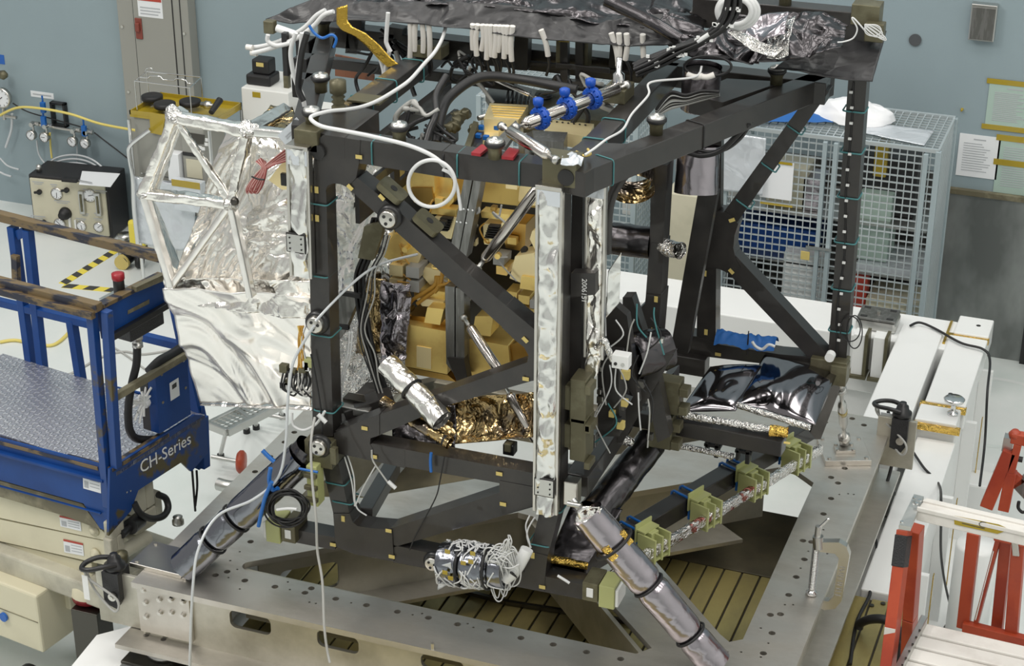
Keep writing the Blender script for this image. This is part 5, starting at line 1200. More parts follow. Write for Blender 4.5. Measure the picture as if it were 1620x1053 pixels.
# rolled foil tubes at the lower middle
def roll(nm, p, q, rad, mat, label, seed=0, hollow=True, cat='foil roll', bands=(), amp=.012, r2=None, bm='black_rubber', s=10):
    p = V(p); q = V(q); d = q-p; L_ = d.length; d.normalize(); a = d.orthogonal().normalized(); b = d.cross(a); r2 = r2 or rad
    r = thing(nm, p, label, cat)
    def fn(u, v):
        th = u*2*math.pi; e = a*math.cos(th)+b*math.sin(th); c = p+d*L_*v; k = crump(c+e*rad, s, seed)
        pinch = 1
        for t in bands: pinch -= .14*math.exp(-((v-t)*L_/.02)**2)
        return c+e*((rad+(r2-rad)*v)*pinch+k*amp)
    build('wrap', M().grid(fn, 34, int(L_/.012)), mat, r)
    if hollow:
        for s_, e_ in ((p, 1), (q, -1)): build('dark_core', M().cyl(s_+d*e_*.02, s_+d*e_*.03, rad*.9, n=20), 'dark_seam', r)
    for t in bands:
        c = p+d*L_*t; build('band', M().tube([c+(a*math.cos(x)+b*math.sin(x))*(rad+(r2-rad)*t)*.96 for x in [i*math.pi/8 for i in range(16)]], .006, n=6, closed=True), bm, r)
    return r
roll('foil_roll', F(612, 575, 6.42), F(700, 665, 6.30), .052, 'silver_foil', 'thick roll of silver foil lying across the lower brace', 31, bands=(.45,))
roll('amber_foil_roll', F(605, 635, 6.46), F(712, 700, 6.40), .032, 'amber_foil', 'thinner amber foil roll beneath the silver roll', 32, amp=.012, bands=(.4,))
blob('dark_foil_heap', (F(690, 705, 6.52), F(850, 690, 6.50), F(850, 620, 6.62), F(700, 630, 6.62)), 'amber_foil', 'dark amber foil heap under the lower brace', 50, 30, .06, 5, 33, bulge=-.05)
blob('dark_foil_heap', (F(620, 690, 6.52), F(720, 710, 6.50), F(720, 640, 6.62), F(620, 640, 6.62)), 'black_foil', 'black foil heap beneath the amber roll', 40, 30, .05, 7, 34, bulge=-.03)
# ---- wrapped legs to the ring
l_ = roll('wrapped_leg', P(292, 905, z=ZR+.03)+Z*.03, F(478, 722, 6.33), .076, 'dark_silver', 'foil wrapped leg strut from ring corner to left truss corner', 41, bands=(.25, .45), hollow=False, s=5, amp=.007)
build('lower_flap', sheet(M(), P(285, 915, z=ZR+.01), P(340, 880, z=ZR+.02), P(370, 830, z=ZR+.2), P(330, 840, z=ZR+.16), 16, 16, .02, 8, 3), 'black_foil', l_, solid=.002)
a_ = F(478, 725, 6.33); 
roll('foil_sleeve', F(458, 745, 6.32), F(488, 706, 6.34), .066, 'black_foil', 'crumpled black foil sleeve around the top of the left leg', 42, hollow=False, amp=.02)
l_ = roll('wrapped_leg', F(930, 812, 6.26), P(1132, 1050, z=ZR+.04), .072, 'purple_foil', 'thick silver foil wrapped leg strut at the near right ring corner', 43, bands=(.47, .80), hollow=False, s=5, amp=.008)
p_ = F(930, 812, 6.26); q_ = P(1132, 1050, z=ZR+.04); d_ = (q_-p_).normalized()
a2 = p_.lerp(q_, .16); b2 = p_.lerp(q_, .235)
build('gold_band', foilbar(M(), a2, b2, .172, .172, Y, .006, .012, 20, 3, rnd=.95), 'gold_foil', l_)
build('black_strap', M().tube([a2.lerp(b2, .5)+(d_.orthogonal().normalized()*math.cos(x)+d_.cross(d_.orthogonal().normalized())*math.sin(x))*.090 for x in [i*math.pi/8 for i in range(16)]], .007, n=6, closed=True), 'black_rubber', l_)
build('torn_top', sheet(M(), F(905, 830, 6.25), F(935, 850, 6.22), F(950, 805, 6.22), F(915, 800, 6.25), 20, 20, .05, 14, 5), 'silver_foil', l_, solid=.002)
build('side_fold', foilbar(M(), p_.lerp(q_, .22)-X*.05-Z*.02, q_-X*.05-Z*.01, .05, .03, Y, .007, .02, 6, 5), 'smooth_foil', l_)
build('pivot_pin', M().cyl(F(906, 790, 6.3), F(926, 818, 6.27), .014, n=12).cyl(F(909, 798, 6.28)-X*.03, F(909, 798, 6.28)+X*.03, .012, n=12), 'steel', l_)
c = F(902, 780, 6.34); build('pivot_bracket', M().bx(c.x-.03, c.x+.03, c.y, c.y+.06, c.z-.06, c.z+.05), 'bright_metal', l_, bev=.004)
# dark machined arm beside the near leg
# turnbuckle strut on the right
p_ = F(1330, 602, 7.80); q_ = P(1336, 700, z=ZR+.055)
r = thing('turnbuckle_strut', q_, 'steel turnbuckle strut standing on the right rear foot plate', 'strut'); d_ = (q_-p_).normalized(); L_ = (q_-p_).length
build('body', M().lathe(p_, d_, [(0, 0), (.018, 0), (.018, L_*.12), (.010, L_*.12), (.010, L_*.32), (.019, L_*.34), (.022, L_*.38), (.022, L_*.66), (.018, L_*.72), (.010, L_*.74), (.012, L_*.9), (.026, L_*.91), (.026, L_), (0, L_)], 20), 'steel', r)
build('tape_wrap', M().lathe(p_+d_*L_*.45, d_, [(.0225, 0), (.0235, .002), (.0235, .05), (.0225, .052)], 20), 'amber_tape', r)
build('hex_nut', M().lathe(p_+d_*L_*.9, d_, [(0, 0), (.034, 0), (.034, .02), (0, .02)], 6), 'bright_metal', r); build('hex_nut', M().lathe(p_+d_*L_*.13, d_, [(0, 0), (.03, 0), (.03, .02), (0, .02)], 6), 'steel', r)
# ---- black wrapped arm, black box, film pillows
roll('black_wrapped_arm', P(940, 812, z=1.72), P(1030, 700, z=1.86), .075, 'black_foil', 'black foil wrapped arm slanting back above the ring', 51, hollow=False, amp=.012, s=6, r2=.075)
r = thing('black_foil_box', P(930, 880, z=1.62), 'glossy black foil wrapped box with gold taped edge beside near post', 'box')
m = M(); sheet(m, P(868, 880, z=1.63), P(930, 892, z=1.60), P(985, 805, z=1.74), P(905, 795, z=1.74), 30, 40, .012, 8, 52); build('top_sheet', m, 'black_foil', r, solid=.004)
build('box_body', M().prism([P(870, 884, z=1.60), P(928, 896, z=1.58), P(982, 812, z=1.70), P(905, 802, z=1.70)], (0, 0, -.08)), 'black_foil', r, bev=.01)
build('gold_edge', foilbar(M(), P(872, 884, z=1.62), P(930, 895, z=1.60), .03, .03, Y, .006, .012, 20, 2), 'gold_foil', r)
roll('black_foil_bag', F(998, 568, 6.8), F(1052, 550, 6.95), .098, 'black_foil', 'glossy black foil bag strapped to the inner posts', 53, hollow=False, amp=.05, s=6)
roll('black_foil_bag', F(1022, 545, 7.0), F(1000, 625, 6.9), .05, 'black_foil', 'black foil sleeve hanging beneath the glossy bag', 54, hollow=False, amp=.02, s=9)
roll('foil_pipe', F(968, 376, 7.35), F(1032, 385, 7.35), .075, 'black_foil', 'dark crinkled foil pipe left of the inner right post', 55, hollow=False, amp=.015, s=9)
roll('foil_pipe', F(1048, 390, 7.35), F(1075, 396, 7.3), .045, 'fine_foil', 'crumpled foil end right of the inner right post', 56, hollow=False, amp=.03, s=14)
roll('black_sleeve', F(1104, 230, 7.45), F(1100, 305, 7.40), .095, 'purple_foil', 'hanging dark violet foil sleeve below the top right beam', 57, hollow=False, amp=.012, s=4)
roll('black_sleeve', F(1112, 105, 7.45), F(1106, 172, 7.45), .085, 'purple_foil', 'dark violet foil sleeve above the top right beam', 58, hollow=True, amp=.014, s=4)
def film(pts, seed, label, z0):
    a, b, c, d = pts
    def fn(u, v):
        p = a.lerp(b, u).lerp(d.lerp(c, u), v)
        e = math.sin(math.pi*min(1, max(0, u)))**.5*math.sin(math.pi*min(1, max(0, v)))**.5
        return p+Z*(.045*e+.022*e*noise.noise(V((p.x*4+seed, p.y*4, 0)))+.010*e*abs(noise.noise(V((p.x*11, p.y*5+seed, 2)))))
    return tag(build('black_film_pillow', M().grid(fn, 40, 40), 'black_film', solid=.003), label, 'film cover')
film([P(1074, 652, z=2.04), P(1164, 650, z=2.05), P(1208, 577, z=2.10), P(1124, 580, z=2.08)], 3.1, 'glossy black film blanket, left of the two on the lower deck', 2)
film([P(1166, 640, z=2.06), P(1290, 672, z=2.03), P(1324, 592, z=2.08), P(1210, 560, z=2.10)], 8.4, 'glossy black film blanket, right of the two on the lower deck', 2)
roll('foil_edge_roll', P(1074, 655, z=2.06), P(1243, 684, z=2.05), .020, 'fine_foil', 'crinkled silver foil roll along the film blankets front edge', 61, hollow=False, amp=.012, s=18)
roll('foil_edge_roll', P(1166, 640, z=2.10), P(1282, 676, z=2.07), .016, 'fine_foil', 'second thin silver foil roll lying on the right film blanket', 62, hollow=False, amp=.006, s=16)
roll('gold_foil_end', P(1218, 680, z=2.08), P(1246, 684, z=2.08), .026, 'gold_foil', 'gold foil end of the front edge roll', 63, hollow=False, amp=.008, s=16)
roll('silver_foil_strip', F(968, 688, 6.95), F(1000, 700, 7.0), .022, 'fine_foil', 'small silver foil strip behind the black arm', 64, hollow=False, amp=.01, s=16)
roll('silver_foil_strip', P(1052, 700, z=1.85), P(1160, 722, z=1.85), .016, 'fine_foil', 'long silver foil strip under the rear lower beam', 65, hollow=False, amp=.008, s=16)
# wrapped harness strip on the side beam clamps
for i, (t0, t1, mt) in enumerate(((-.10, .11, 'fine_foil'), (.11, .36, 'red_silver_foil'), (.36, .59, 'red_silver_foil'), (.59, .92, 'fine_foil'))):
    a_ = l0.lerp(l1, t0)-nl*.115-Z*.055; b_ = l0.lerp(l1, t1)-nl*.115-Z*.055
    tag(build('foil_harness', foilbar(M(), a_, b_, .03, .055, Z, .008, .012, 18, 70+i), mt), ('silver foil harness end below the first clamp', 'red stained foil harness between first and second clamps', 'red stained foil harness between second and third clamps', 'silver foil harness between third and last clamps')[i], 'foil harness')
# ================================================================ scissor lift, frame turned by -9.5 degrees
la = math.radians(-9.5); LU = V((math.cos(la), math.sin(la), 0)); LV = V((-math.sin(la), math.cos(la), 0))
LA = P(178, 738, z=1.62)                      # top of the end panel at the near corner
LW = .70
def LN(u, v, d=0): return P(u, v, pl=(LA+LV*d, LV))     # near long side (d = depth across)
def LF(u, v): return LN(u, v, LW)
def LE(u, v, d=0): return P(u, v, pl=(LA+LU*d, LU))     # end plane
LFT = thing('scissor_lift', V((LA.x-1, LA.y+.4, 0)), 'blue scissor lift platform with worn guard rails and cream base', 'scissor lift')
def lb(nm, p, q, w_, h_, mat='lift_blue', up=Z, parent=None, bev=.003): return build(nm, M().beam(p, q, w_, h_, up), mat, parent or LFT, bev=bev)
def lpr(nm, pts, ext, mat='lift_blue', parent=None, bev=.003): return build(nm, M().prism(pts, ext), mat, parent or LFT, bev=bev)
zd = LA.z-.03
OUT = 1.6
# deck
d0 = LA-LU*.02+LV*.03; 
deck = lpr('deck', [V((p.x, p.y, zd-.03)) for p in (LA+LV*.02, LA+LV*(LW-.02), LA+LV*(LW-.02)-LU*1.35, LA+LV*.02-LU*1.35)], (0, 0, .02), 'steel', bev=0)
MATS['tread'] = None
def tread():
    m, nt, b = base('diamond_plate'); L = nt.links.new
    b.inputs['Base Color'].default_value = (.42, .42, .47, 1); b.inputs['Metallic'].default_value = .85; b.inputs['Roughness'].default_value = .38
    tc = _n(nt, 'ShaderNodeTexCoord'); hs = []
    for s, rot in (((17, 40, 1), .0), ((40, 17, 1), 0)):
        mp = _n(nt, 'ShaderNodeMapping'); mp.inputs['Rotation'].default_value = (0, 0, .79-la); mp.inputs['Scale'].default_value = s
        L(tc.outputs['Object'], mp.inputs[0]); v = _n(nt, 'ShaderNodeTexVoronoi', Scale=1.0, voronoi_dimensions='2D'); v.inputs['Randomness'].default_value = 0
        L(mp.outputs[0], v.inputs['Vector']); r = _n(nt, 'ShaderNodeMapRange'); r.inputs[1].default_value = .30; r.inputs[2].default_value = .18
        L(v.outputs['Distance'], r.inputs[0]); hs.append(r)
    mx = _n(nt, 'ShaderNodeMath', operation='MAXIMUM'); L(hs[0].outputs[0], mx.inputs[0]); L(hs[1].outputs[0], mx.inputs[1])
    cm = _n(nt, 'ShaderNodeMix', data_type='RGBA'); cm.inputs[6].default_value = (.50, .50, .55, 1); cm.inputs[7].default_value = (.80, .80, .84, 1); L(mx.outputs[0], cm.inputs[0]); L(cm.outputs[2], b.inputs['Base Color'])  # raised bars coloured lighter, standing in for the highlights on them
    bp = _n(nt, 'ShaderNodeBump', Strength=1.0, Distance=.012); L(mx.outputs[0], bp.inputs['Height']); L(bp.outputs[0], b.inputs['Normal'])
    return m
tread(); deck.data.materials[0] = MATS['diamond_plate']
# near side panel with step down towards the end
z_up = zd+.04
s = [LN(-60, 678), LN(172, 738), LN(172, 842), LN(158, 835), LN(132, 796), LN(-60, 742)]
lpr('side_panel', s, LV*.012)
lpr('side_panel', [p+LV*LW for p in s], -LV*.012)
lb('toe_rail', LN(-60, 680, .02), LN(160, 738, .02), .05, .02, 'rail_worn')
lb('toe_rail', LN(-60, 700, -.012), LN(165, 760, -.012), .03, .015, 'lift_blue'); lb('panel_rib', LN(-60, 752, -.008), LN(160, 812, -.008), .012, .008, 'lift_blue')
lpr('olive_strip', [LN(-60, 744, .005), LN(130, 797, .005), LN(160, 838, .005), LN(100, 815, .005), LN(-60, 768, .005)], LV*.01, 'olive_strip')
# end panel with lettering
s = [LE(174, 742), LE(308, 656), LE(325, 657), LE(329, 716), LE(303, 746), LE(287, 731), LE(219, 775), LE(207, 808), LE(172, 848)]
ep = lpr('end_panel', s, -LU*.014, 'lift_worn')
lb('end_cap', LE(172, 742, -.02), LE(262, 686, -.02), .05, .02, 'rail_worn')
a = LE(222, 742, .002); U = (LE(282, 706, .002)-a).normalized()
text('white_lettering', 'CH-Series', .092, LE(222, 749, .002), U, Z, 'white_plastic', ep, depth=.0006)
for (u, v) in ((200, 778), (206, 776)): q = LE(u, v, .001); build('rivet', M().cyl(q, q+LU*.004, .005, n=8), 'chrome', ep)
lb('corner_post', LE(319, 658, -.03), LE(322, 738, -.03), .05, .05)
# far toe boards
lb('toe_board', LF(-60, 600)-LV*.0, LF(242, 671), .012, .10, up=Z); lb('toe_cap', LF(-60, 572)-LV*.01, LF(235, 652)-LV*.01, .06, .03, 'rail_worn'); lb('toe_cap', LF(-60, 590)-LV*.05, LF(150, 636)-LV*.05, .05, .02, 'olive_strip')
lpr('angle_plate', [LF(48, 614)-LV*.06, LF(150, 640)-LV*.06, LF(150, 662)-LV*.06, LF(48, 637)-LV*.06], -LV*.008)
# rails: near side
lb('top_rail', LN(-60, 430, .0), LN(157, 486, .0), .045, .04, 'rail_worn'); lb('top_rail', LN(-60, 444, -.03), LN(148, 499, -.03), .03, .035, 'rail_worn')
lb('guard_post', LN(145, 492, 0), LN(172, 800, 0), .04, .04, 'lift_worn'); lb('guard_post', LN(158, 488, .02)+LU*.04, LN(184, 738, .02), .04, .04, 'lift_worn')
# far side
lb('top_rail', LF(-60, 326), LF(262, 408), .05, .045, 'rail_worn'); lb('middle_rail', LF(-60, 463), LF(292, 548), .04, .04, 'lift_blue')
for (a_, b_) in (((20, 358), (51, 592)), ((44, 363), (69, 598)), ((113, 505), (133, 632))): lb('guard_post', LF(*a_), LF(*b_), .045, .045)
lb('guard_post', LF(262, 408), LF(317, 664), .05, .05)
lb('gate_link', LF(27, 372), LF(40, 366), .02, .05); lb('dark_sleeve', LF(31, 400)-LV*.03, LF(33, 448)-LV*.03, .03, .04, 'rail_worn')
# end: panel, rails
s = [LE(160, 486), LE(255, 436), LE(268, 478), LE(168, 538)]
p_ = lpr('control_panel', s, -LU*.03, 'lift_blue'); lb('top_trim', LE(158, 483, -.01), LE(256, 434, -.01), .05, .02, 'rail_worn', parent=p_); lb('bottom_trim', LE(168, 538, .01), LE(268, 480, .01), .03, .03, 'black_metal', parent=p_)
lpr('scuff', [LE(202, 491, .001), LE(236, 473, .001), LE(236, 480, .001), LE(202, 497, .001)], LU*.001, 'olive_strip', parent=p_, bev=0)
lpr('latch', [LE(208, 452, .0), LE(256, 430, .0), LE(256, 440, .0), LE(208, 460, .0)], LU*.03, 'olive_strip', parent=p_)
bc = LE(195, 466, -.12); bx = lpr('control_box', [bc-LU*.07-LV*.09, bc+LU*.09-LV*.09, bc+LU*.09+LV*.09, bc-LU*.07+LV*.09], (0, 0, -.09), 'steel')
lpr('yellow_label', [bc-LU*.03-LV*.03+Z*.001, bc+LU*.04-LV*.03+Z*.001, bc+LU*.04+LV*.04+Z*.001, bc-LU*.03+LV*.04+Z*.001], (0, 0, .001), 'amber_tape', parent=bx, bev=0)
j = LE(190, 470, -.05); jy = build('joystick', M().lathe(j-Z*.02, Z, [(.0, 0), (.028, 0), (.026, .09), (.026, .12), (0, .12)], 18), 'black_rubber', LFT); build('red_cap', M().lathe(j+Z*.09, Z, [(.0275, 0), (.030, .005), (.030, .03), (.015, .034), (0, .034)], 18), 'red_metal', jy)
ub = LE(220, 508, -.06); build('under_box', M().box(ub, LU*.10, LV*.24, Z*.10), 'black_wrinkle', LFT, bev=.006)
build('cable_gland', M().lathe(LE(216, 527, -.04), -Z, [(0, 0), (.028, 0), (.028, .03), (.022, .03), (.022, .05), (.026, .05), (.026, .07), (0, .07)], 14), 'steel', LFT)
build('control_cable', M().tube([LE(217, 546, -.04), LE(216, 575, -.04), LE(209, 605, -.05), LE(204, 635, -.06), LE(203, 660, -.07), LE(206, 682, -.07), LE(218, 694, -.07), LE(250, 695, -.05)], .020, n=10), 'black_rubber', LFT)
lb('end_rail', LE(178, 630, .0), LE(292, 562, .0), .03, .035, 'olive_strip')
s = [LE(246, 598), LE(296, 566), LE(302, 655), LE(252, 686)]
bp = lpr('battery_panel', s, -LU*.05); lpr('white_label', [LE(268, 606, .001), LE(282, 597, .001), LE(284, 625, .001), LE(270, 634, .001)], LU*.0015, 'paper', parent=bp, bev=0)
lpr('label_print', [LE(272, 609, .003), LE(279, 604, .003), LE(279.5, 611, .003), LE(272.5, 616, .003)], LU*.0005, 'print_dark', parent=bp, bev=0)
for (u, v) in ((255, 592), (290, 570), (257, 636), (293, 613)): q = LE(u, v, .0); build('screw', M().cyl(q, q+LU*.004, .008, n=10), 'chrome', bp)
lpr('side_slab', [LE(233, 602, -.06), LE(247, 596, -.06), LE(252, 682, -.06), LE(240, 682, -.06)], -LU*.05, 'black_metal'); build('padded_strap', M().tube([LE(236, 588, -.03), LE(252, 572, -.03), LE(270, 562, -.03), LE(288, 550, -.03)], .026, n=10), 'black_rubber', LFT)
# mop of white strings
r = thing('rag_bunch', LE(215, 645, -.08), 'bunch of white string rag tied on the lift cable by the panel', 'rag')
c = LE(228, 640, -.06)
for k in range(16):
    a = k/16*math.pi*1.1-.9; L_ = random.uniform(.05, .10); e = c+LV*(-math.cos(a)*L_)+Z*(math.sin(a)*L_)+LU*random.uniform(-.02, .03); build('strand', M().tube([c, c.lerp(e, .5)+Z*.012, e], .0065, n=6, sub=3), 'white_plastic', r)
build('cuff', M().tube([c, c+LV*.05+Z*.01], .022, n=8, smooth=False), 'white_plastic', r)
# labels on the side panel
def lab(pts, hd, d=-.002, base_='paper', parent=None):
    l = lpr('warning_label', [LN(u, v, d) for u, v in pts], -LV*.001, base_, parent=parent, bev=0)
    a, b, c, e = [LN(u, v, d-.0015) for u, v in pts]
    lpr('red_header', [a, b, b.lerp(c, hd), a.lerp(e, hd)], -LV*.0005, 'red_label', parent=l if parent is None else l, bev=0) if ORG.get(l) is not None else None
    mm = M()
    for k in range(3):
        t = hd+.15+.22*k; x0 = a.lerp(e, t); x1 = b.lerp(c, t); mm.prism([x0.lerp(x1, .38), x0.lerp(x1, .92), x0.lerp(x1, .92)-Z*.004, x0.lerp(x1, .38)-Z*.004], -LV*.0005)
    mm.prism([a.lerp(e, .45).lerp(b.lerp(c, .45), .06), a.lerp(e, .45).lerp(b.lerp(c, .45), .3), a.lerp(e, .9).lerp(b.lerp(c, .9), .3), a.lerp(e, .9).lerp(b.lerp(c, .9), .06)], -LV*.0005)
    build('printed_lines', mm, 'print_grey', l); return l
lab([(131, 749), (159, 757), (160, 780), (132, 772)], .12)
# scissor arms
def arm(nm, pts, d, t=.05, mat='lift_cream'): return lpr(nm, [LN(u, v, d) for u, v in pts], LV*t, mat, bev=.006)
arm('scissor_arm', [(-60, 768), (60, 795), (128, 806), (169, 846), (169, 855), (-60, 806)], .04)
arm('scissor_arm', [(-60, 809), (168, 856), (171, 890), (165, 893), (-60, 842)], .045)
arm('scissor_arm', [(-60, 845), (40, 866), (145, 891), (145, 905), (40, 885), (-60, 856)], .06, .04)
arm('scissor_arm', [(-60, 768), (128, 806), (169, 846), (171, 890), (-60, 842)], LW-.12, .05)
lab([(94, 815), (127, 822), (129, 840), (96, 832)], .16, .038); lab([(100, 852), (131, 859), (133, 879), (102, 873)], .16, .043)
for (u, v) in ((150, 838), (152, 876)):
    q = LN(u, v, .042); b_ = build('pivot_pin', M().lathe(q, -LV, [(0, 0), (.032, 0), (.03, .012), (.018, .014), (.018, .022), (0, .022)], 20), 'lift_cream', LFT)
# square tube ends seen at the right
def tube_end(nm, u0, v0, w_, h_, d, L_=None):
    L_ = L_ or (.05 if d == 0 else .3)
    c = LE(u0, v0, d); o = build(nm, M().box(c-LU*L_/2, LU*L_, LV*w_, Z*h_), 'lift_cream_dirty', LFT, bev=.008); return o
for (u, v, w_, h_, d) in ((182, 838, .05, .09, .0), (191, 832, .05, .08, .0), (182, 868, .05, .12, .0), (192, 862, .05, .12, .0), (222, 792, .09, .14, -.06), (238, 780, .06, .15, -.06), (226, 828, .09, .10, -.06), (241, 818, .07, .10, -.06), (215, 858, .10, .10, -.1), (252, 800, .05, .15, -.08)): tube_end('tube_end', u, v, w_, h_, d)
build('hydraulic_cylinder', M().cyl(LE(192, 845, .0), LE(214, 826, -.02), .022, n=16).cyl(LE(206, 833, 0), LE(220, 822, -.02), .04, n=18), 'black_metal', LFT)
build('cross_shaft', M().cyl(LE(186, 878, -.02), LE(232, 850, -.05), .035, n=16), 'lift_cream_dirty', LFT)
build('black_hose', M().tube([LE(212, 795, .0), LE(222, 812, .02), LE(240, 820, .02), LE(258, 816, .02), LE(266, 803, .0), LE(262, 788, -.02), LE(250, 782, -.03)], .017, n=10), 'black_rubber', LFT)
build('white_cord', M().tube([LE(180, 895, .03), LE(190, 885, .03), LE(198, 872, .03)], .005, n=6), 'white_cord', LFT)
# base
zb0, zb1 = .06, LN(60, 1033, -.12).z
def box3(nm, c, a, b, c_, mat='lift_cream'): return build(nm, M().box(c, a, b, c_), mat, LFT, bev=.012)
q0 = LN(57, 943, -.10); q1 = LN(60, 1030, -.10); hb = q0.z-q1.z
bw = .34; bx_ = box3('base_box', q0-LU*1.0+LV*bw/2-Z*hb/2, LU*2.0, LV*bw, Z*hb)
q = q0-LU*.55-LV*.002-Z*.12; 
build('hood_label', M().box(q0-LU*.33+LV*.17+Z*.002, LU*.6, LV*.16, Z*.002), 'paper', bx_); build('orange_line', M().box(q0-LU*.33+LV*.24+Z*.004, LU*.6, LV*.012, Z*.002), 'red_label', bx_)
for k in range(3): build('printed_lines', M().box(q0-LU*.33+LV*(.12+.035*k)+Z*.004, LU*.45, LV*.008, Z*.001), 'print_grey', bx_)
build('hood_latch', M().box(q0-LU*.03+LV*.22+Z*.02, LU*.10, LV*.03, Z*.03), 'black_metal', bx_, bev=.004)
q = LN(0, 972, -.105); build('round_lock', M().cyl(q+LU*.03, q+LU*.03-LV*.012, .025, n=16), 'sapphire', bx_)
q = q0-Z*.16; build('panel_seam', M().box(q-LU*1.0-LV*.001, LU*1.98, LV*.003, Z*.004), 'olive_strip', bx_)
q2 = LN(120, 925, .14); box3('base_beam', q2-LU*.95+LV*.1-Z*.06, LU*1.9, LV*.3, Z*.14, 'lift_cream'); box3('base_frame', LE(215, 880, -.15)-LU*.6-Z*.1, LU*1.3, LV*.55, Z*.12, 'lift_cream_dirty')
for dv in (.1, .6):
    c = q1+LU*-.2+LV*dv; build('wheel', M().cyl(V((c.x, c.y, .10))-LV*.04, V((c.x, c.y, .10))+LV*.04, .10, n=24), 'black_rubber', LFT)
for dv in (.1, .6):
    c = q1-LU*1.5+LV*dv; build('wheel', M().cyl(V((c.x, c.y, .10))-LV*.04, V((c.x, c.y, .10))+LV*.04, .10, n=24), 'black_rubber', LFT)
c = P(282, 828, z=1.15); build('hose_fitting', M().lathe(c, Z, [(0, 0), (.03, 0), (.03, .02), (.02, .03), (.025, .04), (0, .045)], 12), 'steel', LFT)
c = LE(195, 905, .05); build('brass_fitting', M().lathe(c, Z, [(0, 0), (.03, 0), (.03, .07), (.035, .07), (.03, .11), (0, .12)], 14), 'olive_metal', LFT)
hose('hanging_cable', [LE(304, 744, .0), LE(306, 770, .0), LE(309, 808, .0)], .006, 'black_rubber', 'thin black cable hanging from the lift corner, left of the pair', 'cable')
hose('hanging_cable', [LE(311, 744, .0), LE(312, 770, .0), LE(309, 800, .0)], .006, 'black_rubber', 'thin black cable hanging from the lift corner, right of the pair', 'cable')
# ================================================================ step stool beyond the lift
st = thing('step_stool', P(390, 690, z=0), 'aluminium step stool with perforated tread behind the foil', 'step stool')
zs = .46
def sz(u, v, z=zs): return P(u, v, z=z)
tr = [sz(335, 668), sz(357, 680), sz(430, 640), sz(402, 632)]
m = M(); A_, B_, C_, D_ = sz(330, 672), sz(360, 684), sz(452, 638), sz(420, 628)
def tb(a, b, w_, h_, nm='frame_tube'): build(nm, M().beam(a, b, w_, h_), 'steel', st, bev=.004)
tb(A_, B_, .03, .05); tb(B_, C_, .03, .05); tb(A_, D_, .03, .05); tb(A_.lerp(D_, .5), B_.lerp(C_, .4), .03, .04)
hs = []
Uu = (D_-A_); Vv = (B_-A_)
for i in range(11):
    for j_ in range(5):
        c = A_+Uu*(.08+.085*i)+Vv*(.14+.18*j_); hs.append(circ(c, .014, Uu.normalized(), Vv.normalized(), 6))
build('tread', M().prism([A_+Z*.01, B_+Z*.01, B_+Uu+Z*.01, D_+Z*.01], (0, 0, .006), [[p+Z*.01 for p in h] for h in hs]), 'steel', st)
for (u, v, u2, v2) in ((357, 684, 349, 718), (388, 655, 390, 678), (405, 655, 405, 672), (438, 640, 446, 655)):
    a = sz(u, v); b = P(u2, v2, z=.03); build('leg', M().cyl(a, b, .014, n=10), 'steel', st); build('rubber_foot', M().cyl(b, V((b.x, b.y, 0)), .024, n=12), 'black_rubber', st)
build('cross_tube', M().cyl(P(335, 722, z=.1), P(378, 730, z=.1), .014, n=10).cyl(P(405, 652, z=.12), P(455, 662, z=.12), .014, n=10), 'steel', st)
c = P(380, 731, z=.1)
tag(build('orange_foot_disc', M().lathe(c-X*.02, X+Y*.3, [(0, 0), (.06, 0), (.075, .015), (.075, .035), (.06, .05), (0, .05)], 20), 'orange_paint'), 'orange disc shaped clamp foot by the step stool', 'clamp foot')
c = P(345, 765, z=.1); tag(build('pipe_elbow', M().tube([c, c+X*.1, c+X*.14+Y*.08], .04, n=12), 'steel'), 'grey pipe fitting on the floor beside the ring edge', 'fitting')
# ================================================================ orange stepladders at the right
lr = math.radians(-9.8); GU = V((math.cos(lr), math.sin(lr), 0)); GV = V((-math.sin(lr), math.cos(lr), 0))
G0 = P(1458, 795, z=1.95)
def GN(u, v, d=0): return P(u, v, pl=(G0+GV*d, GV))
SL = thing('rolling_stepladder', V((G0.x+.5, G0.y, 0)), 'orange platform stepladder with white top plank and ribbed steps, near right', 'stepladder')
def gb(nm, p, q, w_, h_, mat='orange_paint', up=GV, bev=.003, parent=None): return build(nm, M().beam(p, q, w_, h_, up), mat, parent or SL, bev=bev)
e1_ = GN(1700, 851)
tp_ = build('top_plank', M().box(G0.lerp(e1_, .5)+Z*-.03, e1_-G0, GV*.11, Z*.055), 'ladder_white', SL, bev=.004)
gb('plank_lip', G0-GV*.055+Z*.0, e1_-GV*.055+Z*.0, .012, .02, 'ladder_white', Z, parent=tp_); gb('plank_rib', G0+GV*.02+Z*.0, e1_+GV*.02+Z*.0, .02, .012, 'ladder_white', Z, parent=tp_)
def gq(u, v): return P(u, v, pl=(G0-GV*.0575, GV))
yl = build('caution_label', M().prism([gq(1509, 815), gq(1580, 829), gq(1598, 837), gq(1578, 844), gq(1510, 829)], -GV*.001), 'amber_tape', tp_)
mm = M()
for k in range(3):
    a = gq(1522, 820.5+3.2*k)-GV*.0015; b = gq(1568-5*k, 829.5+3.2*k)-GV*.0015; mm.beam(a, b, .003, .001, GV)
mm.tube([gq(1556, 829)+(X*math.cos(t)*.017+Z*math.sin(t)*.012)-GV*.002 for t in [i*.785 for i in range(8)]], .0015, n=4, closed=True)
build('printed_lines', mm, 'print_dark', yl)
cpl = build('corner_plate', M().prism([P(1446, 781, z=1.96), P(1462, 785, z=1.96), P(1441, 833, z=1.93), P(1422, 830, z=1.93)], (0, 0, -.02)), 'steel', SL, bev=.003)
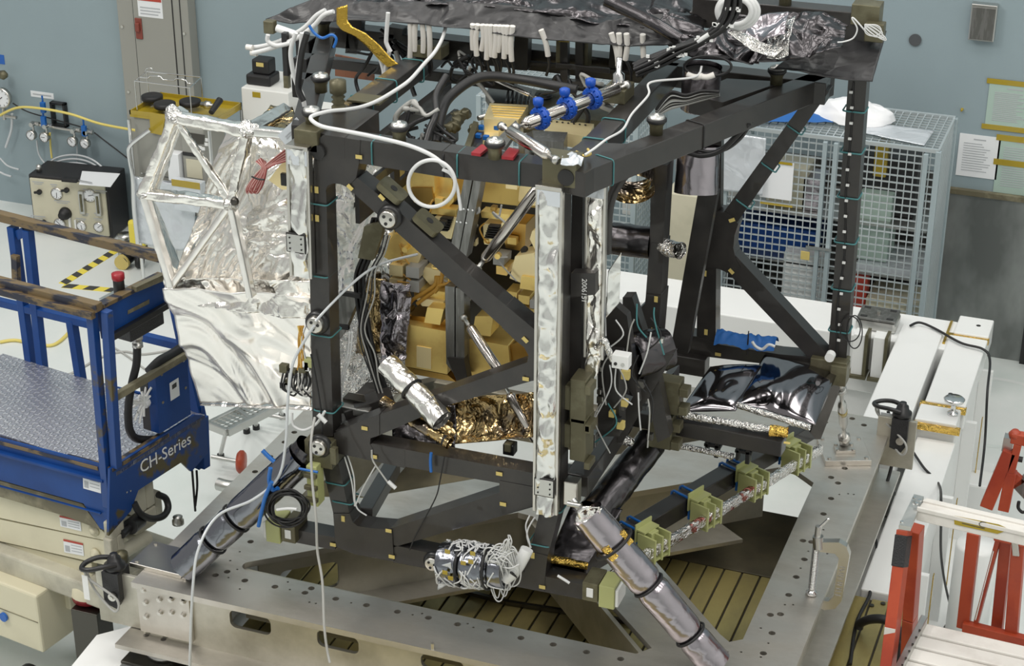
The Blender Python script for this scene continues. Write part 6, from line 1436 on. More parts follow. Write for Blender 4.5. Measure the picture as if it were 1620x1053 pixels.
for (u, v) in ((1447, 788), (1455, 792), (1450, 797), (1427, 826)): q = P(u, v, z=1.965); build('rivet', M().cyl(q, q+Z*.006, .008, n=8), 'chrome', cpl)
gl = gb('front_leg', GN(1431, 838, -.02), GN(1402, 1075, -.30), .05, .065)
lq0, lq1 = GN(1431, 838, -.02), GN(1402, 1075, -.30); gb('dark_grip', lq0.lerp(lq1, .03)-GV*.004, lq0.lerp(lq1, .24)-GV*.004, .055, .068, 'black_wrinkle'); q = lq0.lerp(lq1, .66)-GV*.036
build('worn_patch', M().box(q, X*.045, GV*.002, Z*.05), 'ladder_white', SL)
gb('rear_leg', GN(1450, 835, .06), GN(1440, 975, .12), .05, .07)
gb('rear_leg', GN(1440, 975, .12), V((GN(1430, 1120, .2).x, GN(1430, 1120, .2).y+.3, 0)), .05, .07)
lf = lq0+(lq1-lq0)*(lq0.z/(lq0.z-lq1.z)); gb('front_leg', lq1, lf, .05, .065)
gb('far_leg', V((lf.x+.75, lf.y-.1, 0)), G0+GU*.75-Z*.06, .05, .065)
# ribbed step
z_s = 1.32
sa, sb, sc_, sd = P(1466, 988, z=z_s), P(1640, 1028, z=z_s), P(1600, 1110, z=z_s), P(1428, 1068, z=z_s)
ru = (sb-sa).normalized(); rv = (sd-sa)
for k in range(4):
    c = sa+rv*(.12+.25*k)+ru*.45; build('tread_board', M().box(c, ru*.95, rv*.22, Z*.025), 'ladder_white', SL, bev=.008)
    build('tread_board_gap', M().box(c+rv*.125-Z*.01, ru*.95, rv*.03, Z*.01), 'olive_strip', SL)
rl = gb('side_rail', P(1462, 982, z=z_s+.02), P(1412, 1080, z=z_s+.02), .03, .06, 'steel', Z)
for k in range(7): q = P(1455-k*5.5, 997+k*11, z=z_s+.052); build('rivet', M().cyl(q, q+Z*.004, .005, n=8), 'hole_metal', rl)
# frame members beyond the step
for (a, b, d1, d2, w_) in (((1541, 842), (1524, 992), .3, .3, .055), ((1580, 850), (1543, 990), .34, .3, .02), ((1592, 855), (1577, 1000), .36, .36, .05), ((1612, 856), (1600, 1006), .3, .3, .055)):
    gb('frame_upright', GN(*a, d1), GN(*b, d2), w_, .035)
gb('lower_rail', GN(1524, 990, .28), GN(1660, 1024, .28), .05, .04, up=GV); gb('upper_rail', GN(1575, 843, .3), GN(1660, 862, .3), .05, .05, up=GV)
gb('spreader_bar', GN(1572, 870, .32), GN(1543, 980, .28), .008, .015, 'chrome'); gb('hinge_plate', GN(1606, 855, .28), GN(1608, 878, .28), .03, .02, 'steel')
# farther ladder
S2 = thing('orange_stepladder', P(1590, 800, z=.3), 'second orange stepladder leaning beyond the near one at the right edge', 'stepladder')
def H(u, v, y=7.7): return P(u, v, y=y)
for (a, b, w_, mt) in (((1598, 712), (1561, 800), .06, 'orange_paint'), ((1611, 700), (1600, 745), .035, 'orange_paint'), ((1600, 745), (1588, 805), .05, 'orange_paint')): build('upright', M().beam(H(*a), H(*b), w_, .05, Y), mt, S2, bev=.003)
build('top_bracket', M().prism([H(1588, 692), H(1604, 695), H(1600, 715), H(1584, 713)], (0, .05, 0)), 'steel', S2, bev=.004)
build('top_rail', M().beam(H(1600, 690), H(1640, 698), .05, .05, Y), 'orange_paint', S2, bev=.004); build('orange_cap', M().lathe(H(1606, 686), Z, [(0, -.02), (.025, -.02), (.03, 0), (.015, .02), (0, .02)], 12), 'orange_paint', S2)
build('latch', M().cyl(H(1604, 724), H(1618, 727), .014, n=10), 'black_metal', S2); build('grey_pad', M().prism([H(1602, 770), H(1630, 745), H(1640, 780), H(1630, 800)], (0, .04, 0)), 'grey_bar', S2, bev=.004)
build('brace_plate', M().prism([H(1590, 745), H(1606, 748), H(1622, 762), H(1600, 775)], (0, .03, 0)), 'orange_paint', S2, bev=.003)
build('hook', M().tube([H(1612, 793), H(1611, 803), H(1618, 810), H(1628, 806)], .008, n=8), 'black_rubber', S2)
# white cylinder and base by the ladders
a = P(1512, 1000, z=.0)
c = P(1537, 930, z=.5); r = thing('white_column', V((c.x, c.y, 0)), 'white rounded equipment column behind the orange frame', 'column')
build('body', M().lathe(V((c.x, c.y, .04)), Z, [(0, 0), (.11, 0), (.11, .72), (.10, .74), (0, .74)], 28), 'white_paint', r); build('grey_base', M().lathe(V((c.x, c.y, 0)), Z, [(0, 0), (.12, 0), (.12, .22), (0, .22)], 28), 'grey_bar', r)
c = P(1550, 755, z=.35); tag(build('white_control_unit', M().bx(c.x-.12, c.x+.15, c.y-.1, c.y+.1, 0, c.z), 'white_plastic', bev=.015), 'white control unit behind the white frame near the ladder', 'control unit')
c = P(1490, 990, z=.02); tag(build('floor_disc', M().lathe(V((c.x, c.y, 0)), Z, [(0, 0), (.22, 0), (.20, .03), (.04, .035), (.03, .02), (0, .02)], 32), 'white_plastic'), 'flat white round base plate on the floor by the ladder', 'base plate')
# ================================================================ cart and instruments behind the foil frame
YC = 11.2
def K(u, v, y=YC): return P(u, v, y=y)
CT = thing('equipment_cart', V((K(280, 350).x, YC+.3, 0)), 'wire equipment cart standing in front of the electrical cabinet', 'cart')
za = K(210, 165).z
x0, x1 = K(204, 170).x, K(335, 185).x
tray = build('amber_tray', M().bx(x0, x1, YC, YC+.45, za-.10, za-.08), 'amber_tape', CT, bev=.003)
build('tray_wall', M().bx(x0, x1, YC, YC+.01, za-.08, za-.05).bx(x0, x0+.01, YC, YC+.45, za-.08, za-.05).bx(x1-.01, x1, YC, YC+.45, za-.08, za-.05).bx(x0, x1, YC+.44, YC+.45, za-.08, za-.05), 'amber_tape', tray)
build('cabinet_body', M().bx(x0+.02, x0+.50, YC+.02, YC+.44, K(215, 290).z, za-.10), 'grey_enamel', CT, bev=.004)
build('amber_panel', M().prism([K(236, 178, YC-.01), K(262, 182, YC-.01), K(256, 214, YC-.01), K(238, 210, YC-.01)], (0, .01, 0)), 'amber_tape', CT)
for (u, v) in ((241, 158), (261, 170), (301, 166)):
    q = P(u, v, z=za-.04); tag(build('black_lid', M().lathe(q, Z, [(0, 0), (.075, 0), (.08, .005), (.08, .035), (.07, .04), (0, .036)], 28), 'black_rubber'), {241: 'round black lid at the back of the amber tray', 261: 'round black lid at the front of the amber tray', 301: 'round black lid at the right of the amber tray'}[u], 'lid')  # plain round black lids resting in the tray
q0 = P(334, 178, z=za); q1 = P(348, 158, z=za+.05); tag(build('black_handle', M().cyl(q0, q1, .02, .026, n=12), 'black_rubber'), 'black torch like handle leaning on the amber tray corner', 'handle')  # a black handle, only torch-like in shape
c = P(328, 166, z=za); tag(build('brass_fitting', M().lathe(c, X, [(0, -.05), (.02, -.05), (.02, -.02), (.03, -.02), (.03, .02), (.015, .03), (.015, .06), (0, .06)], 12), 'bright_metal'), 'small metal fitting beside the black handle on tray', 'fitting')
wr = thing('wire_rack', V((K(265, 140).x, YC+.2, za-.08)), 'thin chrome wire rack standing in the amber tray', 'rack')
R0, R1, R2, R3 = K(213, 128, YC+.02), K(300, 139, YC+.02), K(318, 122, YC+.4), K(232, 113, YC+.4)
for a, b in ((R0, R1), (R1, R2), (R2, R3), (R3, R0)): build('top_wire', M().cyl(a, b, .005, n=6), 'chrome', wr)
for p in (R0, R1, R2, R3): build('leg_wire', M().cyl(p, V((p.x, p.y, za-.08)), .004, n=6), 'chrome', wr)
mm = M(); mm.tube([K(222, 122, YC+.2), K(235, 123, YC+.2), K(238, 120, YC+.2), K(254, 121, YC+.2), K(258, 126, YC+.2), K(276, 127, YC+.2), K(279, 124, YC+.2), K(294, 127, YC+.2), K(297, 132, YC+.2), K(310, 132, YC+.2)], .005, n=6, sub=2); build('bent_wire', mm, 'chrome', wr)
mm = M(); mm.tube([K(230, 113, YC+.4), K(232, 108, YC+.4), K(240, 108, YC+.4), K(241, 113, YC+.4)], .004, n=6, sub=2); build('bent_wire', mm, 'chrome', wr)
# cart handle tubes
build('handle_tube', M().tube([K(238, 205, YC-.1), K(228, 212, YC-.1), K(206, 230, YC-.1), K(204, 245, YC-.1), K(210, 280, YC-.1), K(212, 330, YC-.1), K(218, 385, YC-.1)], .016, n=10, sub=4), 'chrome', CT)
mm = M(); a = K(212, 278, YC-.05); 
for k in range(8): mm.beam(V((a.x+.02, YC-.05+k*.07, a.z)), V((x1, YC-.05+k*.07, a.z)), .006, .006)
mm.beam(V((a.x, YC-.06, a.z)), V((x1, YC-.06, a.z)), .014, .014); mm.beam(V((a.x, YC-.06, a.z-.06)), V((x1, YC-.06, a.z-.06)), .01, .01); build('wire_shelf', mm, 'chrome', CT)
for (x, y) in ((a.x, YC-.05), (x1, YC-.05), (a.x, YC+.44), (x1, YC+.44)): build('corner_tube', M().cyl((x, y, .12), (x, y, za-.1), .014, n=10), 'chrome', CT); build('caster', M().lathe((x-.02, y, .05), X, [(0, 0), (.05, 0), (.05, .04), (0, .04)], 18), 'black_rubber', CT)
mm = M(); 
for k in range(14): mm.beam(V((a.x+.05, YC-.04, a.z-.12-.02*k)), V((x1-.2, YC-.04, a.z-.12-.02*k)), .01, .008)
build('fan_grille', mm, 'black_metal', CT)
b0 = K(285, 205, YC-.02); b1 = K(338, 278, YC-.02)
r = thing('grey_analyzer', V(((b0.x+b1.x)/2, YC, a.z)), 'grey bench instrument with dark screen and white keys on the cart', 'instrument')
build('case', M().bx(b0.x, b1.x-.06, YC-.02, YC+.3, a.z+.01, b0.z+.03), 'grey_enamel', r, bev=.012)
scp = build('screen', M().prism([K(298, 210, YC-.026), K(324, 214, YC-.026), K(322, 228, YC-.026), K(300, 228, YC-.026)], (0, .005, 0)), 'hole_metal', r)
for (u, v) in ((306, 231), (312, 232), (317, 233), (322, 235), (327, 228), (328, 221)): q = K(u, v, YC-.025); build('key', M().bx(q.x-.014, q.x+.014, q.y-.008, q.y, q.z-.012, q.z+.012), 'white_plastic', r, bev=.002)
build('dark_band', M().bx(b0.x+.01, b1.x-.08, YC-.028, YC-.02, K(290, 243).z, K(290, 238).z), 'black_metal', r)
build('lower_panel', M().bx(b0.x+.03, b1.x-.09, YC-.026, YC-.02, a.z+.04, K(290, 248).z), 'cream_panel', r, bev=.003)
b0 = K(263, 238, YC-.06); b1 = K(284, 276, YC-.06)
tag(build('paper_stack', M().bx(b0.x, b1.x, YC-.06, YC+.2, a.z+.01, b0.z-.02), 'paper', bev=.003), 'white papers standing left of the grey bench instrument', 'papers')
b0 = K(276, 282, YC-.12); b1 = K(324, 335, YC-.12)
r = thing('clear_document_box', V((b0.x, YC-.15, b1.z)), 'frosted box with amber tape edge hanging under the cart shelf', 'box')
build('box_body', M().bx(b0.x, b1.x, YC-.16, YC-.08, b1.z, b0.z), 'clear_film', r, bev=.004); build('amber_edge', M().bx(b0.x, b1.x, YC-.165, YC-.16, b0.z-.04, b0.z+.01), 'amber_tape', r)
b0 = K(258, 318, 11.12); b1 = K(312, 400, 11.12); b0.z = a.z
tag(build('clear_bag', sheet(M(), b1-X*.5, b1, V((b1.x, 11.12, b0.z)), V((b1.x-.5, 11.12, b0.z)), 24, 24, .05, 5, 4), 'clear_film', solid=.003), 'clear plastic bag hanging below the cart, seen through foil frame', 'bag')
# robot-like pump parts on the floor near the hazard tape
c = P(199, 408, z=.0); r = thing('pump_fitting', c, 'steel pump fitting with yellow label lying by the hazard tape', 'pump')
a0 = P(200, 392, z=.08); build('body', M().lathe(a0-Z*.05, Z, [(0, -.03), (.07, -.03), (.07, .08), (.045, .09), (.045, .13), (.06, .13), (.06, .17), (0, .17)], 18), 'steel', r)
a1 = P(193, 415, z=.06); build('nozzle', M().cyl(a1, P(206, 403, z=.08), .055, n=16), 'black_rubber', r); build('yellow_ring', M().cyl(P(192, 416, z=.06), P(195, 413, z=.06), .06, n=18), 'label_yellow', r)
c = P(221, 412, z=.06); tag(build('caster_wheel', M().lathe(c, X+Y*.2, [(0, -.02), (.06, -.02), (.06, .02), (0, .02)], 18).bx(c.x-.05, c.x+.06, c.y-.04, c.y+.04, c.z+.04, c.z+.14), 'black_rubber'), 'black caster wheel on the floor behind the lift rail', 'caster')
q = P(212, 362, z=.35); tag(build('yellow_bag', M().bx(q.x-.06, q.x+.08, q.y, q.y+.06, .2, q.z+.06), 'yellow_paint', bev=.02), 'yellow handle piece standing by the cart foot', 'handle')
# white box with black battery pack
YW2 = 11.6
b0 = P(381, 138, y=YW2); b1 = P(440, 200, y=YW2)
r = thing('white_equipment_box', V((b0.x+.15, YW2, 0)), 'tall white box with small yellow label behind the foil', 'box')
build('body', M().bx(b0.x, P(456, 150, y=YW2).x, YW2, YW2+.45, .0, b0.z+.0), 'white_box', r, bev=.008)
q0 = P(399, 145, y=YW2-.003); q1 = P(412, 155, y=YW2-.003); build('yellow_label', M().bx(q0.x, q1.x, YW2-.003, YW2, q1.z, q0.z), 'amber_tape', r)
c = P(415, 133, z=b0.z); r = thing('black_battery_unit', c, 'black battery shaped unit sitting on the white box', 'battery unit')
build('base', M().bx(c.x-.11, c.x+.09, c.y-.05, c.y+.12, b0.z, b0.z+.08), 'black_rubber', r, bev=.015); build('top', M().bx(c.x-.07, c.x+.07, c.y-.02, c.y+.10, b0.z+.08, b0.z+.19), 'black_rubber', r, bev=.012); build('gold_mark', M().bx(c.x-.03, c.x+.03, c.y-.022, c.y-.02, b0.z+.14, b0.z+.17), 'label_yellow', r)
c = P(464, 150, z=b0.z); r = thing('second_white_box', V((c.x+.05, YW2-.1, 0)), 'lower white box right of the tall one, with plug on top', 'box')
build('body', M().bx(c.x, c.x+.4, YW2-.1, YW2+.3, 0, b0.z-.14), 'white_box', r, bev=.008); q = P(452, 125, y=YW2+.1); build('plug', M().bx(q.x-.02, q.x+.02, YW2+.1, YW2+.14, b0.z-.14, q.z+.05), 'olive_metal', r)
# ================================================================ top blankets, cables
YT = 7.55
def Tt(u, v, y=YT): return P(u, v, y=y)
# long black blanket over the top rear: hanging front skirt and crinkled top
def curve_sheet(nm, lo, hi, y0, y1, mat, label, amp=.03, s=6, seed=0, nv=18, sub=8, cat='blanket', fold=0, y0f=None):
    """sheet between two pixel polylines: lower edge on the plane y0, upper edge on y1"""
    A_ = [P(u, v, y=(y0 if y0f is None else y0f(u))) for u, v in lo]; B_ = [P(u, v, y=y1) for u, v in hi]
    def at(L_, t):
        t = t*(len(L_)-1); i = min(int(t), len(L_)-2); return L_[i].lerp(L_[i+1], t-i)
    def fn(u, v):
        p = at(A_, u).lerp(at(B_, u), v); k = crump(p, s, seed)*amp
        return p+V((0, -k-.02*fold*math.sin(u*40+seed), k*.6))
    return tag(build(nm, M().grid(fn, len(lo)*sub, nv), mat, solid=.003), label, cat)
curve_sheet('black_blanket', [(418, 29), (455, 36), (500, 34), (535, 32), (620, 34), (700, 42), (745, 45), (800, 55), (870, 62), (950, 70), (1010, 72), (1080, 68)],
            [(500, -4), (520, -8), (560, 0), (600, 2), (660, 0), (720, 2), (760, 6), (830, 10), (900, 26), (950, 38), (1000, 22), (1050, 20)], 7.40, 7.50, 'dark_cloth', 'front skirt of the long black blanket hanging over the top rear beam', .05, 6, 2)
curve_sheet('crinkled_black_cover', [(500, 10), (560, 6), (640, 4), (720, 6), (800, 10), (860, 18), (930, 34), (1000, 40), (1060, 50), (1110, 60)],
            [(510, -60), (560, -60), (640, -60), (720, -60), (800, -60), (860, -60), (930, -60), (1000, -50), (1060, -40), (1120, 0)], 7.46, 8.0, 'black_foil', 'crinkled shiny black cover on the very top of the truss', .13, 5, 5, nv=30, sub=10)
curve_sheet('black_foil_cover', [(1130, 75), (1165, 98), (1200, 98), (1240, 95), (1275, 88), (1330, 72)],
            [(1140, 25), (1165, 20), (1210, 22), (1260, 16), (1300, 14), (1340, 36)], 7.40, 7.62, 'black_foil', 'crumpled dark foil heap on top beside the right corner drape', .10, 6, 8, nv=26, sub=12)
curve_sheet('silver_foil_scrap', [(1212, 90), (1230, 92), (1246, 86)], [(1214, 44), (1236, 32), (1258, 24)], 7.34, 7.5, 'fine_foil', 'bright silver foil scrap crumpled within the dark foil heap', .06, 12, 9, nv=20, sub=10)
curve_sheet('violet_foil_cover', [(1175, 72), (1210, 62), (1240, 52)], [(1185, 28), (1215, 20), (1248, 18)], 7.36, 7.5, 'purple_foil', 'violet tinted foil flap left of the silver scrap on top', .05, 7, 29, nv=18, sub=12)
curve_sheet('silver_foil_scrap', [(1150, 50), (1190, 80), (1225, 92)], [(1168, 46), (1205, 66), (1245, 74)], 7.33, 7.38, 'fine_foil', 'long silver foil strip running into the dark heap', .03, 14, 19, nv=10, sub=14)
curve_sheet('black_drape', [(1225, 108), (1262, 112), (1300, 120), (1340, 126), (1380, 128)], [(1290, 55), (1320, 40), (1345, 38), (1375, 44), (1403, 50)], 7.50, 7.85, 'dark_cloth', 'stiff black sheet draped over the far right top corner', .03, 4, 12, nv=20, sub=8)
curve_sheet('dark_corner_sheet', [(1030, 45), (1060, 75), (1100, 92), (1150, 95), (1200, 100)], [(1050, 20), (1085, 30), (1120, 50), (1160, 60), (1205, 70)], 7.42, 7.50, 'black_foil', 'dark foil sheet under the black cable bundle', .05, 7, 14, nv=14, sub=9)
hose('blanket_edge_roll', [Tt(1075, 62, 7.38), Tt(1040, 40, 7.38), Tt(1000, 20, 7.4), Tt(960, 0, 7.42)], .03, 'black_foil', 'rolled black edge of the crinkled cover near the cable bundle', 'roll')
# amber ribbon
m = M(); pts = [(541, 10), (541, 35), (549, 45), (570, 55), (590, 72), (608, 92), (622, 104)]
cl = [Tt(u, v, 7.35-i*.01) for i, (u, v) in enumerate(pts)]
def fn(u, v):
    t = v*(len(cl)-1); i = min(int(t), len(cl)-2); p = cl[i].lerp(cl[i+1], t-i); return p+X*(u-.5)*.055+Z*(u-.5)*.02
tag(build('amber_ribbon', M().grid(fn, 6, 40), 'gold_tape', solid=.002), 'amber gold flat ribbon cable twisting down from the blanket', 'ribbon cable')
# white cable sleeves hanging from the connector row
random.seed(3)
for i, u in enumerate((748, 756, 763, 770, 776, 784, 790, 796, 802, 811, 649, 657, 668, 678, 967, 979, 991, 1017, 856)):
    v0 = 38+(u-740)*.045+ (4 if u > 850 else 0); L_ = random.uniform(34, 58); du = random.uniform(-2, 2)+(10 if u in (967, 856) else 0)
    p = Tt(u, v0, 7.42); q = Tt(u+du, v0+L_, 7.44); r = thing('cable_sleeve', q, 'short off-white heat shrink cable sleeve hanging under the black blanket', 'cable sleeve', 'white cable sleeves under the blanket')
    build('sleeve', M().tube([p, p.lerp(q, .5)+X*random.uniform(-.008, .008), q], .013, n=8, sub=4), 'ladder_white', r)
    e = q+V((random.uniform(-.02, .02), .03, -.10)); build('cable_tail', M().tube([q, q.lerp(e, .5)+X*.01, e], .007, n=6, sub=3), 'black_rubber', r)
# white loose tubes at top left
def ch(nm, pts, y, r, mat, label, cat='cable', **k):
    ys = y if isinstance(y, (list, tuple)) else [y]*len(pts)
    return tag(build(nm, M().tube([P(u, v, y=yy) for (u, v), yy in zip(pts, ys)], r, n=8, sub=7), mat), label, cat)
ch('white_hose', [(393, 76), (420, 72), (450, 62), (480, 45), (500, 25), (515, 16)], 6.9, .010, 'white_cord', 'upper of the white hoses looping out at top left', 'hose')
ch('white_hose', [(400, 84), (430, 76), (470, 60), (495, 42), (512, 24), (528, 18)], 6.86, .010, 'white_cord', 'lower of the white hoses looping out at top left', 'hose')
ch('white_hose', [(424, 55), (424, 65), (438, 72), (460, 68)], 6.85, .010, 'white_cord', 'short white hose loop beside the grey connector', 'hose')
ch('white_hose', [(478, 52), (476, 80), (471, 110), (470, 134)], 6.7, .011, 'white_cord', 'white hose dropping beside the relay blocks, right one', 'hose')
ch('white_hose', [(468, 52), (460, 80), (463, 110), (470, 134), (478, 150), (482, 168)], 6.66, .010, 'white_cord', 'white hose dropping beside the relay blocks, left one', 'hose')
c = P(428, 43, y=6.9); r = thing('hose_connector', c, 'grey square connector at the end of the white hoses', 'connector')
build('body', M().bx(c.x-.025, c.x+.022, c.y-.02, c.y+.02, c.z-.025, c.z+.03), 'olive_metal', r, bev=.004); build('neck', M().cyl(c+X*.03, c+X*.12-Z*.02, .016, n=12), 'white_plastic', r)
for (u, v) in ((395, 75), (402, 84)): q = P(u, v, y=6.88); tag(build('hose_nut', M().cyl(q-X*.015, q+X*.015, .013, n=8), 'ladder_white'), 'pale hose end nut, %s of two at top left' % ('upper' if v == 75 else 'lower'), 'nut')
c = P(450, 85, y=6.85); tag(build('black_bracket', M().bx(c.x-.012, c.x+.012, c.y, c.y+.03, c.z-.1, c.z+.09), 'black_metal', bev=.003), 'thin black bar hanging under the white hoses', 'bracket')
ch('laced_harness', [(486, 52), (478, 80), (474, 110), (472, 140), (480, 160)], 6.62, .014, 'black_metal', 'black laced harness down the left of the relay blocks', 'harness')
ch('blue_string', [(489, 40), (497, 52), (510, 60), (525, 55), (532, 62), (528, 75)], 6.55, .006, 'blue_tie', 'blue cord tied round the far left top beam end', 'cord')
# long white tube over the top front corner
ch('long_white_tube', [(706, 38), (700, 60), (688, 82), (672, 100), (650, 125), (630, 140), (600, 158), (575, 168), (550, 173), (520, 176), (495, 183), (493, 190), (510, 200), (545, 207), (590, 216), (640, 228), (672, 240), (692, 252), (705, 265)],
   [7.5, 7.4, 7.3, 7.2, 7.0, 6.9, 6.75, 6.65, 6.55, 6.45, 6.38, 6.34, 6.32, 6.31, 6.31, 6.31, 6.31, 6.31, 6.31], .0085, 'white_cord', 'long white tube from the blanket round the corner to the front beam', 'hose')
m = M(); pts = [P(683+37*math.cos(t), 290+37*math.sin(t), y=6.29) for t in [i*.5236 for i in range(12)]]; m.tube(pts, .008, n=8, closed=True)
tag(build('white_tube_ring', m, 'white_cord'), 'round loop of white tube hanging over the top front beam', 'hose')
ch('white_tube_tail', [(700, 268), (713, 275), (722, 292), (727, 318), (729, 332)], 6.30, .007, 'white_cord', 'white tube tail hanging down by the grey spine', 'hose')
ch('white_hose', [(618, 82), (612, 70), (611, 60), (614, 20)], 7.3, .010, 'white_cord', 'white hose hanging from the blanket near the amber ribbon', 'hose')
ch('white_hose', [(602, 95), (606, 108), (608, 118), (612, 100), (616, 80)], 7.32, .010, 'white_cord', 'white hose loop behind the amber ribbon end', 'hose')
ch('white_tube', [(499, 508), (520, 485), (550, 455), (580, 430), (610, 415), (660, 402)], [6.3, 6.35, 6.45, 6.55, 6.65, 6.8], .006, 'clear_tube', 'thin pale tube slanting across the left post to the gold boxes', 'tube')
ch('white_tube', [(497, 515), (478, 545), (462, 580), (455, 640), (452, 700), (440, 755), (400, 790), (345, 815), (315, 865), (305, 930), (300, 1060)], [6.28, 6.28, 6.26, 6.24, 6.22, 6.2, 6.15, 6.12, 6.0, 5.93, 5.9], .0065, 'clear_tube', 'long pale tube from the left post down over the ring edge', 'tube')
# black cable bundle at top right: each cable its own part
B_ = thing('black_cable_bundle', P(1100, 60, y=7.3), 'fan of black cables with white ties sweeping down from the top', 'cable bundle')
random.seed(5)
for k in range(11):
    o = k-5; pts = [(1160+o*1.6, -20), (1158+o*2.4, 12), (1142+o*2.4, 40), (1112+o*2.2, 62), (1070+o*1.8, 82+o*1.2), (1035+o*1.2, 98+o*1.5), (1005+o*.6, 112+o*1.8)]
    build('cable', M().tube([P(u+random.uniform(-2, 2), v+random.uniform(-2, 2), y=7.25-.01*(k % 4)-.0*i) for i, (u, v) in enumerate(pts)], .0085, n=7), 'black_rubber', B_)
    for j in range(4):
        i = random.choice((1, 2, 3, 4, 5)); u, v = pts[i]; q = P(u+random.uniform(-6, 6), v+random.uniform(-4, 4), y=7.225); build('tie_end', M().bx(q.x-.004, q.x+.01, q.y-.008, q.y, q.z-.006, q.z+.006), 'white_plastic', B_)
build('white_sleeve', M().tube([P(1104, 66, y=7.22), P(1113, 60, y=7.22), P(1122, 54, y=7.22)], .010, n=8), 'white_cord', B_)
WC = thing('white_hose_coil', P(1160, 20, y=7.35), 'coil of thick grey-white hose behind the black cable bundle', 'hose coil')
for k, rr in enumerate((24, 28, 31)):
    build('hose_loop', M().tube([P(1163+rr*1.05*math.cos(t)+k*2, 18+rr*.85*math.sin(t), y=7.36+.012*k) for t in [i*.5236 for i in range(12)]], .011, n=8, closed=True), 'white_cord', WC)
# harness spray on the violet sleeve
HS = thing('sleeve_harness', P(1090, 160, y=7.2), 'fan of black and white cables wrapped around the violet foil sleeve', 'cable bundle')
for k in range(12):
    o = k*2.6; mt = 'white_cord' if k % 4 == 1 else 'black_rubber' if k % 3 else 'grey_wire'
    build('cable', M().tube([P(u, v, y=7.30-.004*k) for u, v in ((1038, 183-o*.35), (1060, 172-o*.9), (1085, 165-o*.9+k), (1110, 158-o*.5), (1138, 150+o*.2-k))], .0065, n=6), mt, HS)
for (u, v, du) in ((1088, 118, 12), (1130, 118, -12)): build('white_sleeve', M().tube([P(u, v, y=7.28), P(u+du, v+4, y=7.27), P(u+2*du, v+2, y=7.27)], .013, n=8), 'ladder_white', HS)
build('dark_loop', M().tube([P(1120+37*math.cos(t), 105+16*math.sin(t), y=7.3) for t in [i*.5236 for i in range(12)]], .006, n=6, closed=True), 'black_rubber', HS)
ch('black_cable', [(1185, 195), (1165, 215), (1140, 238), (1110, 246), (1080, 240), (1050, 245)], 7.3, .012, 'black_rubber', 'thick black cable loop under the top right beam')
ch('black_cable', [(1190, 192), (1172, 218), (1148, 236), (1120, 240), (1090, 234), (1060, 232)], 7.33, .008, 'black_metal', 'thinner black cable loop under the top right beam')
ch('thin_white_wire', [(1110, 105), (1098, 122), (1030, 130), (1026, 150), (1000, 180), (985, 205), (960, 220), (940, 235), (925, 245)], [7.3, 7.25, 7.2, 7.1, 6.9, 6.7, 6.55, 6.45, 6.4], .005, 'white_cord', 'thin white wire crossing the inner top beam to the corner', 'wire')
r = thing('corner_tag_strip', P(905, 248, z=ZT+.02), 'crumpled silver tag and gold clip lying on the near top corner', 'tag')
build('film', sheet(M(), P(888, 256, z=ZT+.06), P(920, 262, z=ZT+.03), P(925, 245, z=ZT+.06), P(892, 236, z=ZT+.05), 16, 16, .03, 16, 4), 'clear_film', r, solid=.002)
build('gold_clip', M().tube([P(912, 240, z=ZT+.03), P(922, 246, z=ZT+.04), P(934, 244, z=ZT+.03), P(930, 236, z=ZT+.03)], .006, n=6), 'gold_metal', r)
# wire coil on the drape at top right
m = M()
for k in range(5): m.tube([P(1381+(13+k)*math.cos(t+k*.4)+k, 50+(9+k*.9)*math.sin(t+k*.9)+k*.8-2, y=7.44) for t in [i*.6283 for i in range(10)]], .0024, n=5, closed=True)
m.tube([P(u, v, y=7.45) for u, v in ((1368, 48), (1352, 30), (1348, 30), (1356, 45), (1350, 60), (1335, 66), (1325, 67))], .0035, n=5)
tag(build('white_wire_coil', m, 'white_cord'), 'small coil of thin white wire on the far right drape', 'wire coil')
# loose cables around the left post
ch('black_cable', [(492, 560), (500, 600), (509, 660), (510, 720)], 6.335, .004, 'black_rubber', 'thin black wire down the face of the left post', 'wire')
LH = thing('laced_cable_harness', P(590, 480, y=6.75), 'thick laced dark harness running down right of the left post', 'harness')
for k in range(7):
    o = k*4.5; build('cable', M().tube([P(u+o*.5, v, y=6.74+.012*(k % 3)) for u, v in ((590, 345), (575, 400), (562, 440), (568, 500), (580, 560), (600, 620))], .008, n=7), 'black_rubber' if k % 3 else 'black_metal', LH)
for k in range(4):
    o = k*3; build('cable', M().tube([P(u+o, v, y=6.6) for u, v in ((608, 372), (600, 400), (585, 430), (574+k*3, 470), (568, 520), (575+k*3, 560), (590, 600), (600, 632))], .0035, n=6), 'grey_wire' if k % 2 else 'black_metal', LH)
for k in range(2):
    o = k*4; build('cable', M().tube([P(u+o, v, y=6.5) for u, v in ((553, 525), (550, 560), (542, 590), (535, 630), (533, 650))], .005, n=6), 'white_cord', LH)
build('cover_plate', M().prism([P(u, v, y=6.7) for u, v in ((576, 358), (606, 352), (604, 372), (590, 412), (566, 408))], (0, .03, 0)), 'olive_metal', LH, bev=.004)
build('dark_arm', M().prism([P(u, v, y=6.76) for u, v in ((538, 466), (568, 470), (545, 525), (530, 545), (528, 500))], (0, .05, 0)), 'grey_bar', LH, bev=.004)
build('clamp_band', M().beam(P(540, 463, y=6.70), P(570, 468, y=6.70), .015, .02), 'black_rubber', LH); build('clamp_band', M().beam(P(530, 515, y=6.70), P(552, 518, y=6.70), .015, .02), 'black_rubber', LH)
EB = thing('small_electronics_unit', P(565, 645, y=6.55), 'small grey electronics unit with slots behind the left post foot', 'electronics unit')
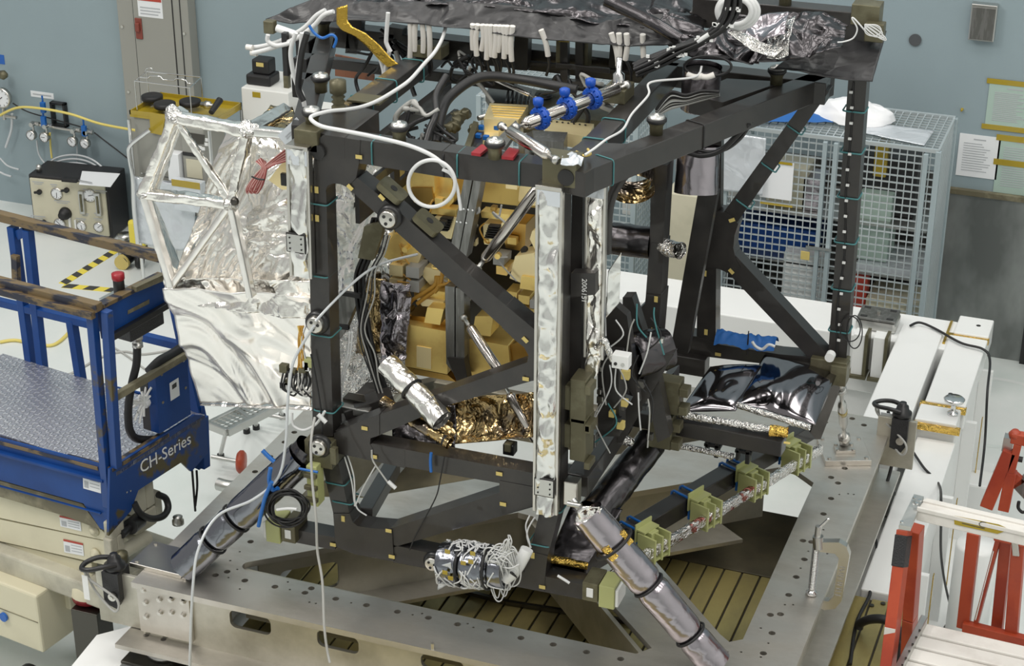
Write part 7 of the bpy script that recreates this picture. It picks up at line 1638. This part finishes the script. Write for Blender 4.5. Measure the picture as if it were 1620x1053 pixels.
q = P(565, 640, y=6.55); build('body', M().box(q, X*.16, V((-.02, .14, 0)), Z*.035), 'steel', EB, bev=.004); build('green_connector', M().box(q+Z*.025+Y*.01, X*.12, V((0, .06, 0)), Z*.015), 'hole_metal', EB, bev=.002)
# connector cluster left of post
CC_ = thing('connector_cluster', P(465, 600, y=6.4), 'cluster of small connectors and black loops at the foil lower right', 'connector cluster')
random.seed(9)
for k in range(14):
    q = P(random.uniform(444, 492), random.uniform(572, 610), y=6.42); s = random.uniform(.01, .022); build('connector', M().bx(q.x-s, q.x+s, q.y-.02, q.y+.01, q.z-s, q.z+s), random.choice(['olive_metal', 'garolite', 'black_metal', 'white_plastic']), CC_, bev=.002)
for k in range(8):
    u = 448+k*5; build('cable_loop', M().tube([P(u, 590, y=6.4), P(u+random.uniform(-8, 2), 612, y=6.38), P(u+12, 622+random.uniform(-4, 8), y=6.38), P(u+22, 605, y=6.39), P(u+20, 590, y=6.4)], .0045, n=6), random.choice(['black_rubber', 'black_rubber', 'grey_wire']), CC_)
for k in range(8):
    u = 474+random.uniform(-3, 12); build('wire', M().tube([P(u, 515, y=6.42), P(u+random.uniform(-8, 8), 540, y=6.41), P(u+random.uniform(-6, 6), 585, y=6.41)], .004, n=5), random.choice(['amber_wire', 'black_rubber', 'white_cord', 'gold_metal']), CC_)
# white zip tie curls
ch('white_zip_tie', [(462, 652), (464, 672), (480, 680), (498, 672), (508, 660), (514, 650)], 6.31, .006, 'white_cord', 'white loose cable tie curling around the left post foot', 'cable tie')
ch('white_zip_tie', [(503, 655), (510, 662), (516, 668)], 6.30, .010, 'white_cord', 'short white tie tip in front of the left post foot', 'cable tie')
ch('white_cable_tail', [(588, 712), (590, 728), (603, 748), (618, 768), (626, 772)], 6.31, .004, 'grey_wire', 'thin cable tail with white tip under the middle beam', 'wire')
q0 = P(614, 761, y=6.31); q1 = P(626, 772, y=6.31); tag(build('cable_tip', M().cyl(q0, q1, .009, n=8), 'white_cord'), 'white tip of the cable tail under the middle beam', 'cable tip')
ch('blue_hanging_tie', [(682, 716), (681, 730), (682, 746)], 6.33, .007, 'blue_tie', 'blue tie hanging over the middle beam front', 'cable tie')
ch('thin_black_wire', [(703, 722), (696, 760), (690, 785), (672, 820), (656, 850), (648, 870)], 6.33, .003, 'black_rubber', 'thin black wire hanging from middle to bottom beam', 'wire')
for i, pts in enumerate(([(545, 722), (556, 760), (560, 790), (562, 800)], [(550, 720), (560, 755), (561, 800)], [(595, 735), (575, 770), (562, 800)], [(561, 790), (566, 805), (580, 815)])):
    ch('loose_white_wire', pts, 6.38, .0035, 'white_cord', ('leftmost of the thin white wires behind the slanting lower left post', 'middle thin white wire behind the slanting lower left post', 'thin white wire slanting to the middle beam label', 'thin white wire end pointing along the lower left gusset')[i], 'wire')
ch('grey_hanging_cable', [(498, 660), (492, 700), (494, 760), (500, 820), (502, 870), (510, 920), (513, 990), (518, 1030), (522, 1048)], [6.28, 6.2, 6.15, 6.1, 6.1, 6.06, 5.98, 5.95, 5.93], .006, 'grey_wire', 'grey cable hanging from the left corner fitting down past the ring')
for i, pts in enumerate(([(838, 815), (832, 830), (834, 845), (838, 860), (838, 872)], [(846, 818), (836, 835), (834, 850), (840, 866)])): ch('loose_white_wire', pts, 6.33, .0035, 'white_cord', ('outer', 'inner')[i]+' thin white wire curving left of the near lower post', 'wire')
# black coil at the left
CB = thing('black_wire_coil', P(455, 800, y=6.2), 'coil of thin black wire hanging at the left lower corner', 'wire coil')
random.seed(12)
for k in range(13):
    cx_ = 455+random.uniform(-3, 3); cy_ = 803+random.uniform(-3, 3); rx = random.uniform(24, 35); ry = random.uniform(20, 30); ph = random.uniform(0, 6)
    build('wire_loop', M().tube([P(cx_+rx*math.cos(t+ph), cy_+ry*math.sin(t+ph), y=6.18+.02*math.sin(t*2+ph)) for t in [i*.5236 for i in range(12)]], .0042, n=5, closed=True, sub=4), 'black_rubber', CB)
build('white_tie', M().tube([P(438, 806, y=6.15), P(455, 804, y=6.15), P(470, 805, y=6.15)], .007, n=6), 'white_cord', CB)
# blue strap on the left leg
ch('blue_strap', [(415, 712), (425, 722), (434, 730)], 6.2, .010, 'blue_tie', 'blue strap end above the left leg', 'strap')
ch('blue_strap', [(428, 740), (426, 760), (432, 775), (440, 772)], 6.18, .010, 'blue_tie', 'blue strap wrapped around the black foil sleeve', 'strap')
ch('blue_strap', [(430, 762), (420, 785), (414, 808), (409, 832)], 6.16, .009, 'blue_tie', 'blue strap tail hanging over the left leg', 'strap')
# bag of coiled white cables on the bottom beam
BG = thing('bagged_cable_roll', P(745, 900, y=6.28), 'clear bag rolled full of coiled white wires strapped to bottom beam', 'cable roll')
p = P(700, 888, y=6.28); q = P(800, 900, y=6.28); d = (q-p).normalized(); a = d.orthogonal().normalized(); b = d.cross(a); L_ = (q-p).length
def fn(u, v):
    th = u*2*math.pi; e = a*math.cos(th)+b*math.sin(th); r_ = .098*(1-.25*abs(v-.35))*(1-.12*math.exp(-((v-.33)/.04)**2)-.12*math.exp(-((v-.75)/.04)**2)); c = p+d*L_*v
    return c+e*(r_+crump(c+e*.1, 14, 3)*.008)
build('bundle_core', M().grid(fn, 36, 40), 'dark_silver', BG)
for k in range(64):
    t0 = random.uniform(0, 1); th = random.uniform(2, 5.4); pts = []
    for j in range(6):
        th2 = th+j*random.uniform(.3, .7); t = min(1, max(0, t0+.10*math.sin(j*1.3+k))); e = a*math.cos(th2)+b*math.sin(th2); pts.append(p+d*L_*t+e*(.102*(1-.25*abs(t-.35))))
    build('wire', M().tube(pts, .0035, n=5, sub=4), 'white_cord', BG)
for t in (.33, .75):
    c = p+d*L_*t; build('black_strap', M().tube([c+(a*math.cos(x)+b*math.sin(x))*.094 for x in [i*math.pi/8 for i in range(16)]], .007, n=6, closed=True), 'black_rubber', BG)
for (u, v) in ((708, 872), (704, 905), (733, 890), (713, 914), (748, 875), (745, 888)):
    q_ = P(u, v, y=6.175); build('amber_patch', M().bx(q_.x-.012, q_.x+.012, q_.y-.003, q_.y, q_.z-.01, q_.z+.01), 'amber_tape', BG, bev=.002)
build('bag_corner', sheet(M(), P(693, 932, y=6.25), P(720, 920, y=6.2), P(712, 890, y=6.18), P(694, 895, y=6.2), 12, 12, .012, 12, 2), 'clear_film', BG, solid=.002)
LW_ = thing('loose_white_wires', P(800, 910, y=6.25), 'tangle of loose white wire loops spilling right of the bagged roll', 'wire tangle')
for k in range(26):
    cx_ = random.uniform(782, 806); cy_ = random.uniform(885, 912); rx = random.uniform(8, 22); ry = random.uniform(12, 34); ph = random.uniform(0, 6); tl = random.uniform(-.6, .6)
    build('wire', M().tube([P(cx_+rx*math.cos(t+ph)*math.cos(tl)-ry*.5*math.sin(t+ph)*math.sin(tl), cy_+ry*math.sin(t+ph)+8*math.sin(2*t), y=6.24+.03*math.sin(t+ph)) for t in [i*.5236 for i in range(12)]], .0032, n=5, closed=True, sub=4), 'white_cord', LW_)
for k in range(6): build('wire', M().tube([P(790+k*3, 880, y=6.22), P(800+k*2+random.uniform(-6, 6), 858, y=6.2), P(802+k, 848+random.uniform(-3, 6), y=6.2)], .003, n=5), 'white_cord', LW_)
build('wire_neck', M().tube([P(800, 915, y=6.26), P(816, 900, y=6.26), P(828, 880, y=6.27), P(834, 868, y=6.28)], .028, n=10), 'white_plastic', LW_); build('black_tie', M().tube([P(808, 905, y=6.22), P(815, 910, y=6.24), P(818, 913, y=6.26)], .006, n=6), 'black_rubber', LW_)
ch('white_rod', [(882, 910), (895, 918), (901, 922)], 6.28, .006, 'white_cord', 'short white stick lying on the bottom beam by the end block', 'stick')
# blue glove-like cloth on the rear rail
def fn(u, v):
    p = F(1133, 540, 7.7).lerp(F(1228, 552, 7.7), u); return p+V((0, -.05+.1*v, .05*math.sin(math.pi*v)+abs(crump(p+Y*v*.1, 14, 2))*.05))
tag(build('blue_cloth', M().grid(fn, 40, 16), 'blue_cloth'), 'crumpled blue cloth lying on the rear lower beam', 'cloth')
q = F(1183, 545, 7.66); tag(build('black_zip_tie', M().cyl(q-Z*.05, q+Z*.07, .005, .003, n=6), 'black_rubber'), 'upright black tie end in front of the blue cloth', 'cable tie')
ch('white_cord_loop', [(1190, 540), (1196, 548), (1206, 552), (1216, 545), (1226, 548)], 7.62, .007, 'white_cord', 'white cord loop beside the blue cloth', 'cord')
random.seed(77)
IH = thing('inner_harness', P(1000, 600, y=6.7), 'thin wires and small fittings threaded over the dark inner braces', 'harness')
for k in range(16):
    u, v = random.uniform(950, 1050), random.uniform(470, 640); a_ = P(u, v, y=6.60); pts = [a_, a_+V((random.uniform(-.03, .05), -.01, -random.uniform(.05, .1))), a_+V((random.uniform(-.06, .08), 0, -random.uniform(.14, .26)))]
    build('wire', M().tube(pts, .0035, n=5), random.choice(['teal_tie', 'white_cord', 'black_rubber', 'grey_wire']), IH)
for k in range(14):
    q = P(random.uniform(948, 1055), random.uniform(480, 690), y=6.61); s_ = random.uniform(.008, .018); build('fitting', M().bx(q.x-s_, q.x+s_, q.y-.015, q.y+.01, q.z-s_, q.z+s_*1.3), random.choice(['olive_metal', 'bright_metal', 'label_yellow', 'black_metal', 'hole_metal']), IH, bev=.002)
# dark wire loops near the right post foot
for i, (cx_, cy_, rx, ry) in enumerate(((1352, 525, 12, 26), (1345, 520, 16, 20))):
    m = M(); m.tube([P(cx_+rx*math.cos(t), cy_+ry*math.sin(t), y=7.74) for t in [k*.5236 for k in range(12)]], .003, n=5, closed=True); tag(build('thin_wire_loop', m, 'black_rubber'), ('narrow', 'wide')[i]+' thin dark wire loop beside the right post foot', 'wire')
# extra dark clutter behind the post on the inner right side
IC = thing('inner_connector_stack', P(925, 500, y=6.7), 'dark connectors and brackets stacked between the two foil covers', 'connector stack')
random.seed(21)
for k in range(22):
    u = random.uniform(908, 938); v = random.uniform(300, 700); q = P(u, v, y=6.62); s = random.uniform(.015, .035); build('connector', M().bx(q.x-s, q.x+s, q.y, q.y+.05, q.z-s*1.4, q.z+s*1.2), random.choice(['composite', 'olive_metal', 'black_metal', 'composite', 'grey_bar']), IC, bev=.003)
q = P(922, 452, y=6.43); U = -Z
text('white_lettering', '2006151', .03, P(921, 440, y=6.435), -Z, X, 'white_plastic', IC)
ch('black_arch', [(1005, 262), (985, 280), (970, 305), (962, 340), (960, 400)], 6.9, .022, 'composite', 'curved black strip arching down behind the narrow foil cover', 'strip')
def fn(u, v):
    a = P(968, 420, y=6.6).lerp(P(985, 400, y=6.62), u); b = P(960, 500, y=6.5).lerp(P(978, 470, y=6.55), u); p = a.lerp(b, v); return p+Y*crump(p, 12, 3)*.05
tag(build('crumpled_film', sheet(M(), P(958, 505, y=6.58), P(980, 480, y=6.6), P(983, 400, y=6.6), P(962, 430, y=6.58), 20, 30, .03, 9, 2), 'smooth_foil', solid=.003), 'crumpled pale film right of the narrow foil cover', 'foil')
r = roll('round_housing', P(1000, 265, y=7.3), P(1000, 300, y=7.2), .10, 'amber_foil', 'amber tinted round housing behind the black arch', 71, hollow=False, amp=.004, s=3)
random.seed(31)
for i, (u0, v0, u1, v1, y) in enumerate(((590, 60, 640, 110, 7.6), (700, 60, 760, 120, 7.5), (640, 150, 700, 230, 6.9), (900, 120, 960, 160, 7.45))):
    r = thing('dark_harness_tangle', P(u0, v1, y=y), ('dark harness behind the amber ribbon', 'dark harness tangle under the white sleeves', 'dark harness tangle inside the left side rail', 'dark harness tangle behind the steel tube')[i], 'harness')
    for k in range(12):
        a = P(random.uniform(u0, u1), random.uniform(v0, v1), y=y); pts = [a]
        for j in range(3): pts.append(pts[-1]+V((random.uniform(-.08, .08), random.uniform(-.03, .03), random.uniform(-.08, .03))))
        build('cable', M().tube(pts, random.choice([.006, .009, .012]), n=6, sub=5), random.choice(['black_rubber', 'black_metal', 'black_rubber', 'grey_wire']), r)
# ================================================================ repeats share a group
GROUPS = {'hazard_tape': 'striped tape strips on the floor', 'wire_cage': 'wire cages along the wall', 'foil_cover': 'silver foil covers on the truss posts',
 'blue_clamp': 'blue clamps on the steel tube', 'black_lid': 'round black lids in the amber tray', 'black_film_pillow': 'glossy black film blankets',
 'wrapped_leg': 'foil wrapped legs standing on the ring', 'lifting_bracket': 'lifting blocks with shackles at the ring corners', 'metal_strut': 'metal struts on the instrument',
 'foil_harness': 'foil wrapped harness lengths on the clamps', 'white_hose': 'white hoses at the truss top', 'clear_tube': 'clear tubes on the left wall',
 'taped_notice': 'green notices taped to the wall', 'loose_white_wire': 'loose thin white wires', 'blue_strap': 'blue straps on the left leg', 'hanging_cable': 'cables hanging from the lift corner',
 'equipment_case': 'cases in the wire cage', 'storage_box': 'boxes in the wire cages', 'floor_cable': 'grey cables on the floor', 'foil_blanket': 'foil blankets inside the truss',
 'dark_foil_heap': 'dark foil heaps under the lower brace', 'foil_edge_roll': 'thin foil rolls on the film blankets', 'silver_foil_strip': 'small silver foil strips', 'foil_pipe': 'foil pipes behind the inner posts',
 'black_foil_bag': 'black foil bags on the inner posts', 'black_sleeve': 'violet foil sleeves at the top right beam', 'black_cable': 'black cables under the top right beam', 'cable': 'dark cables over the white frame',
 'dark_harness_tangle': 'dark harness tangles', 'thin_wire_loop': 'thin wire loops by the right post', 'amber_tape': 'amber tape strips on the hanging document', 'hose_nut': 'hose nuts at top left',
 'white_zip_tie': 'white ties at the left post foot', 'white_tube': 'pale thin tubes on the left post', 'silver_foil_scrap': 'silver foil scraps on the truss top'}
for o in list(bpy.data.objects):
    if o.parent is None and 'label' in o and 'group' not in o:
        b_ = o.name.split('.')[0]
        if b_ in GROUPS: o['group'] = GROUPS[b_]
